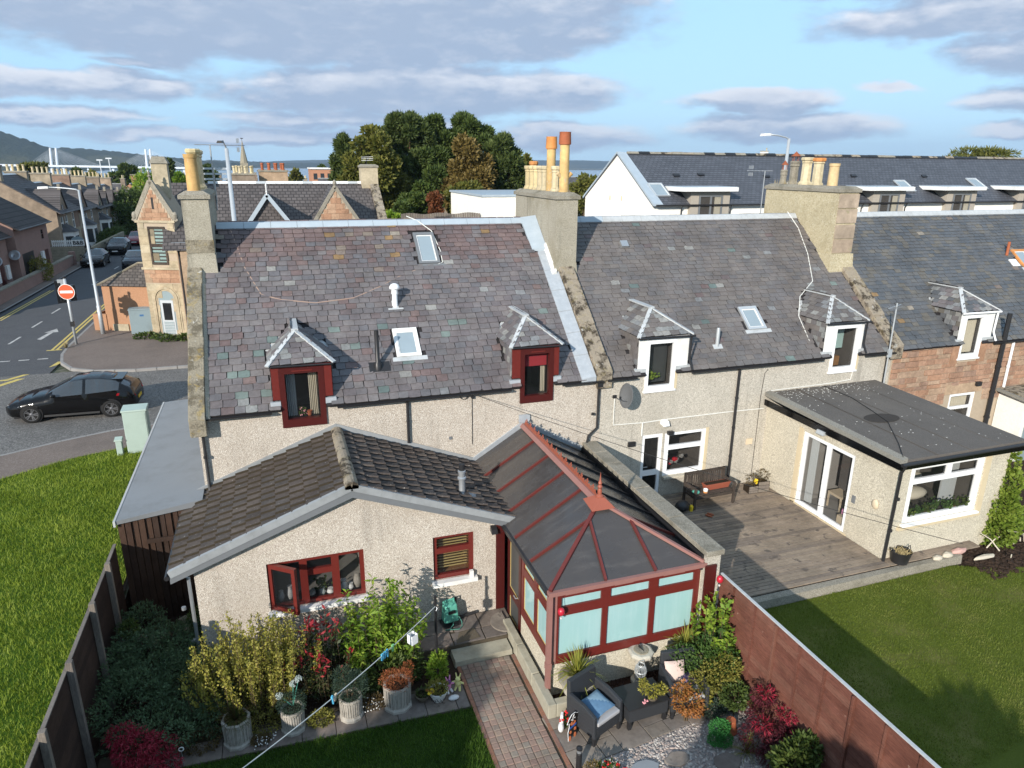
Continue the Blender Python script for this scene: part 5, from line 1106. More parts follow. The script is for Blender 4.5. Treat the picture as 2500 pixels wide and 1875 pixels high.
m.build('indoor_chair','peg_cream',pd); m = MB(); pbox(m,L2,3.02,3.22,.04,.30,-.45,-.2); m.build('indoor_box','peg_cream',pd); m = MB(); m.ico((15.95,-3.12,.42),(.05,.05,.10)); m.build('pink_toy','toy_pink',pd)
m = MB(); pbox(m,L2,3.0,3.5,.1,2.0,-1.9,-1.86); m.build('inner_door','white_paint',pd)
wf = window(E2,F2,*WF,[(.07,.93,.09,.68),(.07,.50,.77,.94),(.56,.93,.77,.94)],'white_upvc',n0=-.10,n1=-.03,rd=2.0,sill=(.04,.05,.10,'white_upvc'))
m = MB(); pbox(m,F2,15.95,18.65,.76,.845,-.001,.07); m.build('stone_sill','sand_margin',E2); m = MB(); pbox(m,F2,18.54,18.72,.85,2.46,-.001,.015); m.build('window_margin','sand_margin',E2)
m = MB(); m.box(LX-.015,LX+.001,-1.60,-1.44,.0,2.3); m.box(LX-.015,LX+.001,-3.6,-1.44,-.02,.03); m.build('door_margin','sand_margin',E2)
rr = random.Random(31)
for k in range(7):
    x = 16.35+k*.33; y = -4.62+rr.uniform(-.05,.05); h = rr.uniform(.10,.16)
    p = MB().lathe([(.05,0),(.065,h),(.055,h)],(x,y,.90),10).build('flower_pot',('white_paint','black_plastic','terracotta')[k % 3],wf)
    m = MB()
    for q in range(60): m.ico((x+rr.gauss(0,.07),y+rr.gauss(0,.05),.90+h+abs(rr.gauss(0,.11))),(.035,.012,.03),rr,.4)
    m.build('house_plant',rr.choice(('leaf_mid','leaf_darkgreen','leaf_rose')),wf)
m = MB(); m.sphere((17.3,-3.9,1.15),(.5,.25,.16)); m.sphere((17.4,-3.6,1.45),(.55,.2,.15)); m.build('sofa_cushion','curtain_cream',wf,smooth=True); m = MB(); pbox(m,F2,17.9,18.4,.95,2.3,-.6,-.55); m.build('blind','curtain_pale',wf)
m = MB(); pbox(m,F2,16.2,18.3,1.9,2.35,-1.9,-1.85); m.build('cupboard','interior_wood',wf)
m = MB(); m.hexa([(15.42,-2.55,2.46),(15.64,-2.55,2.46),(15.64,-2.28,2.46),(15.42,-2.28,2.46)],[(15.46,-2.55,2.56),(15.64,-2.55,2.56),(15.64,-2.28,2.56),(15.46,-2.28,2.56)]); m.build('flood_lamp','galvanised',E2)
m = MB(); m.sphere((LX-.03,-4.35,1.30),(.05,.10,.13)); m.build('wall_lamp','peg_cream',E2,smooth=True); m = MB(); m.box(LX-.03,LX,-3.72,-3.62,1.0,1.2); m.build('switch_box','grey_plastic',E2)
cable('roof_wire',[(17.6,-.1,2.91),(17.6,-1.2,2.89),(17.35,-2.2,2.86),(17.1,-3.0,2.84),(16.2,-4.2,2.81),(15.6,-4.9,2.81)],.010,'cable_black',E2,seg=2)
# ------------------------------------------------------------------ plants: helpers
def leafmesh(name,pos,L,asp,mat_,seed=0,outdir=None,up=.3,droop=0,lj=.35):
    """one small folded leaf face at each position"""
    rg = np.random.default_rng(seed); n = len(pos); pos = np.asarray(pos,float)
    d = rg.normal(size=(n,3)); 
    if outdir is not None: d = d*.55+np.asarray(outdir)
    d[:,2] += up; d /= np.linalg.norm(d,axis=1)[:,None]+1e-9
    s = np.cross(d,rg.normal(size=(n,3))); s /= np.linalg.norm(s,axis=1)[:,None]+1e-9
    l = (L*(1+rg.uniform(-lj,lj,n)))[:,None]; w = l*asp*.5
    tip = pos+d*l; tip[:,2] -= droop*l[:,0]; mid = pos+d*l*.45
    V = np.empty((n*4,3)); V[0::4] = pos; V[1::4] = mid+s*w; V[2::4] = tip; V[3::4] = mid-s*w
    me = bpy.data.meshes.new(name); me.vertices.add(n*4); me.vertices.foreach_set('co',V.ravel()); me.loops.add(n*4); me.loops.foreach_set('vertex_index',np.arange(n*4,dtype=np.int32))
    me.polygons.add(n); me.polygons.foreach_set('loop_start',np.arange(0,n*4,4,dtype=np.int32)); me.update(calc_edges=True); me.materials.append(MAT[mat_]); return me
def link(name,me,parent):
    o = bpy.data.objects.new(name,me); COL.objects.link(o); o.parent = parent; WL[o] = WL.get(parent,(0,0,0)); return o
def blobpts(clumps,n,seed,shell=.55):
    """points in the outer part of several ellipsoids (cx,cy,cz,rx,ry,rz); returns positions and outward directions"""
    rg = np.random.default_rng(seed); vol = np.array([c[3]*c[4]*c[5] for c in clumps])**.67; k = rg.choice(len(clumps),n,p=vol/vol.sum()); C = np.array(clumps)[k]
    u = rg.normal(size=(n,3)); u /= np.linalg.norm(u,axis=1)[:,None]; r = (shell+(1-shell)*rg.random(n)**.6)
    r *= 1+.22*np.sin(u[:,0]*7+k)*np.sin(u[:,1]*6+k*2)*np.sin(u[:,2]*8)
    return C[:,:3]+u*C[:,3:]*r[:,None],u
def bush(name,loc,clumps,n,L,asp,mat_,label,cat='shrub',seed=1,up=.3,group=None,stems=5,floor=None,parts='foliage',droop=0):
    t = thing(name,loc,label,cat,group); p,u = blobpts(clumps,n,seed)
    if floor is not None: k = p[:,2] > floor; p,u = p[k],u[k]
    link(parts,leafmesh(parts,p,L,asp,mat_,seed,u,up,droop),t)
    if stems:
        rd = random.Random(seed); m = MB()
        for k in range(stems):
            c = rd.choice(clumps); m.tube([(rd.uniform(-.05,.05),rd.uniform(-.05,.05),0),(c[0]*.5,c[1]*.5,c[2]*.5),(c[0],c[1],c[2]+c[5]*.3)],[.018,.012,.005],5)
        o = m.mesh('stems','stem'); link('stems',o,t)
    return t
def shoots(name,loc,n,spread,h,L,asp,mat_,label,cat='shrub',seed=1,per=60,lean=.25,group=None,z0=.15,tipmat=None,tipfrac=.75,droop=0,w0=.5):
    """upright shoots from the ground, leaves all the way up"""
    t = thing(name,loc,label,cat,group); rd = random.Random(seed); P,O,TP,TO = [],[],[],[]; m = MB()
    for k in range(n):
        a = rd.uniform(0,2*math.pi); r = math.sqrt(rd.random()); bx_,by_ = spread[0]*r*math.cos(a),spread[1]*r*math.sin(a)
        H = rd.uniform(*h)*(1-.35*r*r); lx,ly = bx_*lean+rd.uniform(-.12,.12),by_*lean+rd.uniform(-.12,.12)
        base = Vector((bx_*w0,by_*w0,0)); top = Vector((bx_+lx,by_+ly,H)); mid = base.lerp(top,.5)+Vector((bx_*.25,by_*.25,0))
        m.tube([base,mid,top],[.012,.008,.003],4)
        for q in range(per):
            s = rd.uniform(z0,1); p = base*(1-s)**2+mid*2*s*(1-s)+top*s*s; aa = rd.uniform(0,2*math.pi); o = Vector((math.cos(aa),math.sin(aa),.5)); pp = p+Vector((rd.gauss(0,.03),rd.gauss(0,.03),rd.gauss(0,.02)))
            if tipmat and s > tipfrac: TP.append(pp); TO.append(o)
            else: P.append(pp); O.append(o)
    link('stems',m.mesh('stems','stem'),t)
    link('foliage',leafmesh('foliage',P,L,asp,mat_,seed,O,.3,droop),t)
    if TP: link('young_leaves',leafmesh('young_leaves',TP,L*1.15,asp,tipmat,seed+1,O[:0] or TO,.5,droop),t)
    return t
def blades(n,L,w,mat_,name,seed,h0=.0,spread=.9,parent=None,c=(0,0,0),droop=.35):
    """strap leaves from one crown"""
    rd = random.Random(seed); m = MB()
    for k in range(n):
        a = rd.uniform(0,2*math.pi); e = R(rd.uniform(5,88)*spread+8*(1-spread)); l = L*rd.uniform(.7,1.1); d = Vector((math.cos(a)*math.sin(e),math.sin(a)*math.sin(e),math.cos(e))); s = Vector((-math.sin(a),math.cos(a),0))*w/2
        p0 = Vector(c)+Vector((0,0,h0)); p1 = p0+d*l*.5; p2 = p0+d*l+Vector((0,0,-droop*l*math.sin(e)**2))
        m.add([p0-s*.7,p0+s*.7,p1+s,p2,p1-s],[(0,1,2,4),(4,2,3)])
    return link(name,m.mesh(name,mat_),parent)
# ------------------------------------------------------------------ left garden
G = -.70
pp = struct(MB().add([(3.6,-4.02,-.53),(6.36,-4.02,-.53),(6.36,-3.0,-.53),(3.6,-3.0,-.53),(3.6,-4.02,-.76),(6.36,-4.02,-.76)],[(0,1,2,3),(4,5,1,0)]).build('patio','joint_sand'))
for (a,b,c,d) in ((3.62,4.3,-3.55,-3.08),(4.32,5.0,-3.55,-3.08),(5.02,5.62,-3.60,-3.08),(5.64,6.34,-3.60,-3.08),(3.62,4.1,-4.0,-3.57),(4.12,4.9,-4.0,-3.57),(4.92,5.60,-4.0,-3.62),(5.62,6.1,-4.0,-3.62)):
    MB().box(a,b-.01,c,d-.01,-.56,-.50+RND.uniform(-.006,.006)).build('flagstone','flag_dark',pp,bevel=.006)
struct(MB().hexa([(4.80,-4.46,-.76),(6.08,-4.42,-.76),(6.08,-4.02,-.76),(4.80,-4.02,-.76)],[(4.82,-4.45,-.60),(6.07,-4.41,-.60),(6.07,-4.03,-.60),(4.82,-4.03,-.60)]).build('concrete_step','concrete_wall'))
path = struct(MB().add([(4.84,-9.5,-.725),(6.10,-9.5,-.725),(6.10,-4.42,-.725),(4.84,-4.44,-.725)],[(0,1,2,3)]).build('brick_path','joint_sand'))
sm = [MB().hexa([(-.062,-.064,-.05),(.062,-.064,-.05),(.062,.064,-.05),(-.062,.064,-.05)],[(-.060,-.062,0),(.060,-.062,0),(.060,.062,0),(-.060,.062,0)]).mesh('brick','sett')]
t_ = MB(); e_ = .010; t_.hexa([(-.064,-.065,-.05),(.064,-.065,-.05),(.064,.065,-.05),(-.064,.065,-.05)],[(-.064,-.065,-.010),(.064,-.065,-.010),(.064,.065,-.010),(-.064,.065,-.010)]); t_.hexa([(-.064,-.065,-.010),(.064,-.065,-.010),(.064,.065,-.010),(-.064,.065,-.010)],[(-.053,-.054,0),(.053,-.054,0),(.053,.054,0),(-.053,.054,0)])
sm = [t_.mesh('brick','sett')]
rr = random.Random(41)
for j in range(34):
    for i in range(8):
        x = 4.985+i*.134+rr.uniform(-.003,.003); y = -4.52-j*.136+rr.uniform(-.003,.003)
        inst(sm[0],'brick',path,Matrix.Translation((x,y,-.70+rr.uniform(-.004,.004))) @ Matrix.Rotation(rr.uniform(-.02,.02),4,'Z') @ Matrix.Rotation(rr.uniform(-.02,.02),4,'X'))
em = MB().box(-.036,.036,-.098,.098,-.05,.0).mesh('edging_brick','sett_edge')
for j in range(24):
    for x in (4.875,6.075): inst(em,'edging_brick',path,Matrix.Translation((x,-4.56-j*.202,-.697+rr.uniform(-.004,.004))))
KW = thing('low_garden_wall',(6.2,-5,-.75),'low L-shaped concrete kerb wall between brick path and bark bed','wall')
for (a,b) in ((-4.55,-3.62),(-5.48,-4.56),(-6.40,-5.49)): MB().box(6.115,6.285,a,b-.006,-.76,-.40+RND.uniform(-.005,.005)).build('kerb_block','concrete_wall',KW,bevel=.015)
MB().box(6.288,6.78,-6.40,-6.23,-.76,-.41).build('kerb_block','concrete_wall',KW,bevel=.015)
bed = struct(MB().add([(6.28,-6.3,-.69),(10,-6.3,-.69),(10,-5.8,-.69),(6.28,-3.6,-.69)],[(0,1,2,3)]).build('bark_bed','bark_chip'))
rr = random.Random(43); m = MB()
for k in range(2600):
    x,y = rr.uniform(6.3,9.9),rr.uniform(-6.3,-5.86)
    if k % 4 == 0: x,y = rr.uniform(6.29,6.35),rr.uniform(-5.8,-3.7)
    c = Vector((x,y,-.68)); d = Vector((rr.gauss(0,1),rr.gauss(0,1),rr.gauss(0,.35))).normalized()*rr.uniform(.012,.03); s = d.cross(Vector((rr.gauss(0,.4),rr.gauss(0,.4),1))).normalized()*.010
    m.add([c-d-s,c+d-s,c+d+s,c-d+s],[(0,1,2,3)])
o = m.build('bark_chippings','bark_chip'); struct(o,'stuff'); tag(o,'dark brown bark chippings in the bed under the conservatory','bark')
for (y0,y1) in ((-4.95,-4.62),(-5.3,-5.02),(-5.75,-5.38)): pass
o = MB().tube([(6.50,-4.8,-.62),(6.47,-5.75,-.64)],.018,6).build('white_cane','white_paint'); tag(o,'thin pale cane lying in the bark bed by the conservatory wall','cane')
bord = struct(MB().add([(-1.7,-5.36,-.73),(4.84,-5.62,-.73),(4.84,-4.85,-.73),(-1.7,-4.75,-.73)],[(0,1,2,3)]).build('slab_border','joint_sand'))
x = -1.0; rr = random.Random(44)
while x < 4.7:
    w = rr.uniform(.55,.8); b = min(4.82,x+w); f = lambda q: -5.36-.26*(q+1.7)/6.54
    MB().hexa([(x,f(x),-.74),(b-.012,f(b),-.74),(b-.012,-4.95,-.74),(x,-4.95,-.74)],[(x,f(x),-.70),(b-.012,f(b),-.70),(b-.012,-4.95,-.70),(x,-4.95,-.70)]).build('flagstone','flag_dark',bord,bevel=.006); x = b
LW = [(-1.7,-12),(4.84,-12),(4.84,-5.66),(-1.7,-5.40)]
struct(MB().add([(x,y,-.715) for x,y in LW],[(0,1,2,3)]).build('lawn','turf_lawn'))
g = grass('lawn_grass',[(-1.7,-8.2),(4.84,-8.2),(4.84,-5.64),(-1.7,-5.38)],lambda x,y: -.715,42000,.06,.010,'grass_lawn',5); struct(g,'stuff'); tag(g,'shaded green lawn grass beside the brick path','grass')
fl = struct(MB().add([(6.12,-7.75,-.73),(9.6,-7.3,-.73),(9.6,-6.25,-.73),(6.12,-6.42,-.73)],[(0,1,2,3)]).build('seating_flags','joint_sand'))
FPl = Pl((6.15,-7.62,0),(math.cos(R(6.5)),math.sin(R(6.5)),0),(-math.sin(R(6.5)),math.cos(R(6.5)),0))
for (a,b,c,d) in ((0,.62,0,.40),(.62,1.0,0,.40),(1.0,1.62,-.02,.55),(1.62,2.05,0,.30),(2.05,2.5,0,.30),(2.5,3.1,-.1,.5),(0,.5,.40,.95),(.5,1.0,.40,.95),(1.0,1.62,.55,1.0),(1.62,2.25,.30,.85),(2.25,2.5,.3,.85),(1.62,2.25,.85,1.25),(2.5,3.3,.5,1.0),(0,.62,.95,1.3),(.62,1.62,1.0,1.35),(2.25,3.3,1.0,1.3)):
    m = MB(); pbox(m,FPl,a+.008,b-.008,c+.008,d-.008,-.74,-.70+RND.uniform(-.004,.004)); m.build('flagstone','flag',fl,bevel=.005)
gv = struct(MB().add([(6.12,-10.5,-.725),(10.0,-10.5,-.725),(10.0,-6.0,-.725),(6.12,-7.7,-.725)],[(0,1,2,3)]).build('gravel_bed','pebble'))
rr = random.Random(46); m = MB()
for k in range(5200):
    x,y = rr.uniform(6.15,10.0),rr.uniform(-9.0,-6.9)
    q = FPl.U.dot(Vector((x,y,0))-FPl.O),FPl.V.dot(Vector((x,y,0))-FPl.O)
    if q[1] > -.01 and q[0] < 3.2: continue
    s = rr.uniform(.012,.030); m.ico((x,y,-.72+s*.3),(s*rr.uniform(.8,1.3),s,s*.6),rr,.25)
o = m.build('gravel','pebble'); struct(o,'stuff'); tag(o,'pale mixed gravel in front of the flagged seating corner','gravel')
for k,(x,y,r1,r2,mt,lb) in enumerate(((7.30,-7.98,.26,.17,'flat_slate','blue-grey stepping stone in the gravel nearest the black bollard'),(7.95,-7.98,.24,.15,'flag','brown stepping stone in the middle of the gravel'),(8.75,-8.32,.26,.20,'flag_dark','large stepping stone beside the green leafy ball plant'))):
    m = MB(); rr = random.Random(k); n = 11; P = [(x+r1*math.cos(a)*(1+rr.uniform(-.12,.1)),y+r2*math.sin(a)*(1+rr.uniform(-.12,.1))) for a in [2*math.pi*i/n for i in range(n)]]
    m.prism(P,'z',-.73,-.675); o = m.build('stepping_stone',mt,bevel=.008); tag(o,lb,'stepping stone','stepping stones in the gravel')
# ------------------------------------------------------------------ rattan set
t = NT('rattan_weave'); sp = t.n('ShaderNodeTexCoord'); ck = t.n('ShaderNodeTexChecker'); ck.inputs['Scale'].default_value = 70; t.l(sp.outputs['Object'],ck.inputs['Vector'])
c = t.mix(ck.outputs['Fac'],(.020,.022,.026),(.042,.046,.052)); t.bump(ck.outputs['Fac'],.5,.006); t.fin(c,.5,.4)
def armchair(label):
    r = thing('rattan_armchair',(0,0,0),label,'armchair'); w,d = .33,.32
    m = MB(); m.hexa([(-w,d-.09,.16),(w,d-.09,.16),(w,d,.16),(-w,d,.16)],[(-w+.03,d-.02,.86),(w-.03,d-.02,.86),(w-.03,d+.06,.86),(-w+.03,d+.06,.86)]); m.build('backrest','rattan_weave',r,bevel=.015)
    for s in (-1,1):
        m = MB(); x0,x1 = (-w-.005,-w+.065) if s < 0 else (w-.065,w+.005); P = [(-d,.16),(d-.08,.16),(d-.03,.66),(-.02,.64),(-d+.02,.56)]; m.prism(P,'x',x0,x1); m.build('arm','rattan_weave',r,bevel=.015)
    m = MB(); m.box(-w+.066,w-.066,-d+.01,d-.095,.16,.36); m.build('seat','rattan_weave',r,bevel=.01)
    for sx in (-1,1):
        for sy in (-1,1): m = MB(); m.hexa([(sx*(w-.04)-.022,sy*(d-.045)-.022,0),(sx*(w-.04)+.022,sy*(d-.045)-.022,0),(sx*(w-.04)+.022,sy*(d-.045)+.022,0),(sx*(w-.04)-.022,sy*(d-.045)+.022,0)],[(sx*(w-.04)-.032,sy*(d-.045)-.032,.17),(sx*(w-.04)+.032,sy*(d-.045)-.032,.17),(sx*(w-.04)+.032,sy*(d-.045)+.032,.17),(sx*(w-.04)-.032,sy*(d-.045)+.032,.17)]); m.build('leg','black_plastic',r)
    m = MB(); m.box(-w+.072,w-.072,-d+.0,d-.10,.362,.43); m.build('seat_pad','cushion_grey',r,bevel=.02)
    return r
def cushion(name,ma,mb_,loc,rot,label,s=.22,th=.07):
    m = MB(); n = 10
    def z(u,v): return th*(max(0,1-abs(u)**2.6)*max(0,1-abs(v)**2.6))**.45
    vs = []; 
    for sg in (1,-1):
        for i in range(n+1):
            for j in range(n+1):
                u,v = -1+2*i/n,-1+2*j/n; k = 1-.06*(1-abs(u*v)); vs.append((u*s*k,v*s*k,sg*z(u,v)+.0))
    N_ = (n+1)**2
    for i in range(n):
        for j in range(n):
            a,b,c,d = i*(n+1)+j,(i+1)*(n+1)+j,(i+1)*(n+1)+j+1,i*(n+1)+j+1; mi = 0 if (i+j < n) else 1
            m.f.append((a,b,c,d)); m.m.append(mi); m.f.append((N_+d,N_+c,N_+b,N_+a)); m.m.append(mi)
    m.v = vs; o = m.build(name,[ma,mb_],smooth=True); o.location = loc; o.rotation_euler = rot; return tag(o,label,'cushion')
ac = armchair('dark rattan armchair with blue cushion left of the rattan table'); ac.scale = (1.13,1.13,1.13); place(ac,(6.86,-6.84,G),R(21))
0 and place(armchair('dark rattan armchair with blue cushion left of the rattan table'),(6.89,-6.87,G),R(21))
cushion('scatter_cushion','cushion_blue','cushion_blue_pale',(6.88,-6.88,G+.565),(R(6),R(-3),R(21)),'blue satin cushion lying on the left rattan armchair',.235)
a2 = copy_tree(ac); place(a2,(8.72,-6.86,G),R(-9),'dark rattan armchair half hidden by the rose bush right of the rattan table')
cushion('scatter_cushion','cushion_pink','cushion_pink',(8.62,-6.70,G+.68),(R(62),0,R(-9)),'pale pink cushion leaning on the right rattan armchair',.2); cushion('scatter_cushion','cushion_purple','cushion_purple',(8.85,-6.85,G+.57),(R(10),0,R(20)),'small purple cushion on the right rattan armchair',.14)
t = thing('rattan_table',(7.82,-6.83,G),'low dark rattan table between the two armchairs','table')
m = MB(); m.box(-.40,.40,-.27,.27,.16,.40); m.build('apron','rattan_weave',t).matrix_basis = Matrix.Identity(4); m = MB(); m.box(-.42,.42,-.29,.29,.40,.425); m.build('table_top','black_plastic',t)
for sx in (-1,1):
    for sy in (-1,1): MB().box(sx*.36-.03,sx*.36+.03,sy*.23-.03,sy*.23+.03,0,.165).build('leg','black_plastic',t)
for ch in t.children: 
    ch.data.transform(Matrix.Translation(Vector(WL[t])))
t.rotation_euler = (0,0,R(2)); t.scale = (1.04,1.08,1.13)
# ------------------------------------------------------------------ pots and ornaments (built at the origin,then placed)
def stone_pot(label,h=.48,r=.22,n=10,group=None):
    t = thing('stone_planter',(0,0,0),label,'planter',group); m = MB()
    m.lathe([(r*1.12,0),(r*1.12,.05),(r*1.0,.08),(r*.98,.10),(r*1.05,h-.04),(r*1.10,h-.02),(r*1.08,h),(r*.9,h),(r*.88,h-.05)],(0,0,0),n); m.build('pot','stone_pot',t)
    for k in range(n*3):
        a = 2*math.pi*(k+.5)/(n*3); rr_ = r*1.02*math.cos(math.pi/n)/math.cos(((a+math.pi/n) % (2*math.pi/n))-math.pi/n) if 0 else r*1.01
        MB().bar((rr_*math.cos(a)*.985,rr_*math.sin(a)*.985,.11),(rr_*1.045*math.cos(a)*.985,rr_*1.045*math.sin(a)*.985,h-.05),.022,.014,up=(math.cos(a),math.sin(a),0)).build('rib','stone_pot',t)
    MB().lathe([(.01,h-.05),(r*.9,h-.05),(r*.9,h-.045),(.01,h-.03)],(0,0,0),n).build('compost','compost',t); return t
PT = [(.60,-5.12,.52,.23,'large ribbed stone planter with wispy grass, leftmost of the row'),(1.56,-5.12,.46,.20,'ribbed stone planter with a round green cushion plant'),(2.61,-5.14,.46,.20,'ribbed stone planter holding a dark green spruce-like shrub'),(3.49,-5.14,.52,.25,'ribbed stone planter with rust-orange heather, nearest the path')]
for x,y,h,r,lb in PT: place(stone_pot(lb,h,r,8 if r > .22 else 10,'ribbed stone planters along the border'),(x,y,G),RND.uniform(0,1))
t = thing('wispy_grass',(.60,-5.12,G+.48),'wispy brown-green grass growing in the leftmost stone planter','plant'); blades(260,.40,.009,'leaf_brown','blades',3,0,.95,t); blades(200,.36,.009,'leaf_mid','blades',4,0,.9,t)
bush('cushion_plant',(1.56,-5.12,G+.44),[(0,0,.13,.27,.27,.19)],3200,.022,.5,'leaf_blue','round mossy green cushion plant in the second stone planter','plant',5,stems=0)
bush('dwarf_spruce',(2.61,-5.14,G+.44),[(0,0,.2,.32,.28,.24),(-.1,.05,.42,.2,.18,.2),(.12,-.03,.35,.2,.18,.18)],3600,.06,.14,'leaf_blue','dark green spiky dwarf conifer in the third stone planter','plant',6,stems=2)
bush('heather',(3.49,-5.14,G+.50),[(0,0,.10,.32,.28,.14),(.12,-.05,.2,.16,.15,.10),(-.12,.02,.18,.16,.15,.10),(.25,.1,.25,.1,.1,.1)],2600,.04,.25,'leaf_heather','rust-orange heather spilling over the stone planter nearest the path','plant',7,stems=0)
for k,(dx,dz,lb) in enumerate(((-.20,.30,'lowest of three pale wire globe stakes beside the cushion plant'),(.06,.50,'middle wire globe stake beside the cushion plant'),(.16,.58,'tallest wire globe stake beside the cushion plant'))):
    t = thing('globe_stake',(1.56,-5.02,G+.4),lb,'garden stake','pale globe stakes'); m = MB(); m.tube([(.02,0,0),(dx,0,dz)],.006,5); link('stem',m.mesh('stem','hose_green'),t)
    m = MB(); rr = random.Random(k)
    for q in range(46): v = Vector((rr.gauss(0,1),rr.gauss(0,1),rr.gauss(0,1))).normalized()*.062; m.tube([(dx,0,dz),(dx+v.x,v.y,dz+v.z)],.0035,3); m.ico((dx+v.x,v.y,dz+v.z),.010)
    link('globe',m.mesh('globe','glass_globe'),t)
shoots('golden_shrub',(.98,-4.45,G),130,(.95,.62),(1.4,2.3),.040,.66,'leaf_goldgreen','tall golden-yellow leafy shrub left of the red-tipped shrub',seed=3,per=170,z0=.10,tipmat='leaf_gold',tipfrac=.5,w0=.75)
shoots('photinia_shrub',(2.22,-4.35,G),46,(.52,.42),(1.1,1.85),.10,.42,'leaf_redgreen','dark glossy shrub with bright red young leaves under the kitchen window',seed=4,per=46,z0=.12,tipmat='leaf_photinia',tipfrac=.90,w0=.7)
shoots('bright_shrub',(3.35,-4.15,G),60,(.72,.45),(1.1,2.25),.15,.30,'leaf_bright','lime green narrow-leaved shrub between the two kitchen windows',seed=5,per=58,z0=.28,droop=.35,lean=.3)
bush('low_dark_shrub',(3.35,-4.55,G),[(0,0,.3,.62,.3,.36),(-.6,0,.25,.4,.25,.3),(.5,.1,.3,.3,.25,.35)],3000,.09,.4,'leaf_darkgreen','dark foliage at the foot of the lime green shrub','shrub',8)
bush('green_clump',(4.36,-4.72,G),[(0,0,.28,.2,.18,.3),(.05,.02,.5,.14,.13,.15)],900,.08,.42,'leaf_bright','bright green leafy clump at the foot of the washing-line post','shrub',9)
for k,(x,y,rx,h,mt,L,lb) in enumerate(((1.05,-4.98,.34,.28,'leaf_goldgreen',.04,'low yellow-green clump between the first two stone planters'),(2.05,-5.14,.24,.22,'leaf_goldgreen',.05,'low yellow-green clump between the second and third stone planters'),(3.05,-5.02,.26,.22,'leaf_brown',.035,'brownish low clump with tiny white flowers beside the heather planter'),(-.05,-5.05,.38,.25,'leaf_brown',.05,'brown dying clump left of the leftmost stone planter'),(.98,-5.28,.18,.12,'leaf_brown',.03,'little white-flowered trailing plant by the leftmost planter'))):
    bush('low_clump',(x,y,G),[(0,0,h*.45,rx,rx*.7,h*.6)],900,L,.5,mt,lb,'plant',20+k,stems=0)
    if k in (2,4):
        rr = random.Random(k); m = MB()
        for q in range(38): m.ico((x+rr.gauss(0,rx*.6),y+rr.gauss(0,rx*.4)-.05,G+rr.uniform(.02,h)),.012,rr,.3)
        o = m.build('white_flowers','flower_white',None); o.parent = bpy.data.objects[[c.name for c in COL.objects if c.name.startswith('low_clump')][-1]]; o.matrix_parent_inverse = Matrix.Translation((-x,-y,-G))
t = thing('wicker_bowl',(0,0,0),'small dark wicker bowl planter beside the white patterned pot','planter'); MB().lathe([(.09,0),(.15,.10),(.16,.15),(.14,.15),(.13,.10)],(0,0,0),14).build('bowl','wicker',t); MB().lathe([(.01,.10),(.135,.10),(.13,.115),(.01,.12)],(0,0,0),12).build('compost','compost',t); place(t,(3.97,-5.16,G),0)
bush('seedling',(3.97,-5.16,G+.12),[(0,0,.05,.12,.12,.06)],160,.05,.4,'leaf_darkgreen','sparse seedling in the dark wicker bowl','plant',31,stems=0)
t = thing('patterned_pot',(0,0,0),'white pot with dark scroll pattern near the path','planter'); MB().lathe([(.09,0),(.15,.12),(.19,.22),(.195,.24),(.17,.24),(.15,.15)],(0,0,0),18).build('pot','white_paint',t,smooth=True); MB().lathe([(.01,.19),(.16,.19),(.16,.2),(.01,.215)],(0,0,0),12).build('compost','compost',t)
rr = random.Random(5)
for k in range(26):
    a = 2*math.pi*k/26; z = .05+.13*((k*7) % 5)/5; r = .105+.30*z*.9+.004; pts = [(r*math.cos(a+q*.10)*(1+.03*q),r*math.sin(a+q*.10)*(1+.03*q),z+.03*math.sin(q*1.6)) for q in range(4)]; MB().tube(pts,.006,4).build('scroll','ink',t)
place(t,(4.26,-5.26,G),0)
bush('patio_flowers',(4.26,-5.26,G+.2),[(0,0,.08,.2,.17,.11),(-.1,-.02,.16,.12,.12,.09)],520,.06,.4,'leaf_goldgreen','yellow and orange flowers in the white patterned pot','plant',32,stems=0)
rr = random.Random(6); m = MB()
for q in range(9): x,y,z = -.17+rr.uniform(-.06,.06),-.1+rr.uniform(-.06,.06),.08+rr.uniform(0,.07); [m.add([(x,y,z),(x+.04*math.cos(a),y+.04*math.sin(a),z+.012),(x+.045*math.cos(a+.4),y+.045*math.sin(a+.4),z+.012)],[(0,1,2)],0 if q < 5 else 1) for a in [k*.52 for k in range(12)]]
o = link('flowers',m.mesh('flowers',['flower_yellow','leaf_orange']),bpy.data.objects['patio_flowers'])
def toy(label,mats,loc,rz):
    t = thing('soft_toy',(0,0,0),label,'toy'); m = MB(); m.sphere((0,0,.14),(.06,.05,.08)); m.build('body',mats[0],t,smooth=True); m = MB(); m.sphere((0,-.01,.25),(.055,.05,.05)); m.build('head',mats[1],t,smooth=True)
    for s in (-1,1):
        MB().tube([(s*.05,0,.18),(s*.12,-.02,.17)],[.022,.018],8).build('arm',mats[0],t,smooth=True); MB().tube([(s*.03,0,.08),(s*.05,-.07,.02)],[.028,.022],8).build('leg',mats[2],t,smooth=True); MB().tube([(s*.025,0,.28),(s*.05,.02,.37)],[.018,.012],8).build('ear',mats[0],t,smooth=True)
    return place(t,loc,rz)
toy('pink soft toy with dark head sitting beside the patterned pot',('toy_pink','toy_purple','toy_white'),(4.50,-5.12,G),.4); toy('yellow soft toy leaning at the edge of the brick path',('toy_yellow','toy_yellow','toy_yellow'),(4.70,-5.10,G),-.5)
o = MB().sphere((4.55,-5.34,G+.04),(.11,.06,.05)).build('white_ornament','toy_white',smooth=True); tag(o,'small white bird-shaped ornament on the slab beside the path','ornament')
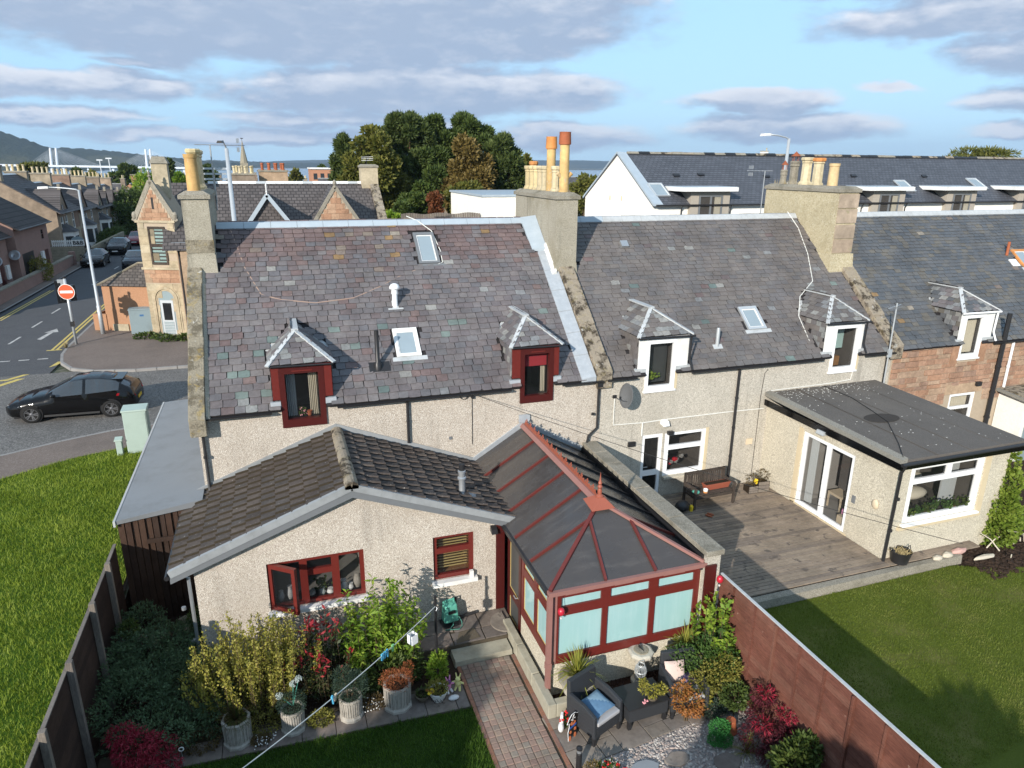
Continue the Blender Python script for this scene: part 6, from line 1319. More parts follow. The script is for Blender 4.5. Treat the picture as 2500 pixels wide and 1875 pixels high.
t = thing('hose_reel',(0,0,0),'teal green plastic hose reel box against the kitchen wall','hose reel'); m = MB(); m.hexa([(-.17,-.13,.10),(.17,-.13,.10),(.17,.13,.10),(-.17,.13,.10)],[(-.14,-.10,.52),(.14,-.10,.52),(.14,.11,.56),(-.14,.11,.56)]); m.build('case','hose_green',t,bevel=.03)
MB().tube([(-.1,0,.55),(-.1,0,.62),(.1,0,.62),(.1,0,.55)],.018,8).build('handle','hose_green',t); MB().box(-.08,.08,-.145,-.12,.33,.40).build('slot','black_plastic',t)
pts = [(.02,-.14,.3),(.0,-.2,.1),(-.12,-.24,.02),(-.2,-.2,.02),(.1,-.3,.02),(.2,-.22,.02),(.22,-.15,.08),(.17,-.1,.2)]; MB().tube(pts,.010,6).build('hose','hose_dark',t,smooth=True); MB().box(-.2,.2,-.15,.15,.0,.05).build('base','black_plastic',t); place(t,(4.99,-3.28,-.50),R(8))
o = MB().tube([(5.2,-3.18,-.46),(5.62,-3.14,-.44)],.035,8).build('drain_pipe_offcut','black_plastic'); tag(o,'short black pipe lying at the foot of the kitchen wall','pipe')
t = thing('door_mat_stone',(0,0,0),'half-round stone slab mat at the conservatory door','door mat'); m = MB(); m.prism([(.36*math.cos(a),.36*math.sin(a)) for a in [R(90)+math.pi*k/14 for k in range(15)]],'z',0,.035); m.build('slab','flag',t); place(t,(6.20,-3.62,-.50),0)
o = MB().add([(4.95,-4.0,-.494),(5.5,-3.95,-.494),(5.45,-3.6,-.494),(5.1,-3.65,-.494)],[(0,1,2,3)]).build('door_mat','wicker'); tag(o,'worn brown mat lying on the patio flags','door mat')
t = thing('washing_line_post',(4.37,-4.70,G),'dark metal washing-line post at the border by the path','post'); link('pole',MB().tube([(0,0,0),(0,0,1.97)],.028,10).mesh('pole','black_metal'),t); link('hook',MB().tube([(0,0,1.74),(.03,-.03,1.70),(.0,-.05,1.66)],.012,6).mesh('hook','grey_metal'),t)
LA,LB = Vector((4.36,-4.73,1.05)),Vector((1.0,-8.4,1.80)); ln = cable('washing_line',[LA,LB],.008,'line_white',None,6,.10,14); tag(ln,'white washing line running from the post towards the camera','washing line')
def lpt(s): q = LA.lerp(LB,s); q.z -= .10*4*s*(1-s); return q
for k,(s,mt,lb) in enumerate(((.30,'peg_green','green clothes peg on the washing line'),(.335,'peg_blue','blue clothes peg on the line nearest the green peg'),(.35,'peg_blue','second blue clothes peg from the post'),(.365,'peg_blue','third blue clothes peg from the post'),(.62,'peg_cream','pale wooden clothes peg low on the line'),(.635,'peg_blue','blue clothes peg beside the wooden peg'))):
    q = lpt(s); t = thing('clothes_peg',tuple(q),lb,'clothes peg','pegs on the washing line')
    for e in (-1,1): link('jaw',MB().hexa([(e*.004-.006,-.008,-.075),(e*.004+.006,-.008,-.075),(e*.004+.006,.008,-.075),(e*.004-.006,.008,-.075)],[(e*.008-.006,-.008,.03),(e*.008+.006,-.008,.03),(e*.008+.006,.008,.03),(e*.008-.006,.008,.03)]).mesh('jaw',mt),t)
    t.rotation_euler = (RND.uniform(-.2,.2),0,R(40)+RND.uniform(-.5,.5)); t.scale = (1.6,1.6,1.3)
q = lpt(.17); t = thing('peg_box',tuple(q),'white square peg container hanging from the washing line','peg box'); b = MB(); 
for (a,c,d,e) in ((-.07,.07,-.07,-.065),(-.07,.07,.065,.07),(-.07,-.065,-.065,.065),(.065,.07,-.065,.065)): b.box(a,c,d,e,-.31,-.12)
b.box(-.065,.065,-.065,.065,-.31,-.30); link('box',b.mesh('box','white_upvc'),t); link('hanger',MB().tube([(-.06,0,-.12),(-.02,0,-.01),(.0,0,.015),(.02,0,-.01),(.06,0,-.12)],.006,5).mesh('hanger','grey_metal'),t); t.rotation_euler = (0,0,R(30))
# ------------------------------------------------------------------ seating corner things
def urn(label,loc,rz=0):
    t = thing('stone_urn',(0,0,0),label,'urn'); MB().lathe([(.20,0),(.20,.05),(.16,.08),(.19,.14),(.27,.30),(.29,.42),(.33,.50),(.36,.54),(.36,.60),(.29,.60),(.28,.50)],(0,0,0),22).build('pot','stone_urn',t,smooth=True); MB().lathe([(.36,.545),(.375,.56),(.375,.59),(.355,.605)],(0,0,0),22).build('rim','conc_cap',t,smooth=True); MB().lathe([(.01,.53),(.29,.53),(.29,.54),(.01,.55)],(0,0,0),16).build('compost','compost',t); return place(t,loc,rz)
urn('stone urn with cordyline at the conservatory corner by the downpipe',(6.80,-6.16,G)); urn('stone urn with cordyline behind the rose bush',(9.22,-6.12,G))
for lb,loc,sd in (('spiky yellow-green cordyline in the urn by the downpipe',(6.80,-6.16,G+.55),3),('spiky yellow-green cordyline in the urn behind the roses',(9.22,-6.12,G+.55),4)):
    t = thing('cordyline',loc,lb,'plant'); blades(120,.62,.026,'leaf_cordy','leaves',sd,.08,1.0,t,droop=.45); link('stem',MB().lathe([(.04,-.02),(.03,.12)],(0,0,0),8).mesh('stem','trunk'),t)
o = MB().sphere((6.66,-6.36,G+.62),(.035,.035,.09)).build('gnome_figure','dog_blue',smooth=True); tag(o,'tiny blue and white figurine standing in the urn','figurine')
t = thing('sundial',(0,0,0),'octagonal stone sundial pedestal against the conservatory wall','sundial'); MB().lathe([(.17,0),(.17,.06),(.11,.10),(.10,.40),(.115,.44),(.10,.50),(.16,.62),(.20,.66)],(0,0,0),12).build('pedestal','stone_urn',t,smooth=True); MB().lathe([(.24,.66),(.26,.70),(.26,.74),(.22,.76)],(0,0,0),8).build('table','stone_urn',t)
MB().lathe([(.15,.76),(.15,.772),(.14,.775)],(0,0,0),20).build('dial','stone_block',t); MB().add([(0,-.10,.776),(0,.08,.776),(0,.08,.86)],[(0,1,2)]).build('gnomon','black_metal',t)
MB().lathe([(.11,.765),(.115,.78),(.105,.78)],(0,0,0),20).build('ring','conc_cap',t); place(t,(8.24,-6.03,G),.3)
t = thing('wire_lantern',(0,0,0),'white openwork metal lantern on thin legs behind the rattan table','lantern')
m = MB(); n = 22
for k in range(n): a = 2*math.pi*k/n; m.tube([(r*math.cos(a),r*math.sin(a),z) for r,z in ((.055,.38),(.10,.44),(.115,.52),(.10,.60),(.07,.65))],.006,4)
for r,z in ((.055,.38),(.07,.65),(.115,.52)): m.tube([(r*math.cos(a),r*math.sin(a),z) for a in [2*math.pi*q/18 for q in range(19)]],.009,5)
m.build('cage','lantern_grey',t); m = MB(); m.lathe([(.05,.39),(.05,.47),(.045,.47)],(0,0,0),12); m.build('candle','black_metal',t)
for k in range(3): a = 2*math.pi*k/3+.5; MB().tube([(.05*math.cos(a),.05*math.sin(a),.38),(.16*math.cos(a),.16*math.sin(a),0)],.008,5).build('leg','lantern_grey',t)
MB().tube([(.07,0,.65),(.05,0,.74),(-.05,0,.74),(-.07,0,.65)],.006,5).build('handle','lantern_grey',t); place(t,(8.10,-6.30,G),0)
t = thing('table_plant',(7.96,-7.0,G+.425),'yellow-green potted plant on the rattan table','plant'); link('pot',MB().lathe([(.07,0),(.10,.10),(.09,.10)],(0,0,0),12).mesh('pot','wicker'),t)
p,u = blobpts([(0,0,.20,.13,.11,.11),(-.14,.06,.28,.10,.09,.10),(.16,-.02,.24,.11,.10,.09),(-.17,.08,.38,.07,.07,.08)],560,4); link('foliage',leafmesh('foliage',p,.05,.6,'leaf_gold',4,u,.2),t)
m = MB(); rr = random.Random(4); [m.ico((-.19+rr.gauss(0,.03),-.08+rr.gauss(0,.02),.08+rr.gauss(0,.03)),.02,rr,.4) for q in range(10)]; link('flowers',m.mesh('flowers','flower_pink'),t)
t = thing('dog_ornament',(0,0,0),'flat painted black and tan metal dog ornament with blue collar by the armchair','ornament')
P = [(-.10,0),(-.05,0),(-.04,.10),(.02,.10),(.04,.02),(.09,.03),(.10,.16),(.12,.26),(.10,.34),(.13,.40),(.17,.50),(.10,.52),(.05,.56),(-.03,.56),(-.10,.50),(-.15,.40),(-.10,.40),(-.09,.32),(-.12,.20)]
MB().prism(P,'y',-.012,.012).build('body','dog_black',t)
for (cx,cz,rx,rz_,mt,nm) in ((.0,.36,.07,.045,'dog_tan','muzzle'),(-.07,.05,.03,.06,'dog_tan','paw'),(.065,.06,.03,.055,'dog_tan','paw'),(-.06,.18,.028,.035,'dog_tan','marking'),(.06,.20,.03,.035,'dog_tan','marking'),(0,.385,.022,.015,'dog_black','nose'),(-.045,.45,.014,.014,'toy_white','eye'),(.04,.455,.014,.014,'toy_white','eye')):
    MB().prism([(cx+rx*math.cos(2*math.pi*k/14),cz+rz_*math.sin(2*math.pi*k/14)) for k in range(14)],'y',-.017 if nm != 'nose' else -.02,-.0125).build(nm,mt,t)
MB().prism([(-.085,.26),(.09,.28),(.09,.315),(-.085,.295)],'y',-.018,-.0125).build('collar','dog_blue',t); MB().tube([(x*1.02,-.008,z) for x,z in P[9:17]],.007,5).build('outline','toy_white',t); MB().tube([(P[k][0]*1.03,-.008,P[k][1]) for k in (16,17,18,0)],.007,5).build('outline','toy_white',t)
MB().tube([(-.015,-.016,.42),(-.01,-.018,.5),(.02,-.016,.54)],.006,5).build('blaze','toy_white',t); place(t,(6.36,-6.96,G),R(24))
t = thing('goose_ornament',(0,0,0),'white bird ornament with curved neck behind the dog ornament','ornament'); MB().tube([(.0,0,.06),(.0,0,.20),(.04,0,.30),(.10,0,.31)],[.05,.035,.03,.022],8).build('neck','toy_white',t,smooth=True); MB().sphere((-.03,0,.10),(.10,.06,.09)).build('body','toy_white',t,smooth=True); MB().tube([(.10,0,.31),(.16,0,.30)],[.02,.004],6).build('beak','dog_tan',t); place(t,(6.25,-6.72,G),R(60))
def geranium(label,loc,n,sd,mt='flower_red',r=.14,leaf='leaf_mid'):
    t = thing('geranium',loc,label,'plant'); p,u = blobpts([(0,0,.14,r,r,.11)],n,sd); link('foliage',leafmesh('foliage',p,.06,.8,leaf,sd,u,.4),t); rr = random.Random(sd); m = MB()
    for q in range(7):
        cx,cy,cz = rr.gauss(0,r*.6),rr.gauss(0,r*.5),.24+rr.uniform(-.05,.08)
        for w in range(9): m.ico((cx+rr.gauss(0,.02),cy+rr.gauss(0,.02),cz+rr.gauss(0,.012)),.015,rr,.4)
    link('flowers',m.mesh('flowers',mt),t)['kind'] = 'stuff'; return t
geranium('red geranium behind the dog ornament',(6.42,-6.68,G),180,3); geranium('red geranium at the bottom edge in front of the flags',(6.62,-7.95,G),200,5,r=.2)
bush('dry_flower_clump',(6.38,-7.80,G),[(0,0,.12,.15,.12,.12)],500,.04,.4,'leaf_tan','dry straw-coloured flower clump beside the bollard light','plant',36,stems=0)
t = thing('bollard_light',(6.20,-7.62,G),'short black cylindrical garden bollard light at the path edge','bollard light'); link('post',MB().lathe([(.05,0),(.05,.34),(.046,.345),(.046,.36)],(0,0,0),14).mesh('post','black_metal'),t); link('lens',MB().lathe([(.043,.36),(.043,.43)],(0,0,0),14).mesh('lens','grey_plastic'),t); link('cap',MB().lathe([(.055,.43),(.055,.46),(.01,.47)],(0,0,0),14).mesh('cap','black_metal'),t)
bush('leafy_ball',(8.86,-7.86,G),[(0,0,.30,.19,.17,.15),(.06,-.1,.12,.16,.14,.13),(-.10,-.06,.14,.15,.14,.13),(.12,.02,.26,.12,.12,.13)],5200,.024,.7,'green_ball','bright green rounded leafy plant beside the orange pot','plant',37,stems=0)
t = thing('orange_pot',(0,0,0),'orange plastic flowerpot standing upside down by the fence bed','flowerpot'); MB().lathe([(.13,0),(.13,.04),(.118,.045),(.085,.26),(.02,.26)],(0,0,0),16).build('pot','terracotta',t,smooth=True); place(t,(9.22,-7.72,G),0)
bush('blue_green_plant',(9.15,-7.25,G),[(0,0,.12,.26,.2,.14)],900,.06,.3,'leaf_blue','dark blue-green plant under the roses','plant',38,stems=0)
t = thing('yellow_grass',(9.2,-8.25,G),'thin arching straw-yellow grass beside the stepping stone','plant'); blades(110,.45,.008,'leaf_goldgreen','blades',9,0,.95,t)
shoots('climbing_rose',(9.60,-6.48,G),40,(.36,.36),(1.3,2.35),.09,.62,'leaf_rose','tall fresh green rose shrub against the end of the red fence',seed=8,per=46,z0=.35,tipmat='leaf_bright',tipfrac=.7)
bush('rose_bush',(9.25,-6.62,G),[(0,0,.62,.48,.42,.48),(.30,-.2,.78,.36,.36,.38),(-.42,.1,.72,.30,.28,.30)],4600,.06,.55,'leaf_rose','dense green rose bush behind the right armchair','shrub',39)
bush('bronze_rose',(9.30,-6.98,G),[(0,0,.6,.42,.3,.36),(.25,-.05,.78,.28,.26,.28),(-.32,-.05,.55,.26,.22,.24)],3200,.055,.55,'leaf_goldgreen','yellow-green and bronze leaved shrub beside the right armchair','shrub',40)
bush('orange_heuchera',(8.60,-7.22,G),[(0,0,.40,.30,.22,.20),(.16,.05,.18,.24,.18,.16),(-.12,.06,.62,.2,.16,.18)],1900,.05,.6,'leaf_orange','orange and pink tinted leafy plant in front of the right armchair','plant',41)
bush('yellow_euonymus',(9.02,-7.10,G),[(0,0,.26,.16,.14,.2)],600,.06,.6,'leaf_gold','yellow leaved sprig right of the orange tinted plant','plant',42)
geranium('pale pink rose flower beside the right urn',(8.95,-6.28,G+.55),60,6,'flower_pink',.08,'leaf_rose')
bush('variegated_shrub',(9.55,-7.35,G),[(0,0,.4,.28,.24,.26)],1000,.07,.55,'leaf_darkgreen','dark variegated shrub against the red fence','shrub',43)
bush('purple_acer',(9.68,-8.15,G),[(0,0,.55,.40,.42,.30),(-.30,-.1,.32,.3,.3,.22),(.1,-.5,.42,.3,.35,.25),(-.15,-.45,.15,.3,.3,.15),(.05,.25,.85,.22,.22,.14)],3400,.075,.22,'leaf_acerdark','dark purple-red cut-leaf acer in front of the red fence','shrub',44,up=0,droop=.4)
bush('acer_tips',(9.62,-8.2,G),[(.05,.2,.98,.14,.14,.06),(.2,-.2,.80,.16,.16,.06),(-.2,-.1,.62,.16,.16,.06)],380,.085,.22,'leaf_acer','bright red young tips on the purple acer','shrub',45,up=.1,stems=0)
t = thing('black_tub',(0,0,0),'large dark plastic tub at the bottom right of the garden','tub'); MB().lathe([(.26,0),(.36,.36),(.39,.38),(.35,.38),(.33,.30)],(0,0,0),20).build('tub','black_plastic',t,smooth=True); MB().lathe([(.01,.3),(.33,.3),(.33,.31),(.01,.32)],(0,0,0),14).build('compost','compost',t); place(t,(9.45,-9.10,G),0)
bush('tub_shrub',(9.45,-9.10,G+.30),[(0,0,.22,.38,.36,.26),(.3,.1,.35,.25,.25,.22)],2200,.085,.45,'leaf_mid','green leafy hellebore-like shrub growing in the black tub','shrub',46)
# ------------------------------------------------------------------ left border by the dark fence
t = thing('juniper_carpet',(-.6,-3.3,G),'dark spreading ground-cover shrub filling the left corner of the garden','shrub')
cl = [(-.75,1.2,.55,.5,.8,.5),(-.3,.2,.55,.9,.9,.55),(-.6,-.9,.55,.7,.8,.5),(.35,-.5,.4,.7,.8,.5),(.2,.9,.35,.5,.7,.45),(-.1,-1.5,.35,.9,.5,.42),(.75,-1.2,.3,.5,.6,.4),(-.9,-.1,.75,.35,.7,.4)]
p,u = blobpts(cl+[(c[0]+.5*math.sin(k*2.1),c[1]+.5*math.cos(k*1.7),c[2]+.28,.22,.22,.14) for k,c in enumerate(cl*3)],30000,51,.72); link('foliage',leafmesh('foliage',p,.055,.42,'leaf_ground',51,u,.25),t)
m = MB(); rr = random.Random(2); [m.tube([(0,0,0),(c[0]*.6,c[1]*.6,.2),(c[0],c[1],c[2])],[.02,.014,.008],5) for c in cl]; link('stems',m.mesh('stems','stem'),t)
bush('green_sprig',(-1.45,-2.55,G+.9),[(0,0,.12,.16,.2,.16)],420,.06,.6,'leaf_mid','fresh green sprig with white flowers beside a fence post','shrub',52,stems=1)
bush('pale_sprig',(-.28,-2.25,G+.55),[(0,0,.25,.13,.13,.26),(.1,.03,.4,.08,.08,.12)],420,.05,.5,'leaf_mid','upright pale green sprig near the kitchen extension corner','shrub',53,stems=1)
bush('red_acer',(-.95,-5.45,G),[(0,0,.62,.36,.34,.22),(.32,.1,.48,.28,.26,.2),(-.22,.2,.78,.24,.22,.16),(.1,-.35,.42,.36,.26,.2),(.5,-.15,.28,.18,.2,.14)],4200,.07,.24,'leaf_acer','crimson cut-leaf acer at the bottom left by the dark fence','shrub',54,up=0,droop=.4)
for k,(x,y,h,lb) in enumerate(((-1.18,-6.2,.72,'golden upright conifer sprig at the bottom left corner'),(-.45,-6.25,.50,'golden conifer sprig below the crimson acer'),(-.02,-6.3,.42,'straw-yellow conifer sprig right of the crimson acer'))):
    shoots('golden_conifer',(x,y,G),14,(.22,.18),(h*.7,h*1.3),.05,.2,'leaf_gold',lb,'shrub',60+k,per=40,group='golden conifer sprigs')
t = thing('silver_stake',(-.28,-5.42,G),'small silver curled garden stake left of the brown clump','garden stake'); link('stem',MB().tube([(0,0,0),(0,0,.34)],.008,5).mesh('stem','grey_metal'),t); link('head',MB().tube([(.04*math.cos(a),0,.37+.04*math.sin(a)) for a in [k*.6 for k in range(11)]],.010,5).mesh('head','white_paint'),t)
for k in range(9):
    rr = random.Random(70+k); x,y = -1.5+rr.random()*1.1,-1.3-rr.random()*.8; o = MB().ico((x,y,G+.14+rr.random()*.1),(.14,.11,.10),rr,.3).build('rubble_stone','stone_block'); tag(o,'rough stone in the shaded heap behind the ground-cover shrub','stone','stones heaped in the side passage')
for k,(x,y,z,lb) in enumerate(((6.50,-5.97,1.30,'small red glass balloon hanging at the left end of the conservatory front'),(9.90,-6.08,1.38,'small red glass balloon hanging at the right end of the conservatory'))):
    t = thing('hanging_balloon',(x,y,z),lb,'ornament'); link('globe',MB().sphere((0,0,0),(.07,.07,.085)).mesh('globe','balloon_red',True),t); link('basket',MB().lathe([(.015,-.16),(.025,-.13),(.02,-.125)],(0,0,0),8).mesh('basket','toy_white'),t); link('cord',MB().tube([(0,0,.08),(0,.03,.30)],.004,4).mesh('cord','cable_black'),t)
# ------------------------------------------------------------------ fences
def lap_fence(name,label,x,y0,y1,z0,z1,face,mat_,posts,cap=None,battens=None,bh=.145,postmat='wood_grey',post_side=1,pw=.09,posth=.05):
    """boards run along Y and overlap; face: +1 boards' visible side towards +X, -1 towards -X"""
    t = thing(name,(x,(y0+y1)/2,z0),label,'fence'); n = int((z1-z0)/bh); ys_ = sorted(posts+[y0,y1]); rd = random.Random(int(x*10)+77)
    for a,b in zip(ys_[:-1],ys_[1:]):
        if b-a < .2: continue
        for k in range(n+1):
            za = z0+k*bh; zb = min(z1,za+bh+.02)
            if zb-za < .04: continue
            a2,b2 = a+.012,b-.012; j = rd.uniform(-.006,.006)
            MB().hexa([(x-.004-face*.012,a2,za),(x+.004-face*.012+face*.024,a2,za),(x+.004-face*.012+face*.024,b2,za+j),(x-.004-face*.012,b2,za+j)] if face > 0 else [(x-.034,a2,za),(x+.012,a2,za),(x+.012,b2,za+j),(x-.034,b2,za+j)],[(x-.012,a2,zb),(x+.006,a2,zb),(x+.006,b2,zb+j),(x-.006,b2,zb+j)]).build('board',mat_,t)
    for y in posts:
        MB().box(x+post_side*.02 if post_side > 0 else x-.02-pw,x+post_side*.02+pw if post_side > 0 else x-.02,y-pw/2,y+pw/2,z0-.05,z1+posth).build('post',postmat,t,bevel=.006)
    for y in (battens or []): MB().box(x-.05 if face < 0 else x+.02,x-.017 if face < 0 else x+.05,y-.022,y+.022,z0,z1-.02).build('batten',mat_,t)
    if cap: MB().box(x-cap[0],x+cap[0],y0,y1,z1+.0,z1+cap[1]).build('capping',cap[2],t)
    return t
lap_fence('red_fence','red-brown stained lap board fence between the two gardens',9.97,-12.5,-6.02,-.74,1.46,-1,'fence_red',[-7.75,-9.58,-11.4],(.028,.022,'lead_pale'),[-6.5,-7.15,-8.35,-8.95,-10.2,-10.8],postmat='fence_red',post_side=-1,pw=.055,posth=-.01)
lap_fence('dark_fence','dark weathered timber fence between the verge and the left garden',-1.80,-12.5,-1.0,-.74,1.44,1,'fence_dark',[-2.05,-3.45,-5.1,-6.62,-8.4],(.03,.025,'wood_grey'),None,post_side=1,pw=.10,posth=.16)
# ------------------------------------------------------------------ right garden
dk = struct(MB().box(9.99,15.66,-5.12,-.02,-.26,-.045).build('deck_base','soil'))
y = -5.10; rr = random.Random(81)
while y < -.1:
    w = .118; xa = 9.99
    for (a,b) in ((9.99,12.8+rr.uniform(-1.2,1.2)),(0,15.64)):
        a = xa; b = b-.006
        MB().box(a,b,y+.006,y+w-.007,-.03,.0+rr.uniform(-.003,.003)).build('deck_board','deck',dk); xa = b+.008
    y += w
y = -5.10
while y < -4.83: MB().box(15.66,18.6,y+.004,y+.113,-.03,rr.uniform(-.003,.003)).build('deck_board','deck',dk); y += .118
ed = struct(MB().hexa([(9.99,-5.36,-.3),(17.8,-5.28,-.3),(17.8,-5.12,-.3),(9.99,-5.12,-.3)],[(9.99,-5.34,-.03),(17.8,-5.26,-.03),(17.8,-5.125,-.03),(9.99,-5.125,-.03)]).build('lawn_kerb','conc_cap'))
LR = [(9.99,-14),(26,-14),(26,-6.9),(18.0,-5.6),(17.5,-5.30),(9.99,-5.36)]
struct(MB().add([(x,y,-.235) for x,y in LR],[tuple(range(6))]).build('neighbour_lawn','turf_right'))
g = grass('neighbour_grass',[(9.99,-10.4),(17,-9.5),(20.5,-7),(18.0,-5.6),(17.5,-5.30),(9.99,-5.36)],lambda x,y: -.235,76000,.035,.009,'grass_right',6); struct(g,'stuff'); tag(g,'mown yellow-green grass of the right-hand garden beyond the red fence','grass')
t = thing('garden_bench',(0,0,0),'weathered wooden slatted bench against the middle house wall','bench')
for k in range(6): MB().box(-.66,.66,-.22+k*.082,-.22+k*.082+.066,.40,.42).build('seat_slat','bench_wood',t)
for k in range(17): MB().box(-.60+k*.072,-.60+k*.072+.045,.262,.28,.46,.86).build('back_slat','bench_wood',t)
MB().box(-.69,.69,.255,.295,.86,.93).build('top_rail','bench_wood',t); MB().box(-.64,.64,.255,.29,.43,.48).build('lower_rail','bench_wood',t)
for s in (-1,1):
    MB().box(s*.66-.03,s*.66+.03,.25,.31,0,.93).build('leg','bench_wood',t); MB().box(s*.66-.03,s*.66+.03,-.27,-.21,0,.62).build('leg','bench_wood',t); MB().box(s*.66-.035,s*.66+.035,-.29,.30,.62,.65).build('armrest','bench_wood',t); MB().box(s*.66-.02,s*.66+.02,-.21,.25,.33,.38).build('side_rail','bench_wood',t)
MB().box(-.63,.63,-.255,-.225,.31,.39).build('front_rail','bench_wood',t); place(t,(13.28,-.85,.0),R(2))
t = thing('trough_planter',(0,0,0),'terracotta coloured plastic trough lying on the bench','planter'); m = MB(); m.hexa([(-.38,-.075,0),(.38,-.075,0),(.38,.075,0),(-.38,.075,0)],[(-.42,-.10,.15),(.42,-.10,.15),(.42,.10,.15),(-.42,.10,.15)]); m.build('trough','terracotta_plastic',t); MB().box(-.43,.43,-.105,.105,.15,.175).build('rim','terracotta_plastic',t); MB().box(-.395,.395,-.08,.08,.176,.18).build('compost','compost',t); place(t,(13.52,-.80,.42),R(2))
t = thing('mug_pot',(0,0,0),'small yellow and white pot on the bench','pot'); MB().lathe([(.06,0),(.065,.05)],(0,0,0),14).build('base','pot_orange',t); MB().lathe([(.065,.05),(.07,.11),(.058,.11),(.055,.08)],(0,0,0),14).build('rim','white_paint',t); place(t,(13.05,-.98,.42),0)
o = MB().sphere((12.75,-.95,.47),(.12,.10,.06)).build('work_gloves','hose_green',smooth=True); tag(o,'green gardening gloves dropped on the left end of the bench','gloves')
t = thing('garden_clogs',(0,0,0),'pair of red sandals on the deck in front of the bench','sandals'); 
for s in (-1,1): MB().sphere((s*.06,0,.03),(.04,.11,.03)).build('sandal','pot_red',t,smooth=True)
place(t,(12.85,-1.55,0),R(35))
t = thing('black_bucket',(0,0,0),'black plastic bag beside the bench with a yellow jug','bag'); MB().sphere((0,0,.15),(.22,.17,.17)).build('bag','black_plastic',t,smooth=True); MB().lathe([(.05,0),(.06,.14),(.03,.18)],(.24,-.08,0),10).build('jug','flower_yellow',t); place(t,(12.28,-1.05,0),0)
t = thing('crate_planter',(0,0,0),'two small wooden crates of dying plants in the deck corner','planter')
for (x0,x1,zz) in ((-.30,-.01,.22),(.01,.36,.34)):
    for k in range(3): MB().box(x0,x1,-.16,-.14,.02+k*zz/3,.02+(k+1)*zz/3-.015).build('slat','wood_grey',t)
    MB().box(x0,x1,-.14,.16,.0,zz-.04).build('soil','compost',t)
place(t,(15.06,-.62,0),R(-4)); bush('crate_flowers',(15.06,-.62,.28),[(-.15,0,.12,.2,.16,.16),(.2,0,.2,.2,.16,.18)],420,.07,.25,'leaf_brown','straggly brown and green plants with a yellow bloom in the crates','plant',91,stems=4)
m = MB(); rr = random.Random(3); [m.ico((-.12+rr.gauss(0,.03),-.12+rr.gauss(0,.03),.12+rr.gauss(0,.03)),.03,rr,.3) for q in range(8)]; link('flowers',m.mesh('flowers','flower_yellow'),bpy.data.objects['crate_flowers'])
t = thing('garden_bucket',(0,0,0),'black trug of cuttings on the deck edge by the downpipe','bucket'); MB().lathe([(.19,0),(.25,.30),(.26,.31),(.24,.31),(.23,.2)],(0,0,0),20).build('tub','black_plastic',t,smooth=True); m = MB(); rr = random.Random(5)
for q in range(70): a,b = rr.uniform(0,6.28),rr.uniform(0,.2); m.tube([(b*math.cos(a),b*math.sin(a),.22),(b*math.cos(a)+rr.uniform(-.12,.12),b*math.sin(a)+rr.uniform(-.12,.12),.30+rr.random()*.06)],.006,4)
m.build('cuttings','dry_grass',t); 
for s in (-1,1): MB().tube([(s*.25,-.06,.30),(s*.27,0,.40),(s*.25,.06,.30)],.012,6).build('handle','black_plastic',t)
place(t,(15.98,-5.02,0),0)
for k,(x,y,r,mt,lb) in enumerate(((17.05,-5.20,(.16,.10,.07),'rock_pale','cream rounded stone nearest the black trug on the lawn kerb'),(17.42,-5.16,(.20,.12,.08),'rock_pale','larger cream stone in the middle of the three edging stones'),(17.86,-5.12,(.28,.11,.08),'rock_pink','pink flat stone at the right end of the edging stones'),(18.5,-5.35,(.42,.10,.07),'rock_pale','long pale block lying on the soil bed'))):
    o = MB().ico((x,y,-.0 if k < 3 else -.15),r,random.Random(k),.2).build('edging_stone',mt,bevel=.02); tag(o,lb,'stone')
rr = random.Random(9); m = MB()
struct(MB().add([(17.8,-5.4,-.22),(18.2,-5.7,-.22),(22,-6.6,-.22),(22,-4.0,-.22),(18.6,-4.8,-.22),(17.8,-5.2,-.22)],[tuple(range(6))]).build('soil_bed','soil'))
for k in range(900): x,y = rr.uniform(17.9,21.5),rr.uniform(-6.1,-4.6); s = rr.uniform(.02,.07); m.ico((x,y,-.22),(s,s,s*.7),rr,.4)
o = m.build('soil_clods','soil'); struct(o,'stuff'); tag(o,'dark dug soil clods in the bed at the right edge','soil')
t = thing('cut_branches',(0,0,0),'pale bare branches lying on the soil bed under the ivy','branches')
for k in range(7): rr = random.Random(k); a = Vector((18.6+rr.random()*1.8,-5.7+rr.random()*.7,-.1)); b = a+Vector((rr.uniform(-.9,.9),rr.uniform(-.3,.9),rr.uniform(.05,.5))); MB().tube([a,a.lerp(b,.5)+Vector((0,0,.08)),b],[.018,.014,.008],6).build('branch','rock_pale',t)
bush('ivy',(19.42,-4.95,-.25),[(.1,0,.5,.55,.28,.6),(.05,.05,1.1,.42,.22,.6),(.15,.1,1.7,.30,.2,.5),(.05,.1,2.3,.14,.14,.35),(.6,.3,.6,.4,.4,.5)],5200,.085,.8,'leaf_ivy','bright green ivy climbing the right corner of the flat-roofed extension','ivy',95)
t = thing('outbuilding',(27,-.5,-.3),'low white outbuilding with grey panelled door at the right edge','outbuilding'); OF = Pl((0,-1.0,0),(1,0,0),(0,0,1))
m = MB(); m.box(25.3,30,-1.0,-.03,-.3,1.92); m.build('wall','white_render',t); MB().hexa([(25.1,-1.2,1.92),(30,-1.2,1.92),(30,-.05,2.02),(25.1,-.05,2.02)],[(25.1,-1.2,2.02),(30,-1.2,2.02),(30,-.05,2.12),(25.1,-.05,2.12)]).build('roof','felt_edge',t); MB().hexa([(25.2,-1.1,2.0),(29,-1.1,2.0),(29,-.1,2.1),(25.2,-.1,2.1)],[(25.2,-1.1,2.05),(29,-1.1,2.05),(29,-.1,2.15),(25.2,-.1,2.15)]).build('moss','coping_lichen',t)
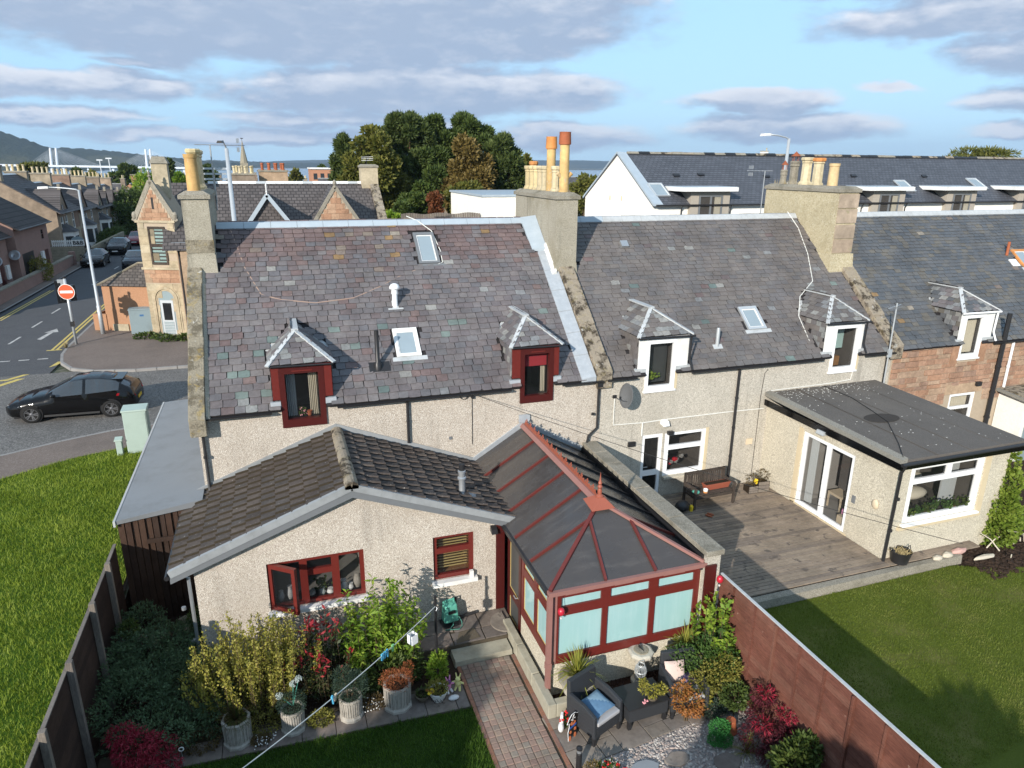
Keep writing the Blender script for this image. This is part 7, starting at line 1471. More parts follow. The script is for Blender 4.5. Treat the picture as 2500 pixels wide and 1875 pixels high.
d = MB(); pbox(d,OF,25.45,26.3,-.3,1.72,.003,.03); d = d.build('door','cabinet_grey',t)
for a,b,c,e in ((25.53,25.83,.95,1.6),(25.92,26.22,.95,1.6),(25.53,25.83,.0,.75),(25.92,26.22,.0,.75)): m = MB(); pbox(m,OF,a,b,c,e,.031,.045); m.build('door_panel','cabinet_grey',d)
w = cable('overhead_wire',[(6.46,-.06,3.74),(15.22,-7.0,1.74)],.007,'cable_black',None,5,.18,16); tag(w,'thin black wire strung from the pebbledash wall across the right garden','wire')
t = thing('satellite_dish',(10.60,-.05,3.30),'dark grey satellite dish with arm on the middle house wall','satellite dish')
dv = Vector((-.985,-.10,.16)).normalized(); q = dv.to_track_quat('Z','Y').to_matrix().to_4x4(); m = MB(); m.lathe([(.02,0),(.12,.010),(.22,.036),(.31,.075),(.315,.07),(.22,.028),(.12,.0),(.02,-.01)],(0,0,0),20,sx=1,sy=1.1); m.xform(Matrix.Translation((.10,-.36,.08)) @ q); link('reflector',m.mesh('reflector','dish_grey',True),t)
link('bracket',MB().tube([(.16,0,-.1),(.16,-.3,-.1),(.12,-.36,.05)],.02,6).mesh('bracket','dish_grey'),t); link('arm',MB().tube([(.12,-.36,-.1),(-.2,-.46,.02),(-.34,-.48,.12)],.014,6).mesh('arm','dish_grey'),t); link('receiver',MB().box(-.42,-.32,-.51,-.45,.10,.18).mesh('receiver','black_plastic'),t)
t = thing('aerial_mast',(19.86,-.18,2.62),'slim grey aerial mast fixed to the wall near the sandstone house','aerial'); link('mast',MB().tube([(0,0,0),(-.02,0,2.75)],.022,8).mesh('mast','galvanised'),t); link('boom',MB().tube([(-.45,-.1,2.62),(.25,.1,2.68)],.010,5).mesh('boom','grey_metal'),t)
for k in range(8): link('element',MB().tube([(-.4+k*.09,-.22+k*.02,2.63),(-.4+k*.09,.08+k*.02,2.63)],.006,4).mesh('element','grey_metal'),t)
link('splitter',MB().box(-.08,.06,-.06,.0,1.05,1.3).mesh('splitter','galvanised'),t)
def yagi(name,loc,label,rz,n=7,L=1.0,h=1.0,mt='grey_metal'):
    t = thing(name,(0,0,0),label,'aerial'); MB().tube([(0,0,0),(0,0,h)],.02,6).build('mast','grey_metal',t); MB().tube([(-L*.3,0,h),(L*.7,0,h)],.012,5).build('boom','grey_metal',t)
    for k in range(n): x = -L*.25+k*L*.9/n; MB().tube([(x,-.14,h),(x,.14,h)],.006,4).build('element','grey_metal',t)
    for s in (-1,1): MB().box(L*.55,L*.57,-.16,.16,h+s*.12-.06,h+s*.12+.06).build('reflector',mt,t)
    return place(t,loc,rz)
yagi('tv_aerial',(.60,5.6,8.0),'television aerial with grid reflector beside the left chimney',R(10),9,1.3,1.75); yagi('tv_aerial',(19.45,6.2,7.6),'television aerial beside the cream chimney on the right',R(170),7,1.0,1.55)
t = thing('tv_aerial',(0,0,0),'low grid aerial beside the left chimney below the long one','aerial'); MB().tube([(0,0,0),(0,0,.95)],.018,6).build('mast','grey_metal',t)
for s in (-1,1):
    for k in range(3): MB().box(s*.03 if s > 0 else -.33,.33 if s > 0 else -.03,-.01,.01,.62+k*.14,.67+k*.14).build('grid','galvanised',t)
place(t,(.62,5.55,8.2),R(10))
# ------------------------------------------------------------------ across the street
def at(px,py,Y):
    d = fwd*1700+rt2*(px-1250)-up2*(py-937.5); return CAM+d*((Y-CAM.y)/d.y)
def stones(par,pl,u0,u1,v0,v1,mat_,seed,hs=(.2,.26,.3),ls=(.35,.8),inside=None,proud=.02,name='stone',gap=.010):
    rd = random.Random(seed); v = v0
    while v < v1-.05:
        h = rd.choice(hs); h = min(h,v1-v); u = u0-rd.random()*.2
        while u < u1-.04:
            L = rd.uniform(*ls); a,b = max(u0,u),min(u1,u+L); u += L
            if b-a < .08: continue
            if inside:
                lo = max(inside(v+.01)[0],inside(v+h-.01)[0]); hi = min(inside(v+.01)[1],inside(v+h-.01)[1]); a,b = max(a,lo),min(b,hi)
                if b-a < .07 or any(x0 < (a+b)/2 < x1 and y0 < v+h/2 < y1 for x0,x1,y0,y1 in inside(None)): continue
            m = MB(); pbox(m,pl,a+gap/2,b-gap/2,v+gap/2,v+h-gap/2,-.01,proud+rd.uniform(-.006,.008)); m.build(name,mat_,par)
        v += h
# ---- Victorian corner building
VB = thing('victorian_building',(2.5,28,0),'brown slated stone building across the street with two front gables and corner entrance tower','building')
m = MB(); m.box(-2.6,8.3,24.0,34,0,5.0); m.build('wall','ashlar_red',VB)
m = MB(); m.add([(-3.4,23.85,4.9),(8.3,23.85,4.9),(8.3,29,8.15),(-3.4,29,8.15),(-3.4,34.15,4.9),(8.3,34.15,4.9)],[(0,1,2,3),(3,2,5,4)]); vr = m.build('roof','roof_vict',VB)
m = MB(); m.add([(8.3,24,5),(8.3,34,5),(8.3,29,8.1)],[(0,1,2)]); m.build('gable_end','ashlar_red',VB)
for i in range(17): a = -1.2+i*.53; MB().prism([(28.84,8.10),(29,8.24),(29.16,8.10)],'x',a,a+.52).build('ridge_cap','white_paint' if i % 5 else 'lead_pale',vr)
m = MB(); m.hexa([(8.0,24,4.9),(8.5,24,4.9),(8.5,29,8.1),(8.0,29,8.1)],[(8.0,24,5.2),(8.5,24,5.2),(8.5,29,8.42),(8.0,29,8.42)]); m.build('skew_coping','coping_lichen',VB)
c = chimney(VB,7.5,8.5,28.5,29.6,7.0,9.05,'ashlar'); m = MB(); m.tube([(7.9,28.9,9.2),(7.9,28.9,9.75)],.02,5); m.build('aerial_mast','black_metal',c)
for k in range(3): MB().tube([(7.6,28.9,9.45+k*.1),(8.3,28.9,9.48+k*.1)],.015,4).build('aerial_bar','white_paint',c)
gx,gz_,hw = 1.95,7.60,1.55; yb_ = 24+(gz_-4.95)/.631; zb = gz_-hw*1.32
m = MB(); m.add([(gx-hw,23.95,zb),(gx+hw,23.95,zb),(gx,23.95,gz_)],[(0,1,2)]); g1 = m.build('gablet','roof_vict',VB)
m = MB(); m.add([(gx-hw-.1,23.85,zb-.1),(gx,23.85,gz_+.05),(gx,yb_,gz_+.05),(gx-hw-.1,24.0,zb-.1)],[(3,2,1,0)]); m.add([(gx+hw+.1,23.85,zb-.1),(gx,23.85,gz_+.05),(gx,yb_,gz_+.05),(gx+hw+.1,24.0,zb-.1)],[(0,1,2,3)]); m.build('gablet_roof','roof_vict_y',g1)
for s in (-1,1): MB().bar((gx+s*hw,23.80,zb-.05),(gx,23.80,gz_+.06),.20,.07,up=(0,-1,0)).build('lead_edge','zinc_ridge',g1)
MB().lathe([(.05,0),(.06,.1),(.025,.14),(.05,.22),(.03,.26),(.03,.5),(.05,.55),(.01,.66)],(gx,23.85,gz_),8).build('finial','white_paint',g1)
gx,gz_,hw = 5.48,8.0,1.72; yb_ = 24+(gz_-4.95)/.631; zb = gz_-hw*1.55
m = MB(); m.add([(gx-hw,23.94,zb),(gx+hw,23.94,zb),(gx,23.94,gz_)],[(0,1,2)]); g2 = m.build('stone_gable','mortar',VB)
GP = Pl((gx,23.94,zb),(1,0,0),(0,0,1)); H_ = gz_-zb
stones(g2,GP,-hw,hw,0,H_,'ashlar_red',5,(.24,.30),(.4,.8),lambda v: [] if v is None else (-hw*(1-v/H_)+.05,hw*(1-v/H_)-.05),.025)
m = MB(); m.add([(gx-hw,23.94,zb),(gx,23.94,gz_),(gx,yb_,gz_),(gx-hw,24.2,zb)],[(3,2,1,0)]); m.add([(gx+hw,23.94,zb),(gx,23.94,gz_),(gx,yb_,gz_),(gx+hw,24.2,zb)],[(0,1,2,3)]); m.build('gable_roof','roof_vict_y',g2)
for s in (-1,1): MB().bar((gx+s*(hw+.06),23.95,zb),(gx,23.95,gz_+.08),.18,.12,up=(0,-1,0)).build('coping','conc_cap',g2)
MB().lathe([(.10,0),(.10,.08),(.05,.12),(.10,.2),(.11,.28),(.06,.38),(.01,.42)],(gx,23.95,gz_+.02),8).build('finial','conc_cap',g2)
TW = thing('entrance_tower',(-3.78,25.7,0),'narrow gabled sandstone entrance tower with arched door on the corner','tower')
TU = Vector((.927,-.375,0)); TP = Pl(Vector((-3.78,25.6,0))-TU*1.0,TU,(0,0,1)); WD = 2.02
m = MB(); P = [TP(0,0),TP(WD,0),TP(WD,6.25),TP(WD/2,8.15),TP(0,6.25)]; Q = [p-TP.N*1.6 for p in P]; m.add(P+Q,[(0,1,2,3,4),(9,8,7,6,5),(0,4,9,5),(1,6,7,2),(4,3,8,9),(3,2,7,8)]); m.build('wall','mortar',TW)
ins = lambda v: [(.52,1.50,.0,2.75),(.50,1.52,3.9,6.1)] if v is None else ((.0,WD) if v < 6.2 else ((v-6.2)/1.95*WD/2+.02,WD-(v-6.2)/1.95*WD/2-.02))
stones(TW,TP,0,WD,0,3.0,'ashlar',7,(.34,.4),(.45,.9),ins,.02); stones(TW,TP,0,WD,3.0,3.75,'ashlar_red',8,(.25,.3),(.35,.7),ins,.02); stones(TW,TP,0,WD,3.75,6.25,'ashlar',9,(.4,.45),(.5,1.1),ins,.03); stones(TW,TP,0,WD,6.25,8.1,'ashlar_red',10,(.22,.26),(.3,.55),ins,.02)
for v in (3.72,6.2): m = MB(); pbox(m,TP,-.08,WD+.08,v,v+.12,-.02,.08); m.build('string_course','ashlar',TW)
for s in (0,1):
    a,b = (TP(-.16,6.28,.05),TP(WD/2,8.32,.05)) if s == 0 else (TP(WD+.16,6.28,.05),TP(WD/2,8.32,.05)); MB().bar(a-TP.N*.1,b-TP.N*.1,.24,.14,up=TP.N).build('coping','conc_cap',TW)
    MB().sphere(TP(-.10 if s == 0 else WD+.10,6.55,-.05),(.14,.14,.22)).build('kneeler','conc_cap',TW,smooth=True)
MB().lathe([(.06,0),(.05,.2),(.12,.26),(.05,.32),(.07,.4),(.02,.55)],TP(WD/2,8.3,-.05),8).build('finial','conc_cap',TW)
m = MB(); pbox(m,TP,WD/2-.06,WD/2+.06,6.9,7.5,-.01,.03); m.build('slit','ink',TW)
m = MB(); pbox(m,TP,.56,1.46,4.01,5.99,.002,.005); m.build('window_recess','interior',TW)
w = window(TW,TP,.55,1.47,4.0,6.0,[(.10,.90,.06,.47),(.10,.90,.55,.94)],'bench_wood',n0=.014,n1=.07,glassm='pane',rm=None)
for k in range(10): m = MB(); pbox(m,TP,.62,1.40,4.08+k*.19,4.19+k*.19,.006,.012); m.build('blind_slat','mint_board',w)
def arch(u0,u1,v0,v1,n=12): r = (u1-u0)/2; c = (u0+u1)/2; return [(u0,v0),(u1,v0)]+[(c+r*math.cos(a),v1-r+r*math.sin(a)*1.0) for a in [math.pi*k/n for k in range(n+1)]]
for k,(e,n0,n1,mt) in enumerate(((.0,-.02,.02,'ashlar'),(-.10,.0,.07,'ashlar'),(-.2,-.01,.035,'ashlar'))):
    o_,i_ = arch(.56-.16-e*-.0+e*.8,1.46+.16-e*.8,0 if k == 0 else .0,2.72-e*.7),arch(.56-.04+e*.8,1.46+.04-e*.8,0,2.60-e*.7); o_,i_ = o_[2:],i_[2:]; m = MB()
    for q in range(len(o_)-1): m.hexa([TP(*o_[q],n0),TP(*o_[q+1],n0),TP(*i_[q+1],n0),TP(*i_[q],n0)],[TP(*o_[q],n1),TP(*o_[q+1],n1),TP(*i_[q+1],n1),TP(*i_[q],n1)])
    for (ua,ub) in ((o_[0][0],i_[0][0]),(o_[-1][0],i_[-1][0])): pbox(m,TP,min(ua,ub),max(ua,ub),.2 if k == 1 else 0,o_[0][1],n0,n1)
    m.build('arch_moulding',mt,TW)
m = MB(); A_ = arch(.58,1.44,0,2.56); m.add([TP(u,v,-.012+.0145) for u,v in A_],[tuple(range(len(A_)))]); m.build('arch_panel','cabinet_grey',TW)
d = MB(); pbox(d,TP,.66,1.38,.02,2.05,.004,.03); d = d.build('door','galvanised',TW); m = MB(); pbox(m,TP,.78,1.26,.95,1.9,.031,.036); m.build('pane','pane_dark',d)
for k in range(9): m = MB(); pbox(m,TP,.74,1.30,.08+k*.09,.13+k*.09,.031,.045); m.build('louvre','cabinet_grey',d)
m = MB(); pbox(m,TP,.52,1.52,.12,.16,.02,.9); m.build('door_step','concrete_wall',TW)
m = MB(); q = TP(WD/2,0,-1.2); m.box(q.x-.38,q.x+.38,q.y-.4,q.y+.4,7.4,9.2); c = m.build('chimney','ashlar',TW); MB().hexa([(q.x-.46,q.y-.48,9.2),(q.x+.46,q.y-.48,9.2),(q.x+.46,q.y+.48,9.2),(q.x-.46,q.y+.48,9.2)],[(q.x-.3,q.y-.3,9.55),(q.x+.3,q.y-.3,9.55),(q.x+.3,q.y+.3,9.55),(q.x-.3,q.y+.3,9.55)]).build('cap','conc_cap',c)
m = MB(); m.box(-2.85,-1.2,24.8,25.6,0,5.2); m.build('return_wall','mortar',TW); stones(TW,Pl((-2.82,24.79,0),(1,0,0),(0,0,1)),0,1.2,0,5.2,'ashlar_red',11,(.2,.24),(.3,.6),None,.02); m = MB(); m.tube([(-2.72,24.65,5.1),(-2.72,24.65,.2)],.06,8); m.build('downpipe','black_plastic',TW); MB().hexa([(-3,24.4,5.15),(-1.0,24.4,5.15),(-1.0,25.6,5.7),(-3,25.6,5.7)],[(-3,24.4,5.25),(-1.0,24.4,5.25),(-1.0,25.6,5.8),(-3,25.6,5.8)]).build('lean_roof','zinc_ridge',TW)
OH = thing('outhouse',(-6.0,28.4,0),'small orange rendered outhouse with hipped slate roof left of the tower','outhouse'); OP = Pl((-7.25,27.75,0),TU,(0,0,1)); q = [OP(0,0),OP(2.75,0),OP(2.75,0,-2.8),OP(0,0,-2.8)]; m = MB(); m.hexa(q,[p+Vector((0,0,2.7)) for p in q]); m.build('wall','sand_render',OH)
e = [OP(-.15,2.68,.15),OP(2.8,2.68,.15),OP(2.8,2.68,-2.9),OP(-.15,2.68,-2.9)]; r0,r1 = OP(1.5,3.75,-1.4),OP(2.8,3.75,-1.4); m = MB(); m.add(e+[r0,r1],[(0,1,5,4),(0,4,3),(3,4,5,2),(0,3,2,1)]); m.build('roof','roof_small',OH)
for a,b in ((e[0],r0),(r0,r1)): MB().bar(a+Vector((0,0,.03)),b+Vector((0,0,.03)),.14,.08).build('ridge_tile','stone_block',OH)
q = [OP(-.75,0,.05),OP(.02,0,.05),OP(.02,0,-.15),OP(-.75,0,-.15)]; MB().hexa(q,[p+Vector((0,0,1.05)) for p in q]).build('low_wall','sand_render',OH); m = MB(); pbox(m,OP,.35,1.25,.02,.5,.0,.06); m.build('plinth','ashlar',OH)
q = [OP(-.75,0,-.15),OP(-.65,0,-.15),OP(-.65,0,-2.8),OP(-.75,0,-2.8)]; MB().hexa(q,[p+Vector((0,0,1.05)) for p in q]).build('low_wall','sand_render',OH)
# ---- cabinets,posts,lamps
def cabinet(name,x0,x1,y0,y1,h,mat_,label,lab=False):
    t = thing(name,((x0+x1)/2,(y0+y1)/2,.1),label,'cabinet'); MB().box(x0,x1,y0,y1,.1,h).build('body',mat_,t,bevel=.015); MB().hexa([(x0-.03,y0-.03,h),(x1+.03,y0-.03,h),(x1+.03,y1+.03,h+.0),(x0-.03,y1+.03,h)],[(x0-.02,y0-.02,h+.05),(x1+.02,y0-.02,h+.05),(x1+.02,y1+.02,h+.09),(x0-.02,y1+.02,h+.09)]).build('lid',mat_,t)
    if x1-x0 > .4: MB().box(x0+.03,x1-.03,y0-.012,y0-.001,.2,h-.08).build('door',mat_,t)
    if lab: MB().box((x0+x1)/2-.12,(x0+x1)/2+.08,y0-.016,y0-.0125,h-.36,h-.26).build('label_plate','blue_label',t)
    return t
cabinet('street_cabinet',-3.12,-2.42,7.85,8.35,1.55,'cabinet_green','large pale green street cabinet on the verge beside the store roof'); cabinet('street_cabinet',-3.42,-3.24,7.75,7.93,.62,'cabinet_green','short pale green box left of the large green cabinet')
cabinet('street_cabinet',-5.85,-4.55,26.35,26.85,1.45,'cabinet_grey','grey-blue street cabinet in front of the orange outhouse',True)
def lamp(name,x,y,h,arm,label,mat_='galvanised',r=(.09,.055),head='flat',tall=.12):
    t = thing(name,(x,y,.1),label,'street lamp'); L = Vector(arm); m = MB(); m.tube([(0,0,0),(0,0,1.6),(0,0,1.62),(0,0,h)],[r[0]*1.35,r[0]*1.3,r[0],r[1]],12); link('column',m.mesh('column',mat_,True),t)
    pts = [(0,0,h-.05)]+[(L.x*s,L.y*s,h+L.z*math.sin(s*1.57)) for s in (.1,.3,.6,1)]; link('bracket',MB().tube(pts,.035,8).mesh('bracket',mat_,True),t); e = Vector(pts[-1]); d = Vector((L.x,L.y,0)).normalized(); s = d.cross(Vector((0,0,1)))*.13
    q = e+d*tall*4; link('lantern',MB().hexa([e-s*.5-Vector((0,0,.06)),e+s*.5-Vector((0,0,.06)),q+s-Vector((0,0,.08)),q-s-Vector((0,0,.08))],[e-s*.5+Vector((0,0,.05)),e+s*.5+Vector((0,0,.05)),q+s*.6+Vector((0,0,.03)),q-s*.6+Vector((0,0,.03))]).mesh('lantern','white_paint' if head == 'flat' else 'black_plastic'),t); return t
lamp('street_lamp',-7.36,26.9,7.75,(-1.4,.2,.12),'tall white street lamp on the corner left of the orange outhouse','galvanised',(.085,.05)); lamp('street_lamp',.38,20.2,9.8,(-.12,-.5,.28),'grey street lamp rising behind the left chimney','galvanised',(.13,.09),'dark'); t = lamp('street_lamp',25.1,12.0,10.45,(-1.15,-.1,.15),'grey street lamp with curved arm behind the cream chimney','galvanised',(.11,.07))
t = thing('traffic_signal',(-8.19,24.64,.1),'traffic signal pole seen from behind with a round no-entry sign','traffic signal'); link('pole',MB().tube([(0,0,0),(0,0,3.5)],.065,12).mesh('pole','galvanised',True),t); link('pole_cap',MB().lathe([(.08,3.48),(.09,3.56),(.04,3.62)],(0,0,0),10).mesh('pole_cap','black_plastic'),t)
sp_ = Pl((0,-.09,2.80),(.985,-.17,0),(0,0,1))
def disc(pl,r,n0,n1,n=32): m = MB(); P = [(r*math.cos(2*math.pi*k/n),r*math.sin(2*math.pi*k/n)) for k in range(n)]; m.add([pl(u,v,n0) for u,v in P]+[pl(u,v,n1) for u,v in P],[tuple(range(n))[::-1],tuple(range(n,2*n))]+[(k,(k+1) % n,n+(k+1) % n,n+k) for k in range(n)]); return m
link('sign_back',disc(sp_,.395,-.02,.0).mesh('sign_back','sign_white'),t); link('sign_face',disc(sp_,.37,.0005,.004).mesh('sign_face','sign_red'),t); m = MB(); pbox(m,sp_,-.30,.30,-.065,.065,.0045,.009); link('sign_bar',m.mesh('sign_bar','sign_white'),t)
hb = Pl((-.28,.16,2.75),(.8,.6,0),(0,0,1)); m = MB(); pbox(m,hb,-.13,.13,-.45,.5,-.12,.12); link('signal_head',m.mesh('signal_head','black_plastic'),t); m = MB(); pbox(m,hb,-.26,.26,-.55,.62,.02,.035); link('backing_board',m.mesh('backing_board','black_plastic'),t)
for k in range(3): q = hb(0,-.3+k*.32,-.12); link('hood',MB().tube([q,q-hb.N*.2],[.115,.12],10).mesh('hood','black_plastic'),t)
hb2 = Pl((.20,.20,2.6),(.7,-.7,0),(0,0,1)); m = MB(); pbox(m,hb2,-.13,.13,-.3,.5,-.1,.1); link('signal_head',m.mesh('signal_head','black_plastic'),t); link('grey_board',MB().box(-.36,-.06,.05,.08,2.85,3.42).mesh('grey_board','grey_metal'),t); link('push_button',MB().box(-.09,.09,-.12,.0,1.0,1.25).mesh('push_button','black_plastic'),t)
for k,(x,y,n,lb) in enumerate(((-4.7,25.4,150,'dry weeds and dock leaves beside the tower step'),(-8.5,23.9,70,'dry grass tuft at the foot of the signal pole'),(-7.5,27.3,40,'weeds at the foot of the white street lamp'))):
    t = thing('weed_tuft',(x,y,.12),lb,'weeds'); blades(n,.45,.02,'dry_grass','blades',30+k,0,.8,t)
bush('dock_plants',(-4.9,25.0,.12),[(0,0,.12,.6,.25,.16),(.9,-.45,.1,.5,.2,.14)],500,.16,.5,'leaf_mid','low green weeds left of the tower step','weeds',96,stems=0); bush('dock_plants',(-2.6,23.9,.12),[(0,0,.16,.7,.25,.2),(-1.0,.1,.1,.5,.2,.12)],700,.16,.5,'leaf_mid','low green weeds right of the tower step','weeds',97,stems=0)
# ------------------------------------------------------------------ cars
def car(name,label,paint,prof,L,rim='rim',wheels=(-1.30,1.35),R_=.33,Wd=.91,plate='plate_yellow',cal=False,tail=True,group=None,roofrail=False,spoiler=True):
    """front towards -X. prof rows: x, sill z, belt z, top z, half width at belt, half width at top, cabin flag"""
    t = thing(name,(0,0,0),label,'car',group); xs_ = np.array([p[0] for p in prof]); 
    X = np.unique(np.concatenate([np.linspace(xs_[0],xs_[-1],44),xs_])); A = np.array([[np.interp(x,xs_,[p[k] for p in prof]) for k in range(1,6)] for x in X])
    for k in range(1): A[1:-1] = A[1:-1]*.5+.25*(A[:-2]+A[2:])        # soften corners
    cab = [p[0] for p in prof if p[6]]; c0,c1 = min(cab),max(cab); rings = []
    for x,(zs,zb,zt,wb,wt) in zip(X,A):
        ring = [(wb*.90,zs),(wb*1.0,zs+.12),(wb*1.02,(zs+zb)/2+.02),(wb,zb),(wt,zt-.03),(wt*.82,zt-.005),(0,zt+.012)]; rings.append([(x,y,z) for y,z in ring]+[(x,-y,z) for y,z in ring[-2::-1]])
    n = len(rings[0]); body,gl = MB(),MB(); pillars = [c0+.0,(c0+c1)/2-.12,c1-.32]
    wsx0 = [p[0] for p in prof if p[6] == 2]; ws = (wsx0[0],wsx0[1]); rw = (wsx0[2],wsx0[3])
    for i in range(len(X)-1):
        xm = (X[i]+X[i+1])/2
        for k in range(n-1):
            f = [rings[i][k],rings[i][k+1],rings[i+1][k+1],rings[i+1][k]]; side_ = k in (3,n-5); top = k in (4,5,n-7,n-6); g = False
            if side_ and ws[0]+.25 < xm < rw[1]-.22 and all(abs(xm-p) > .045 for p in pillars): g = True
            if top and (ws[0] < xm < ws[1] or rw[0] < xm < rw[1]): g = True
            (gl if g else body).add(f,[(0,3,2,1)])
    body.add(rings[0],[tuple(range(n))]); body.add(rings[-1],[tuple(range(n))[::-1]])
    for mb,nm,mt in ((body,'body',paint),(gl,'window_glass','car_glass')):
        me = mb.mesh(nm,mt,True); import bmesh
        b = bmesh.new(); b.from_mesh(me); bmesh.ops.remove_doubles(b,verts=b.verts,dist=1e-4); b.to_mesh(me); b.free(); link(nm,me,t)
    zs = A[:,0].min(); m = MB(); m.box(X[0]+.25,X[-1]-.25,-Wd*.85,Wd*.85,.16,zs+.05); link('underbody',m.mesh('underbody','car_trim'),t)
    for wx in wheels:
        for s in (-1,1):
            w = MB(); w.lathe([(R_*.62,-.10),(R_*.95,-.11),(R_,-.07),(R_,.07),(R_*.95,.11),(R_*.66,.115),(R_*.62,.09)],(0,0,0),24); w.xform(Matrix.Translation((wx,s*(Wd-.07),R_)) @ Matrix.Rotation(-s*math.pi/2,4,'X')); wh = link('wheel',w.mesh('wheel','tyre',True),t)
            a = MB(); a.lathe([(R_*1.10,-.1),(R_*1.12,.095),(R_*.6,.096)],(0,0,0),24); a.xform(Matrix.Translation((wx,s*(Wd-.085),R_+.015)) @ Matrix.Rotation(-s*math.pi/2,4,'X')); link('wheel_arch',a.mesh('wheel_arch','car_trim'),wh)
            r = MB(); r.lathe([(.05,.06),(.06,.10),(.02,.11)],(0,0,0),10)
            for k in range(10): q = 2*math.pi*(k//2)/5+(.17 if k % 2 else -.17); r.bar((.03*math.cos(q*1),.03*math.sin(q),.085),(R_*.66*math.cos(q),R_*.66*math.sin(q),.10),.035,.02)
            r.lathe([(R_*.60,.07),(R_*.66,.118),(R_*.70,.118),(R_*.68,.06)],(0,0,0),24); r.xform(Matrix.Translation((wx,s*(Wd-.07),R_)) @ Matrix.Rotation(-s*math.pi/2,4,'X')); link('rim',r.mesh('rim',rim),wh)
            if cal: c = MB().box(-.05,.05,-.02,.03,-.12,.12); c.xform(Matrix.Translation((wx-.12,s*(Wd-.03),R_+.02))); link('caliper',c.mesh('caliper','caliper'),wh)
    f = prof[0]; b = prof[-1]; xf,xb = f[0],b[0]; zf = f[2]; zbk = b[2]
    for s in (-1,1):
        h = MB(); h.hexa([(xf+.02,s*.50,zf-.06),(xf+.42,s*(Wd-.06),zf-.0),(xf+.5,s*(Wd-.02),zf+.04),(xf+.1,s*.50,zf-.04)],[(xf+.03,s*.50,zf+.04),(xf+.46,s*(Wd-.08),zf+.10),(xf+.52,s*(Wd-.05),zf+.12),(xf+.12,s*.5,zf+.06)]); link('headlight',h.mesh('headlight','headlight'),t)
        h = MB(); h.hexa([(xb-.10,s*.52,zbk+.02),(xb+.03,s*.62,zbk+.03),(xb-.60,s*(Wd+.02),zbk+.17),(xb-.5,s*(Wd-.12),zbk+.08)],[(xb-.16,s*.52,zbk+.21),(xb-.06,s*.66,zbk+.22),(xb-.56,s*(Wd+.012),zbk+.25),(xb-.5,s*(Wd-.12),zbk+.24)]); link('tail_light',h.mesh('tail_light','tail_red'),t)
        mr = MB(); mr.sphere((c0+.32,s*(Wd+.10),prof[3][2]+.16),(.09,.11,.07)); link('wing_mirror',mr.mesh('wing_mirror',paint,True),t)
        for hx in ((c0+c1)/2-.32,(c0+c1)/2+.55): link('door_handle',MB().box(hx,hx+.16,s*(Wd+.012)-.012,s*(Wd+.012)+.012,prof[4][2]-.10,prof[4][2]-.07).mesh('door_handle',paint),t)
        sk = MB(); sk.hexa([(wheels[0]+.4,s*(Wd-.04),.20),(wheels[1]-.4,s*(Wd-.04),.20),(wheels[1]-.4,s*(Wd+.03),.20),(wheels[0]+.4,s*(Wd+.03),.20)],[(wheels[0]+.4,s*(Wd-.04),.27),(wheels[1]-.4,s*(Wd-.04),.27),(wheels[1]-.4,s*(Wd+.015),.27),(wheels[0]+.4,s*(Wd+.015),.27)]); link('side_skirt',sk.mesh('side_skirt','car_trim'),t)
    link('number_plate',MB().box(xf-.025,xf-.005,-.26,.26,.40,.51).mesh('number_plate','plate_white'),t); link('number_plate',MB().box(xb+.002,xb+.02,-.26,.26,zbk-.18,zbk-.07).mesh('number_plate','plate_yellow'),t)
    link('grille',MB().box(xf-.015,xf+.05,-.45,.45,zf-.18,zf-.05).mesh('grille','car_trim'),t)
    if spoiler: p = [q for q in prof if q[6] == 2][2]; link('spoiler',MB().hexa([(p[0]-.12,-p[5]*.95,p[3]-.04),(p[0]+.26,-p[5]*.9,p[3]-.06),(p[0]+.26,p[5]*.9,p[3]-.06),(p[0]-.12,p[5]*.95,p[3]-.04)][::-1],[(p[0]-.12,-p[5]*.95,p[3]+.015),(p[0]+.28,-p[5]*.9,p[3]-.0),(p[0]+.28,p[5]*.9,p[3]-.0),(p[0]-.12,p[5]*.95,p[3]+.015)][::-1]).mesh('spoiler',paint),t); link('roof_aerial',MB().tube([(p[0]-.25,0,p[3]+.0),(p[0]-.10,0,p[3]+.12)],[.012,.006],5).mesh('roof_aerial','black_plastic'),t)
    return t
HATCH = [(-2.18,.28,.60,.63,.62,.50,0),(-2.02,.22,.68,.74,.80,.60,0),(-1.65,.20,.78,.86,.88,.66,0),(-1.25,.20,.85,.94,.90,.68,0),(-.80,.20,.92,1.02,.91,.70,2),(.02,.20,.95,1.42,.91,.58,2),(.5,.20,.97,1.475,.91,.58,1),(1.05,.20,1.0,1.45,.91,.56,1),(1.50,.21,1.03,1.36,.90,.54,2),(2.02,.25,1.02,1.06,.84,.62,2),(2.14,.28,.86,.90,.78,.62,0),(2.18,.34,.66,.70,.72,.60,0)]
SUV = [(-2.20,.34,.78,.82,.70,.60,0),(-2.05,.28,.86,.94,.86,.66,0),(-1.6,.26,.95,1.04,.94,.72,0),(-1.2,.26,1.0,1.10,.95,.74,0),(-.85,.26,1.06,1.16,.96,.74,2),(-.15,.26,1.08,1.58,.96,.64,2),(.4,.26,1.10,1.64,.96,.64,1),(1.1,.26,1.14,1.61,.95,.62,1),(1.65,.28,1.16,1.54,.94,.60,2),(2.05,.32,1.12,1.20,.88,.66,2),(2.18,.36,.98,1.02,.84,.66,0),(2.2,.42,.76,.80,.78,.62,0)]
place(car('hatchback_car','black sporty hatchback with red tail light driving on the main street','black_paint',HATCH,4.36,cal=True),(-5.66,13.22,.005),R(-2.5))
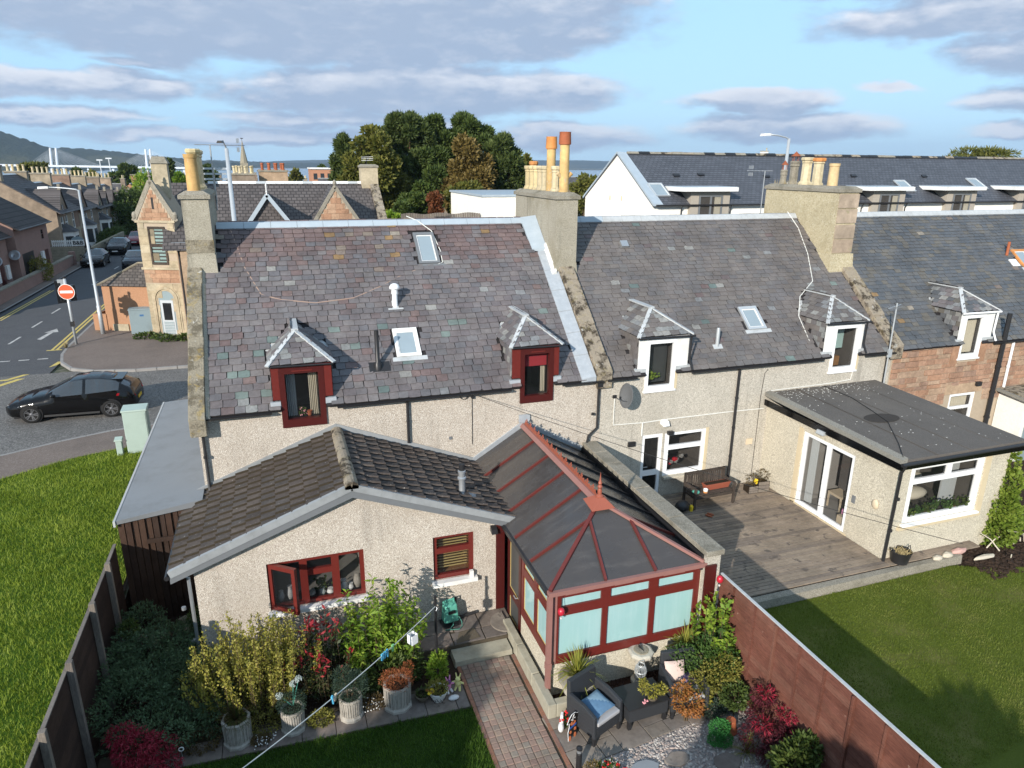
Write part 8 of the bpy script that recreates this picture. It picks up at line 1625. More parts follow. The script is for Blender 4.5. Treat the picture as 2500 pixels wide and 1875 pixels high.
place(car('parked_hatchback','black parked hatchback nearest on the left side of the side street','black_paint',HATCH,4.3,'rim_silver',group='cars parked in the side street'),(-13.75,58.3,.005),R(90)); place(car('parked_suv','black parked SUV second on the left of the side street','black_paint',SUV,4.4,'rim_silver',R_=.37,Wd=.96,group='cars parked in the side street'),(-13.35,67.5,.005),R(90))
place(car('parked_red_car','dark red parked car farthest on the left of the side street','red_paint',HATCH,4.3,'rim_silver',group='cars parked in the side street'),(-12.95,76.5,.005),R(90)); place(car('parked_navy_car','dark navy parked estate on the right of the side street behind the outhouse roof','navy_paint',SUV,4.4,'rim_silver',R_=.35,Wd=.93,group='cars parked in the side street'),(-9.75,54.8,.005),R(90))
# ------------------------------------------------------------------ houses along the side street
EP = lambda x: Pl((x,0,0),(0,1,0),(0,0,1))      # facade facing +X: u = Y
def street_house(name,label,x,y0,y1,eave,ridge,rx,wmat,rmat,wins,doors=(),over=.35,group=None,chims=(),gables=(),bays=(),depth=None,rm='roof_vict_y'):
    t = thing(name,(x-2,(y0+y1)/2,0),label,'house',group); pl = EP(x); bx_ = rx-(x-rx); m = MB()
    wall_holes(m,pl,y0,y1,0,eave,[w[:4] for w in wins],.12); m.add([(x,y0,0),(x,y0,eave),(rx,y0,ridge),(bx_,y0,eave),(bx_,y0,0)],[(0,1,2,3,4)]); m.add([(x,y1,0),(x,y1,eave),(rx,y1,ridge),(bx_,y1,eave),(bx_,y1,0)],[(4,3,2,1,0)]); m.build('wall',wmat,t)
    k = (ridge-eave)/(x-rx); xe = x+over; m = MB(); m.slab([(xe,y0-.1,eave-k*over+.05),(xe,y1+.1,eave-k*over+.05),(rx,y1+.1,ridge+.05),(rx,y0-.1,ridge+.05)],.09); m.slab([(bx_-over,y1+.1,eave-k*over+.05),(bx_-over,y0-.1,eave-k*over+.05),(rx,y0-.1,ridge+.05),(rx,y1+.1,ridge+.05)],.09); rf = m.build('roof',rmat,t)
    MB().prism([(rx-.15,ridge+.0),(rx,ridge+.14),(rx+.15,ridge+.0)],'y',y0-.1,y1+.1).build('ridge','stone_block' if rmat == 'roof_brown_y' else 'white_paint',rf); MB().tube([(xe+.05,y0-.1,eave-k*over),(xe+.05,y1+.1,eave-k*over)],.06,6).build('gutter','black_plastic',t)
    for w in wins: window(t,pl,*w[:4],[(.1,.9,.06,.47),(.1,.9,.53,.94)],w[4] if len(w) > 4 else 'white_paint',n0=-.08,n1=.0,glassm='pane_far',rm=None)
    for (a,b,h,mt) in doors: m = MB(); pbox(m,pl,a,b,.1,h,-.02,.02); m.build('door',mt,t)
    for (cx,cy,z0,z1,n) in chims:
        c = MB().box(cx-.95,cx+.95,cy-.35,cy+.35,z0,z1).build('chimney','far_wall',t); MB().box(cx-1.03,cx+1.03,cy-.43,cy+.43,z1,z1+.15).build('cap','conc_cap',c)
        for q in range(n): MB().lathe([(.14,0),(.11,.1),(.11,.5),(.15,.55),(.13,.62)],(cx-.7+q*1.4/max(1,n-1),cy,z1+.15),8).build('chimney_pot','pot_pale',c)
    for (cy,hw,top) in gables:
        kz = (ridge-eave)/(x-rx); xb = x-(top-eave)/kz; m = MB(); m.add([(x+.03,cy-hw,eave-.6),(x+.03,cy+hw,eave-.6),(x+.03,cy+hw,eave+.1),(x+.03,cy,top),(x+.03,cy-hw,eave+.1)],[(0,1,2,3,4)]); g = m.build('wallhead_gable',wmat,t)
        m = MB(); m.add([(x+.15,cy-hw-.12,eave),(x+.15,cy,top+.1),(xb,cy,top+.1),(x-.2,cy-hw-.12,eave)],[(0,1,2,3)]); m.add([(x+.15,cy+hw+.12,eave),(x+.15,cy,top+.1),(xb,cy,top+.1),(x-.2,cy+hw+.12,eave)],[(3,2,1,0)]); m.build('gable_roof',rm,g)
        MB().box(x-.1,x+.15,cy-.12,cy+.12,top,top+.5).build('finial','conc_cap',g); MB().box(x+.032,x+.05,cy-.4,cy+.4,eave-.5,eave+.5).build('window','pane_far',g); MB().box(x+.03,x+.06,cy-.03,cy+.03,eave-.5,eave+.5).build('glazing_bar','white_paint',g)
    for (cy,hw) in bays:
        q = [(x,cy-hw),(x+.9,cy-hw*.6),(x+.9,cy+hw*.6),(x,cy+hw)]; m = MB(); m.prism(q,'z',0,2.7); b = m.build('bay','white_paint',t); m = MB(); m.add([(x,cy-hw-.15,2.7),(x+1.05,cy-hw*.62,2.7),(x+1.05,cy+hw*.62,2.7),(x,cy+hw+.15,2.7),(x,cy-hw*.5,3.4),(x,cy+hw*.5,3.4)],[(0,1,4),(1,2,5,4),(2,3,5)]); m.build('bay_roof','far_roof',b)
        MB().box(x+.901,x+.92,cy-hw*.5,cy+hw*.5,.9,2.3).build('window','pane_far',b); m = MB(); a_,b_ = Vector((q[0][0],q[0][1],0)),Vector((q[1][0],q[1][1],0)); p2 = Pl(a_,b_-a_,(0,0,1)); Lq = (b_-a_).length; pbox(m,p2,.18,Lq-.15,.9,2.3,.002,.015); m.build('window','pane_far',b)
    return t
street_house('modern_house','pinkish modern house with brown tiles, nearest at the left edge',-16.75,33,45.6,4.1,7.6,-22.2,'pink_render','roof_brown_y',[(41.2,41.9,2.9,3.7,'red_frame'),(43.4,44.1,2.9,3.7,'red_frame'),(38,39,2.8,3.7,'red_frame')],[(41.6,42.5,2.1,'red_frame'),(43.2,44.1,2.1,'red_frame'),(36.5,39.2,2.3,'ink')])
street_house('modern_house','pinkish modern house with brown tiles beside the yellow hedge ball',-16.25,46.0,54.6,4.5,7.9,-21.8,'pink_render','roof_brown_y',[(52.6,53.3,3.0,3.8,'red_frame')],[(47.0,49.8,2.4,'ink'),(52.9,53.8,2.1,'red_frame')])
for k,(x,y,z,lb) in enumerate(((-16.70,42.45,.9,'white meter box left of the door of the nearest pink house'),(-16.70,44.6,.9,'white meter box right of the doors of the nearest pink house'),(-16.20,51.8,1.1,'white meter box on the pink house beside the hedge ball'))): o = MB().box(x-.03,x+.12,y-.3,y+.3,z,z+1.0).build('meter_box','white_paint'); tag(o,lb,'meter box')
for k,(x,y,z,lb) in enumerate(((-16.5,42.2,2.45,'grey satellite dish on the nearest pink house'),(-16.3,45.5,2.5,'satellite dish on the corner between the two pink houses'))):
    t = thing('satellite_dish',(x,y,z),lb,'satellite dish'); m = MB(); m.lathe([(.02,0),(.2,.03),(.38,.1),(.385,.095),(.2,.02)],(0,0,0),16); m.xform(Matrix.Rotation(R(70),4,'X') @ Matrix.Rotation(0,4,'Z')); link('reflector',m.mesh('reflector','grey_metal',True),t); link('arm',MB().tube([(-.2,0,-.1),(0,-.05,0),(.0,-.5,-.1)],.02,5).mesh('arm','dish_grey'),t)
bush('hedge_ball',(-15.8,48.6,0),[(0,0,.95,1.0,1.0,1.0)],2600,.12,.6,'leaf_goldgreen','round clipped yellow-green bush in front of the pink house','bush',101,stems=0)
t = thing('garden_wall',(-15.55,46,0),'low rendered garden wall along the far pavement of the side street','wall'); MB().box(-15.7,-15.45,33,58.2,0,.95).build('wall','pink_render',t); MB().box(-15.76,-15.39,33,58.2,.95,1.05).build('coping','conc_cap',t); MB().box(-15.8,-15.35,57.9,58.5,0,1.3).build('pier','pink_render',t)
rr = random.Random(101)
lab = ['sandstone gabled end house of the Victorian row with the sunlit gable wall','second house of the Victorian row with white bay window','third house of the Victorian row beyond the bay windows','fourth house of the Victorian row with pale stone gablets','fifth house of the Victorian row partly behind trees','farthest house of the Victorian row behind the green tree']
yy = 61.5
for k in range(6):
    ln = 8.2; x = -17.0; E0 = 4.75-.034*(yy-61); ws = [(yy+1.0,yy+1.9,E0-2,E0-.4),(yy+2.6,yy+3.5,E0-2,E0-.4),(yy+5.4,yy+6.2,E0-2,E0-.4)]
    street_house('victorian_house',lab[k],x,yy,yy+ln,E0,E0+(3.2 if k == 0 else 2.5),-21.8,'far_wall','roof_vict_y',ws,[(yy+4.1,yy+5.0,2.3,'ink')],chims=[(-21.8,yy+ln-.3,E0+1.5,E0+3.4,4)]+([(-21.9,yy+.5,E0+2,E0+4,3)] if k == 0 else []),gables=[(yy+2.3,1.4,E0+1.9)]+([(yy+6.3,.9,E0+1.6)] if k > 1 else []),bays=[(yy+2.2,1.3)] if k < 3 else [],group='Victorian row along the side street'); yy += ln+.1
t = thing('stone_boundary_wall',(-16.8,60.6,0),'dark rubble wall with white picket fence in front of the Victorian row','wall'); MB().box(-21,-14.95,60.4,60.8,0,1.55).build('wall','mortar_dark',t); stones(t,Pl((-21,60.4,0),(1,0,0),(0,0,1)),2.0,6.05,0,1.55,'stone_block',14,(.2,.26),(.35,.7),None,.03)
MB().box(-15.1,-14.8,60.8,80,0,1.2).build('wall','stone_block',t)
for k in range(11): MB().box(-17.6+k*.16,-17.52+k*.16,60.5,60.54,1.55,2.15).build('picket','white_paint',t)
for z in (1.65,2.0): MB().box(-17.6,-15.85,60.54,60.58,z,z+.08).build('rail','white_paint',t)
t = thing('guesthouse_sign',(-15.4,60.5,1.6),'white board reading B&B on top of the rubble wall','sign'); MB().box(-15.95,-14.9,60.46,60.52,1.6,2.15).build('board','sign_white',t); P = [(-15.95,2.15),(-14.9,2.15)]+[(-15.425+.52*math.cos(a),2.15+.3*math.sin(a)) for a in [math.pi*k/8 for k in range(1,8)]]; MB().prism(P,'y',60.47,60.51).build('board_top','cabinet_grey',t)
tc = bpy.data.curves.new('glyphs','FONT'); tc.body = 'B&B'; tc.size = .50; tc.align_x = 'CENTER'; tc.extrude = .006; tc.offset = .012; tmp = bpy.data.objects.new('glyphs',tc); COL.objects.link(tmp); me = bpy.data.meshes.new_from_object(tmp.evaluated_get(bpy.context.evaluated_depsgraph_get())); bpy.data.objects.remove(tmp); me.materials.clear(); me.materials.append(MAT['ink']); to = bpy.data.objects.new('lettering',me); COL.objects.link(to); to.parent = t; to.location = (-.02,-.05,.11); to.rotation_euler = (R(90),0,0)
def person(label,loc,rz):
    t = thing('person',(0,0,0),label,'person'); me = bpy.data.meshes.new('body')
    J = [(0,0,.95),(0,0,1.15),(0,.0,1.38),(0,-.01,1.50),(0,-.02,1.60),(0,-.02,1.70),(.17,0,1.40),(.22,.02,1.14),(.21,-.08,.92),(.21,-.11,.84),(-.17,0,1.40),(-.22,.03,1.14),(-.20,.02,.90),(-.20,.01,.82),(.09,0,.90),(.10,-.12,.50),(.10,-.10,.08),(.10,-.22,.04),(-.09,0,.90),(-.10,.06,.50),(-.10,.22,.10),(-.10,.12,.03)]
    E_ = [(0,1),(1,2),(2,3),(3,4),(4,5),(2,6),(6,7),(7,8),(8,9),(2,10),(10,11),(11,12),(12,13),(0,14),(14,15),(15,16),(16,17),(0,18),(18,19),(19,20),(20,21)]; rad = [.15,.14,.15,.06,.09,.07,.075,.055,.04,.035,.075,.055,.04,.035,.10,.07,.045,.04,.10,.07,.045,.04]
    me.from_pydata(J,E_,[]); o = bpy.data.objects.new('body',me); COL.objects.link(o); o.parent = t; o.modifiers.new('skin','SKIN'); o.modifiers.new('sub','SUBSURF').levels = 2; o.modifiers[-1].render_levels = 2
    for v,r in zip(me.skin_vertices[0].data,rad): v.radius = (r,r*.8)
    me.skin_vertices[0].data[0].use_root = True; me.materials.append(MAT['cloth_dark'])
    MB().sphere((0,-.03,1.66),(.085,.10,.12)).build('face','skin',t,smooth=True); MB().sphere((0,.0,1.69),(.095,.105,.12)).build('hair','hair_brown',t,smooth=True)
    return place(t,loc,rz)
person('person in dark clothes walking on the far pavement by the rubble wall',(-14.95,61.9,.12),R(180)); t = thing('shopping_bag',(0,0,0),'tan bag carried by the walking person','bag'); MB().hexa([(-.06,-.2,.45),(.06,-.2,.45),(.06,.2,.45),(-.06,.2,.45)],[(-.05,-.17,.86),(.05,-.17,.86),(.05,.17,.86),(-.05,.17,.86)]).build('bag','bag_tan',t,bevel=.02); place(t,(-14.70,61.95,.12),0)
# ------------------------------------------------------------------ white flats to the right
WB = thing('white_flats',(45,30,0),'long white rendered block with dark slate roof behind the right-hand houses','building'); GX = 25.6; KW_ = (10.1-7.0)/5.2
m = MB(); m.add([(GX,25,0),(GX,35.4,0),(GX,35.4,7.0),(GX,30.2,10.05),(GX,25,7.0)],[(4,3,2,1,0)]); m.add([(GX,25,0),(80,25,0),(80,25,7.0),(GX,25,7.0)],[(0,1,2,3)]); m.build('wall','white_render',WB)
m = MB(); m.slab([(GX-.08,24.7,6.86),(80,24.7,6.86),(80,30.2,10.12),(GX-.08,30.2,10.12)],.1); m.slab([(80,35.7,6.86),(GX-.08,35.7,6.86),(GX-.08,30.2,10.12),(80,30.2,10.12)],.1); wr = m.build('roof','roof_flat_slate',WB)
m = MB(); m.hexa([(GX-.1,24.65,6.80),(GX+.62,24.65,6.80),(GX+.62,30.2,10.10),(GX-.1,30.2,10.10)],[(GX-.1,24.65,6.96),(GX+.62,24.65,6.92),(GX+.62,30.2,10.18),(GX-.1,30.2,10.24)]); m.build('verge_flashing','zinc_ridge',WB); m = MB(); m.hexa([(GX-.1,30.2,10.10),(GX+.62,30.2,10.10),(GX+.62,35.7,6.8),(GX-.1,35.7,6.8)],[(GX-.1,30.2,10.24),(GX+.62,30.2,10.18),(GX+.62,35.7,6.92),(GX-.1,35.7,6.96)]); m.build('verge_flashing','zinc_ridge',WB)
rr = random.Random(4)
for i in range(60): a = GX+.7+i*.9; MB().prism([(30.02,10.10),(30.2,10.24+rr.uniform(0,.03)),(30.38,10.10)],'x',a,a+.88).build('ridge_tile',rr.choice(('conc_cap','black_metal','coping_lichen')),wr)
for x in (27.4,42.6,49.7,57.2,64.5):
    d = MB().box(x+.9,x+3.9,24.72,28,6.2,7.72).build('dormer','taupe_render',WB); MB().box(x,x+4.15,24.2,29,7.72,7.98).build('dormer_roof','white_paint',d); MB().box(x+.05,x+4.1,24.3,29,7.981,8.01).build('dormer_top','zinc_ridge',d)
    DP = Pl((0,24.72,0),(1,0,0),(0,0,1)); w = window(d,DP,x+1.5,x+3.3,5.4,7.45,[(.06,.46,.04,.30),(.54,.94,.04,.30),(.06,.46,.36,.96),(.54,.94,.36,.96)],'grey_fascia',n0=.02,n1=.08,rm=None)
    m = MB(); pbox(m,DP,x+1.55,x+3.25,5.45,7.4,.005,.012); m.build('room','interior',w)
    curtain(w,DP,x+2.7,x+3.2,5.6,7.4,.026,'curtain_cream',4,.008)
WP = Pl((0,24.7,6.92),(1,0,0),(0,1,KW_)); 
for (a,v) in ((26.1,.9),(36.9,.95),(55.3,1.6),(47.6,1.3)): rooflight(WB,WP,a,a+1.1,v,v+1.5,'galvanised',apron=None)
MB().tube([(GX+.1,24.6,6.84),(80,24.6,6.84)],.06,6).build('gutter','black_plastic',WB)
for x in (27.9,31.7,36.2,42.9,47.0): MB().tube([(x-.3,24.6,6.8),(x-.15,24.9,6.5),(x-.15,24.94,2)],.045,6).build('downpipe','black_plastic',WB)
for a,v in ((28.6,3.3),(30.6,3.4),(36,3.2),(44,3.3),(51,3.3)): m = MB(); pbox(m,WP,a,a+.5,v,v+.25,.0,.06); m.build('roof_vent','black_metal',WB)
for u,v in ((29.2,6.95),(31.0,6.9)): m = MB(); m.box(GX-.06,GX,u,u+.12,v,v+.3); m.build('wall_vent','peg_cream',WB)
o = MB().box(17.4,24.6,36,46,0,6.95).build('white_block','white_render'); tag(o,'plain white flat-roofed block glimpsed left of the big chimney','building'); MB().box(17.3,24.7,35.9,46.1,6.95,7.1).build('roof_edge','zinc_ridge',o)
t = thing('plank_fence',(15,37,0),'grey vertical board fence behind the ridge by the trees','fence')
for k in range(34): MB().box(11.2+k*.18,11.36+k*.18,36.4,36.44,3.6,5.75+.05*math.sin(k*.5)).build('board','wood_grey',t)
MB().box(11.2,17.3,36.46,36.52,3.9,5.4).build('rail','wood_grey',t)
# ------------------------------------------------------------------ trees
def tree(name,loc,h,crown,n,L,asp,mat_,label,seed,trunk=.25,tm='trunk',group=None,low=.35,shell=.55,clump=22,up=.2):
    """crown: (rx, ry, rz) of the whole; made of many uneven clumps carried on limbs"""
    t = thing(name,loc,label,'tree',group); rd = random.Random(seed); rx,ry,rz = crown; cz = h-rz; cl = []; m = MB()
    m.tube([(0,0,-.3),(rd.uniform(-.2,.2),0,h*.3),(rd.uniform(-.3,.3),rd.uniform(-.3,.3),h*.62),(0,0,h*.86)],[trunk,trunk*.8,trunk*.5,trunk*.15],8)
    for k in range(clump):
        a = rd.uniform(0,6.28); e = rd.uniform(-.8,1); r = math.sqrt(max(.05,1-e*e))*rd.uniform(.55,.85); c = (rx*r*math.cos(a),ry*r*math.sin(a),cz+rz*e*.8); s = rd.uniform(.18,.36); cl.append((*c,rx*s,ry*s,rz*s*.62)); m.tube([(0,0,c[2]*.55),(c[0]*.5,c[1]*.5,c[2]*.8),c],[trunk*.35,trunk*.2,trunk*.06],5)
    cl.append((0,0,cz+rz*.1,rx*.42,ry*.42,rz*.6)); p,u = blobpts(cl,n,seed,shell); link('trunk',m.mesh('trunk',tm),t); link('crown',leafmesh('crown',p,L,asp,mat_,seed,u,up),t); return t
def tree_px(x0,x1,ytop,Y,mat_,kind,label,n=9000,**k):
    a,b = at(x0,440,Y),at(x1,440,Y); c = at((x0+x1)/2,ytop,Y); w = (b-a).length/2; base = Vector((c.x,Y,gz(Y))); h = c.z-base.z
    return tree(kind,base,h,(w,w*.9,k.pop('rz',h*.36)),n,k.pop('L',.55),k.pop('asp',.55),mat_,label,k.pop('seed',int(x0)),**k)
PI = dict(tm='trunk_pine',L=.50,asp=.30,up=.5)
tree_px(803,872,325,62,'leaf_pine','pine_tree','dark pine at the far left of the tree group',13600,**PI,rz=4.2); tree_px(822,972,296,55,'leaf_oak','oak_tree','broad yellow-green tree in the left half of the group',20000,rz=5.0,L=.40,clump=34)
tree_px(925,1060,273,59,'leaf_pine','pine_tree','tallest dark pine at the centre of the tree group',28900,**PI,rz=3.9,seed=5,clump=30); tree_px(1015,1110,276,60,'leaf_darkgreen','pine_tree','dark green pine right of the tallest pine',17850,**PI,rz=2.9); tree_px(1080,1205,282,61,'leaf_darkgreen','pine_tree','open-topped pine above the tan tree',19550,**PI,rz=3.0)
tree_px(1080,1205,333,56,'leaf_tan','turning_tree','tan autumn-coloured tree in the right half of the group',15000,rz=4.4,L=.38,clump=30); tree_px(1172,1290,320,58,'leaf_pine','pine_tree','dark pine at the right end of the tree group beside the chimney',25500,**PI,rz=4.6,clump=30); tree_px(890,1005,365,57,'leaf_oak','oak_tree','olive green tree below the tallest pine',12000,rz=4.4,L=.4,clump=28); tree_px(985,1115,345,58,'leaf_darkgreen','pine_tree','dark green pine below the centre of the group',22100,**PI,rz=4.4,clump=28)
tree_px(965,1075,440,50,'leaf_mid','garden_tree','bushy olive green garden tree in front of the pines',9000,rz=2.7,L=.34); tree_px(1028,1100,468,47,'leaf_rust','rust_tree','small rust-red autumn tree above the roof ridge',6500,rz=2.2,L=.30); tree_px(1085,1190,440,52,'leaf_oak','garden_tree','brown-green garden tree right of the rust-red one',8000,rz=2.8,L=.34)
tree_px(935,985,515,45,'leaf_bright','garden_tree','low bright green bush at the left foot of the trees',3000,rz=1.6,L=.3); tree_px(955,1010,480,47,'leaf_darkgreen','garden_tree','dark green bush beside the bright green one',4500,rz=2.2,L=.3); tree_px(1385,1478,425,75,'leaf_oak','garden_tree','olive tree between the big chimney and the white flats',7000,rz=3.2,L=.45)
tree_px(2320,2485,360,60,'leaf_oak','willow_tree','feathery tree top showing over the right end of the white roof',7000,rz=2.6,L=.6,asp=.2); tree_px(1270,1300,372,66,'leaf_oak','garden_tree','yellowing tree tip behind the right pine',2500,rz=3,L=.5)
for k,(x0,x1,yt,Y,mt,lb) in enumerate(((30,135,388,190,'leaf_oak','wide brown-green tree over the roofs at the left'),(195,250,408,220,'leaf_oak','olive tree between the two bridge pylons'),(262,340,402,200,'leaf_mid','round green tree left of the tower chimney'),(385,425,385,170,'leaf_pine','dark conical conifer right of the tower chimney'),(420,455,425,150,'leaf_bright','low bright green tree beside the left chimney pots'),(490,525,400,160,'leaf_darkgreen','dark tree between chimney pots and lamp post'),(165,200,410,230,'leaf_mid','small green tree near the left pylon'),(705,735,412,170,'leaf_oak','small olive tree right of the red chimney pots'),(760,800,400,210,'leaf_mid','distant tree beside the brick block'))):
    tree_px(x0,x1,yt,Y,mt,'town_tree',lb,4200,rz=None or 4.2,L=.9,seed=200+k,clump=10)
bush('roadside_tree',(-15.2,92,0),[(0,0,3.2,2.6,3,2.6),(1.2,3,2.4,2.2,3,2.2),(-1,-4,2.2,2,3,2)],9000,.34,.55,'leaf_darkgreen','dark green roadside trees at the end of the side street','tree',110); bush('roadside_tree',(-14.6,103,0),[(0,0,4.6,2.3,2.6,3.4)],5000,.36,.55,'leaf_bright','lighter green tree beyond the dark roadside trees','tree',111)
bush('front_hedge',(-15.8,78,0),[(0,0,.8,.8,8,.9)],5000,.22,.55,'leaf_darkgreen','dark front hedge behind the parked cars','hedge',112,stems=0); bush('street_hedge',(-7.4,75,0),[(0,0,1.0,.8,14,1.1)],5000,.25,.55,'leaf_mid','hedge on the right side of the side street','hedge',113,stems=0)
tree('garden_tree',(-8.6,-18.3,-.2),7.4,(2.7,2.4,3.2),9000,.30,.6,'leaf_mid','unseen leafy tree added behind the viewer to shade the lower lawn',301,clump=18)  # unseen trees here and below, added to shade the lawns and fence
for k,x in enumerate((1.0,4.4,8.2)): tree('garden_tree',(x,-18.6-.6*k,-.3),(5.9,5.6,6.4)[k],(2.4,2.0,2.7),9000,.30,.6,'leaf_mid',('unseen tree added behind the viewer to shade the red fence','second unseen tree added behind the viewer to shade the right lawn','third unseen tree added behind the viewer to shade the right lawn')[k],310+k,clump=18)
# ------------------------------------------------------------------ town roofs
def far_house(label,x,y,w,d,eave,ridge,rz=0,n=3,wm='far_wall',rm='far_roof',potm='pot_pale',grp='roofs of the town',dz=0,cl=.9):
    t = thing('town_house',(0,0,0),label,'house',grp); MB().box(-w/2,w/2,-d/2,d/2,0,eave).build('wall',wm,t)
    m = MB(); m.add([(-w/2,-d/2-.2,eave-.1),(w/2,-d/2-.2,eave-.1),(w/2,0,ridge),(-w/2,0,ridge),(-w/2,d/2+.2,eave-.1),(w/2,d/2+.2,eave-.1)],[(0,1,2,3),(3,2,5,4)]); rf = m.build('roof',rm,t); m = MB(); m.add([(-w/2+.02,-d/2,eave),(-w/2+.02,d/2,eave),(-w/2+.02,0,ridge-.05),(w/2-.02,-d/2,eave),(w/2-.02,d/2,eave),(w/2-.02,0,ridge-.05)],[(2,1,0),(3,4,5)]); m.build('gable',wm,t)
    MB().box(-w/2,w/2,-.08,.08,ridge-.02,ridge+.08).build('ridge','lead_pale',rf)
    for s in ((-1,1) if n > 2 else (1,)):
        c = MB().box(s*(w/2-.5)-.45,s*(w/2-.5)+.45,-cl,cl,ridge-1.0,ridge+1.1).build('chimney',wm,t); MB().box(s*(w/2-.5)-.55,s*(w/2-.5)+.55,-cl-.1,cl+.1,ridge+1.1,ridge+1.25).build('cap','conc_cap',c)
        for q in range(n): MB().lathe([(.17,0),(.13,.1),(.13,.55),(.18,.6),(.15,.7)],(s*(w/2-.5),-cl*.72+q*cl*1.44/max(1,n-1),ridge+1.25),8).build('chimney_pot',potm,c)
    for q in range(int(w/3)): a = -w/2+1+q*3; MB().box(a,a+1,-d/2-.03,-d/2-.005,eave*.55,eave*.55+1.5).build('window','pane_far',t)
    return place(t,(x,y,gz(y)+dz),rz)
rr = random.Random(55); ORD = 'first second third fourth fifth sixth seventh eighth ninth tenth eleventh twelfth thirteenth'.split()
for row,(Y,x0,x1,e,r) in enumerate(((128,-42,8,4.2,6.4),(172,-62,22,5.0,7.2),(230,-80,44,5.5,8.0))):
    x = x0; kk = 0
    while x < x1:
        w = rr.uniform(9,14)
        if not (row == 0 and -26 < x+w/2 < -8): kk += 1; far_house('slate-roofed stone house, %s from the left in the %s row of town roofs' % (ORD[kk-1],('nearest','middle','farthest')[row]),x+w/2,Y+rr.uniform(-6,6),w,rr.uniform(7,9),e+rr.uniform(-.6,.6),r+rr.uniform(-.6,.7),rr.choice((0,0,0,R(90),R(8),R(-8))),rr.choice((2,3,4)),dz=(-2.6,-2.2,-2.0)[row])
        x += w+rr.uniform(.3,2.5)
far_house('brick-gabled house facing the viewer beyond the side street',-17.8,112,8.5,7.5,3.6,6.0,R(90),1,'brick_far')
far_house('stone house with four red chimney pots behind the Victorian building',2.75,66,10,8,6.0,7.3,R(90),4,'ashlar_red','far_roof','pot_red',cl=1.4); far_house('stone house with pale chimney pots left of the red pots',-.1,64,8,8,5.8,7.0,R(90),4,'far_wall',cl=1.1); far_house('dark tiled house behind the pines',24,120,26,9,4.5,6.6,0,1); far_house('slate-roofed house behind the tree trunks',16,88,14,8,4.0,6.4,0,1)
q = at(786,413,150); o = MB().box(q.x-2.4,q.x+2.4,150,160,gz(150),q.z).build('brick_block','brick_far'); tag(o,'orange brick flat block at the left edge of the trees','building'); MB().box(q.x-2.6,q.x+2.6,149.7,160.3,q.z,q.z+.3).build('roof_edge','white_paint',o)
for k in range(3): MB().box(q.x-1.9+k*1.5,q.x-1.1+k*1.5,149.96,149.99,q.z-2.2,q.z-.9).build('window','pane_far',o)
q = at(1890,378,140); far_house('pale gable peeping over the long white roof',q.x,140,9,10,q.z-1.6,q.z,R(90),1,'white_render')
q = at(1460,425,150); far_house('low brown roofed house beyond the olive tree',q.x,150,20,9,q.z-2,q.z-.3,0,1)
q = at(596,398,330); t = thing('church_spire',(q.x,330,gz(330)),'slender grey church spire with weathercock on the skyline','spire'); hz = q.z-gz(330); link('tower',MB().box(-1.6,1.6,-1.6,1.6,0,hz).mesh('tower','stone_block'),t); link('spire',MB().lathe([(1.7,hz),(.12,hz+9.2),(.02,hz+9.3)],(0,0,0),8).mesh('spire','stone_block'),t); link('weathercock',MB().tube([(0,0,hz+9),(0,0,hz+10.6)],.08,5).box(-.6,.6,-.05,.05,hz+10.2,hz+10.5).mesh('weathercock','black_metal'),t)
for k,(px,py,Y) in enumerate(((243,391,600),(265,387,600),(868,365,600) if 0 else (880,400,300))):
    q = at(px,py,Y); t = thing('far_lamp',(q.x,Y,gz(Y)),('tall floodlight mast left of the far pylon','tall floodlight mast nearest the far pylon','distant lamp near the trees')[k],'street lamp'); hz = q.z-gz(Y); link('column',MB().tube([(0,0,0),(0,0,hz)],.35 if Y > 400 else .12,6).mesh('column','bridge_white'),t); link('lantern',MB().box(-2,2,-.5,.5,hz-.3,hz+.5).mesh('lantern','bridge_white'),t)
# ------------------------------------------------------------------ bridge and hills
BY = 1500
t = thing('cable_stayed_bridge',(at(130,400,BY).x,BY,gz(BY)),'white cable-stayed bridge with two pairs of pylons across the firth','bridge'); o0 = Vector(WL[t])
def bl(name,mb,mt='bridge_white'): return mb.build(name,mt,t)
a,b = at(-60,402,BY),at(560,412,BY); bl('deck',MB().bar(a,b,14,3.4))
pyl = []
for (pa,pb,ytop) in ((122,136,361),(355,366,364)):
    for px in (pa,pb): top = at(px,ytop,BY+(0 if px in (122,355) else 14)); base = at(px+5,414,BY+(0 if px in (122,355) else 14)); bl('pylon',MB().tube([Vector((base.x,top.y,gz(BY))),base,top],[2.6,2.4,1.7],8)); pyl.append((top,base))
dk_ = lambda px: a.lerp(b,(px+60)/620)
for (top,base),(lo,hi) in zip(pyl,((58,230),(58,230),(272,455),(272,455))):
    c0 = None
    for k in range(9):
        for tgt in (lo,hi):
            cx = (base.x-a.x)/(b.x-a.x)*620-60; px = cx+(tgt-cx)*(k+1)/9; p = top.lerp(base,.04+.40*(1-(k+1)/9)); bl('stay_cable',MB().tube([p,dk_(px)+Vector((0,top.y-BY,1))],.12,4))
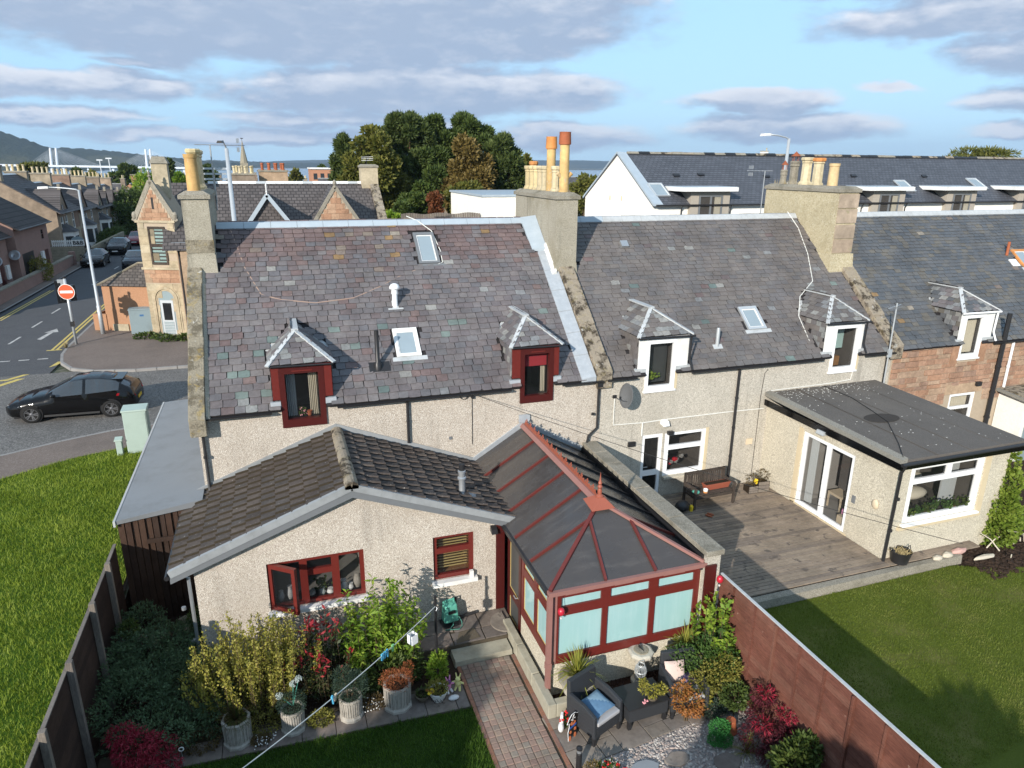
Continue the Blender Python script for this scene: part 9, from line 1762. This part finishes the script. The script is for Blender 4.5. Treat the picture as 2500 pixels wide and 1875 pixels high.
for px in range(-40,560,60): q = dk_(px); bl('pier',MB().box(q.x-2,q.x+2,BY-3,BY+3,gz(BY),q.z-1.6))
def hill(name,pts,Y,seed,amp,mat_='hill_wood'):
    """pts: skyline in photo pixels; the slope comes down towards the viewer"""
    rd = random.Random(seed); m = MB(); n = 90; xs_ = [p[0] for p in pts]; ys_ = [p[1] for p in pts]; rows = 7
    for j in range(rows+1):
        f = j/rows; Yj = Y-f*Y*.16
        for i in range(n+1):
            px = xs_[0]+(xs_[-1]-xs_[0])*i/n; py = float(np.interp(px,xs_,ys_)); q = at(px,py,Y); z0 = gz(Y)-4; z = z0+(q.z-z0)*(1-f**1.4)+amp*rd.uniform(-1,1)*(1-f); m.v.append((q.x*(1-f*.10),Yj,z))
    for j in range(rows):
        for i in range(n): k = j*(n+1)+i; m.f.append((k,k+n+1,k+n+2,k+1)[::-1]); m.m.append(0)
    return struct(m.build(name,mat_,smooth=True))
hill('hill',[(-500,250),(-200,285),(-60,305),(0,320),(40,333),(80,346),(110,357),(150,372),(210,392),(260,400)],3000,3,3)
hill('hill',[(60,372),(120,360),(160,361),(220,364),(280,370),(340,376),(420,384),(470,390),(520,394),(600,400)],3600,4,3)
hill('hill',[(330,400),(420,392),(520,391),(620,394),(700,397),(780,398),(860,402)],5500,5,3); hill('hill',[(560,402),(640,395),(700,392),(850,389),(1000,391),(1300,391),(1440,392),(1700,400),(2600,410)],7800,6,2)
# ------------------------------------------------------------------ the air
hm = bpy.data.materials.new('haze'); hm.use_nodes = True; nt = hm.node_tree; nt.nodes.clear(); pv = nt.nodes.new('ShaderNodeVolumePrincipled'); pv.inputs['Color'].default_value = (.62,.78,1,1); pv.inputs['Density'].default_value = 8.5e-5; pv.inputs['Anisotropy'].default_value = .2
nt.links.new(pv.outputs[0],nt.nodes.new('ShaderNodeOutputMaterial').inputs['Volume']); MAT['haze'] = hm
hz = MB().box(-7000,9000,-300,8600,-32,330).build('haze','haze'); struct(hz,'stuff'); tag(hz,'thin blue air haze over the whole town','haze')
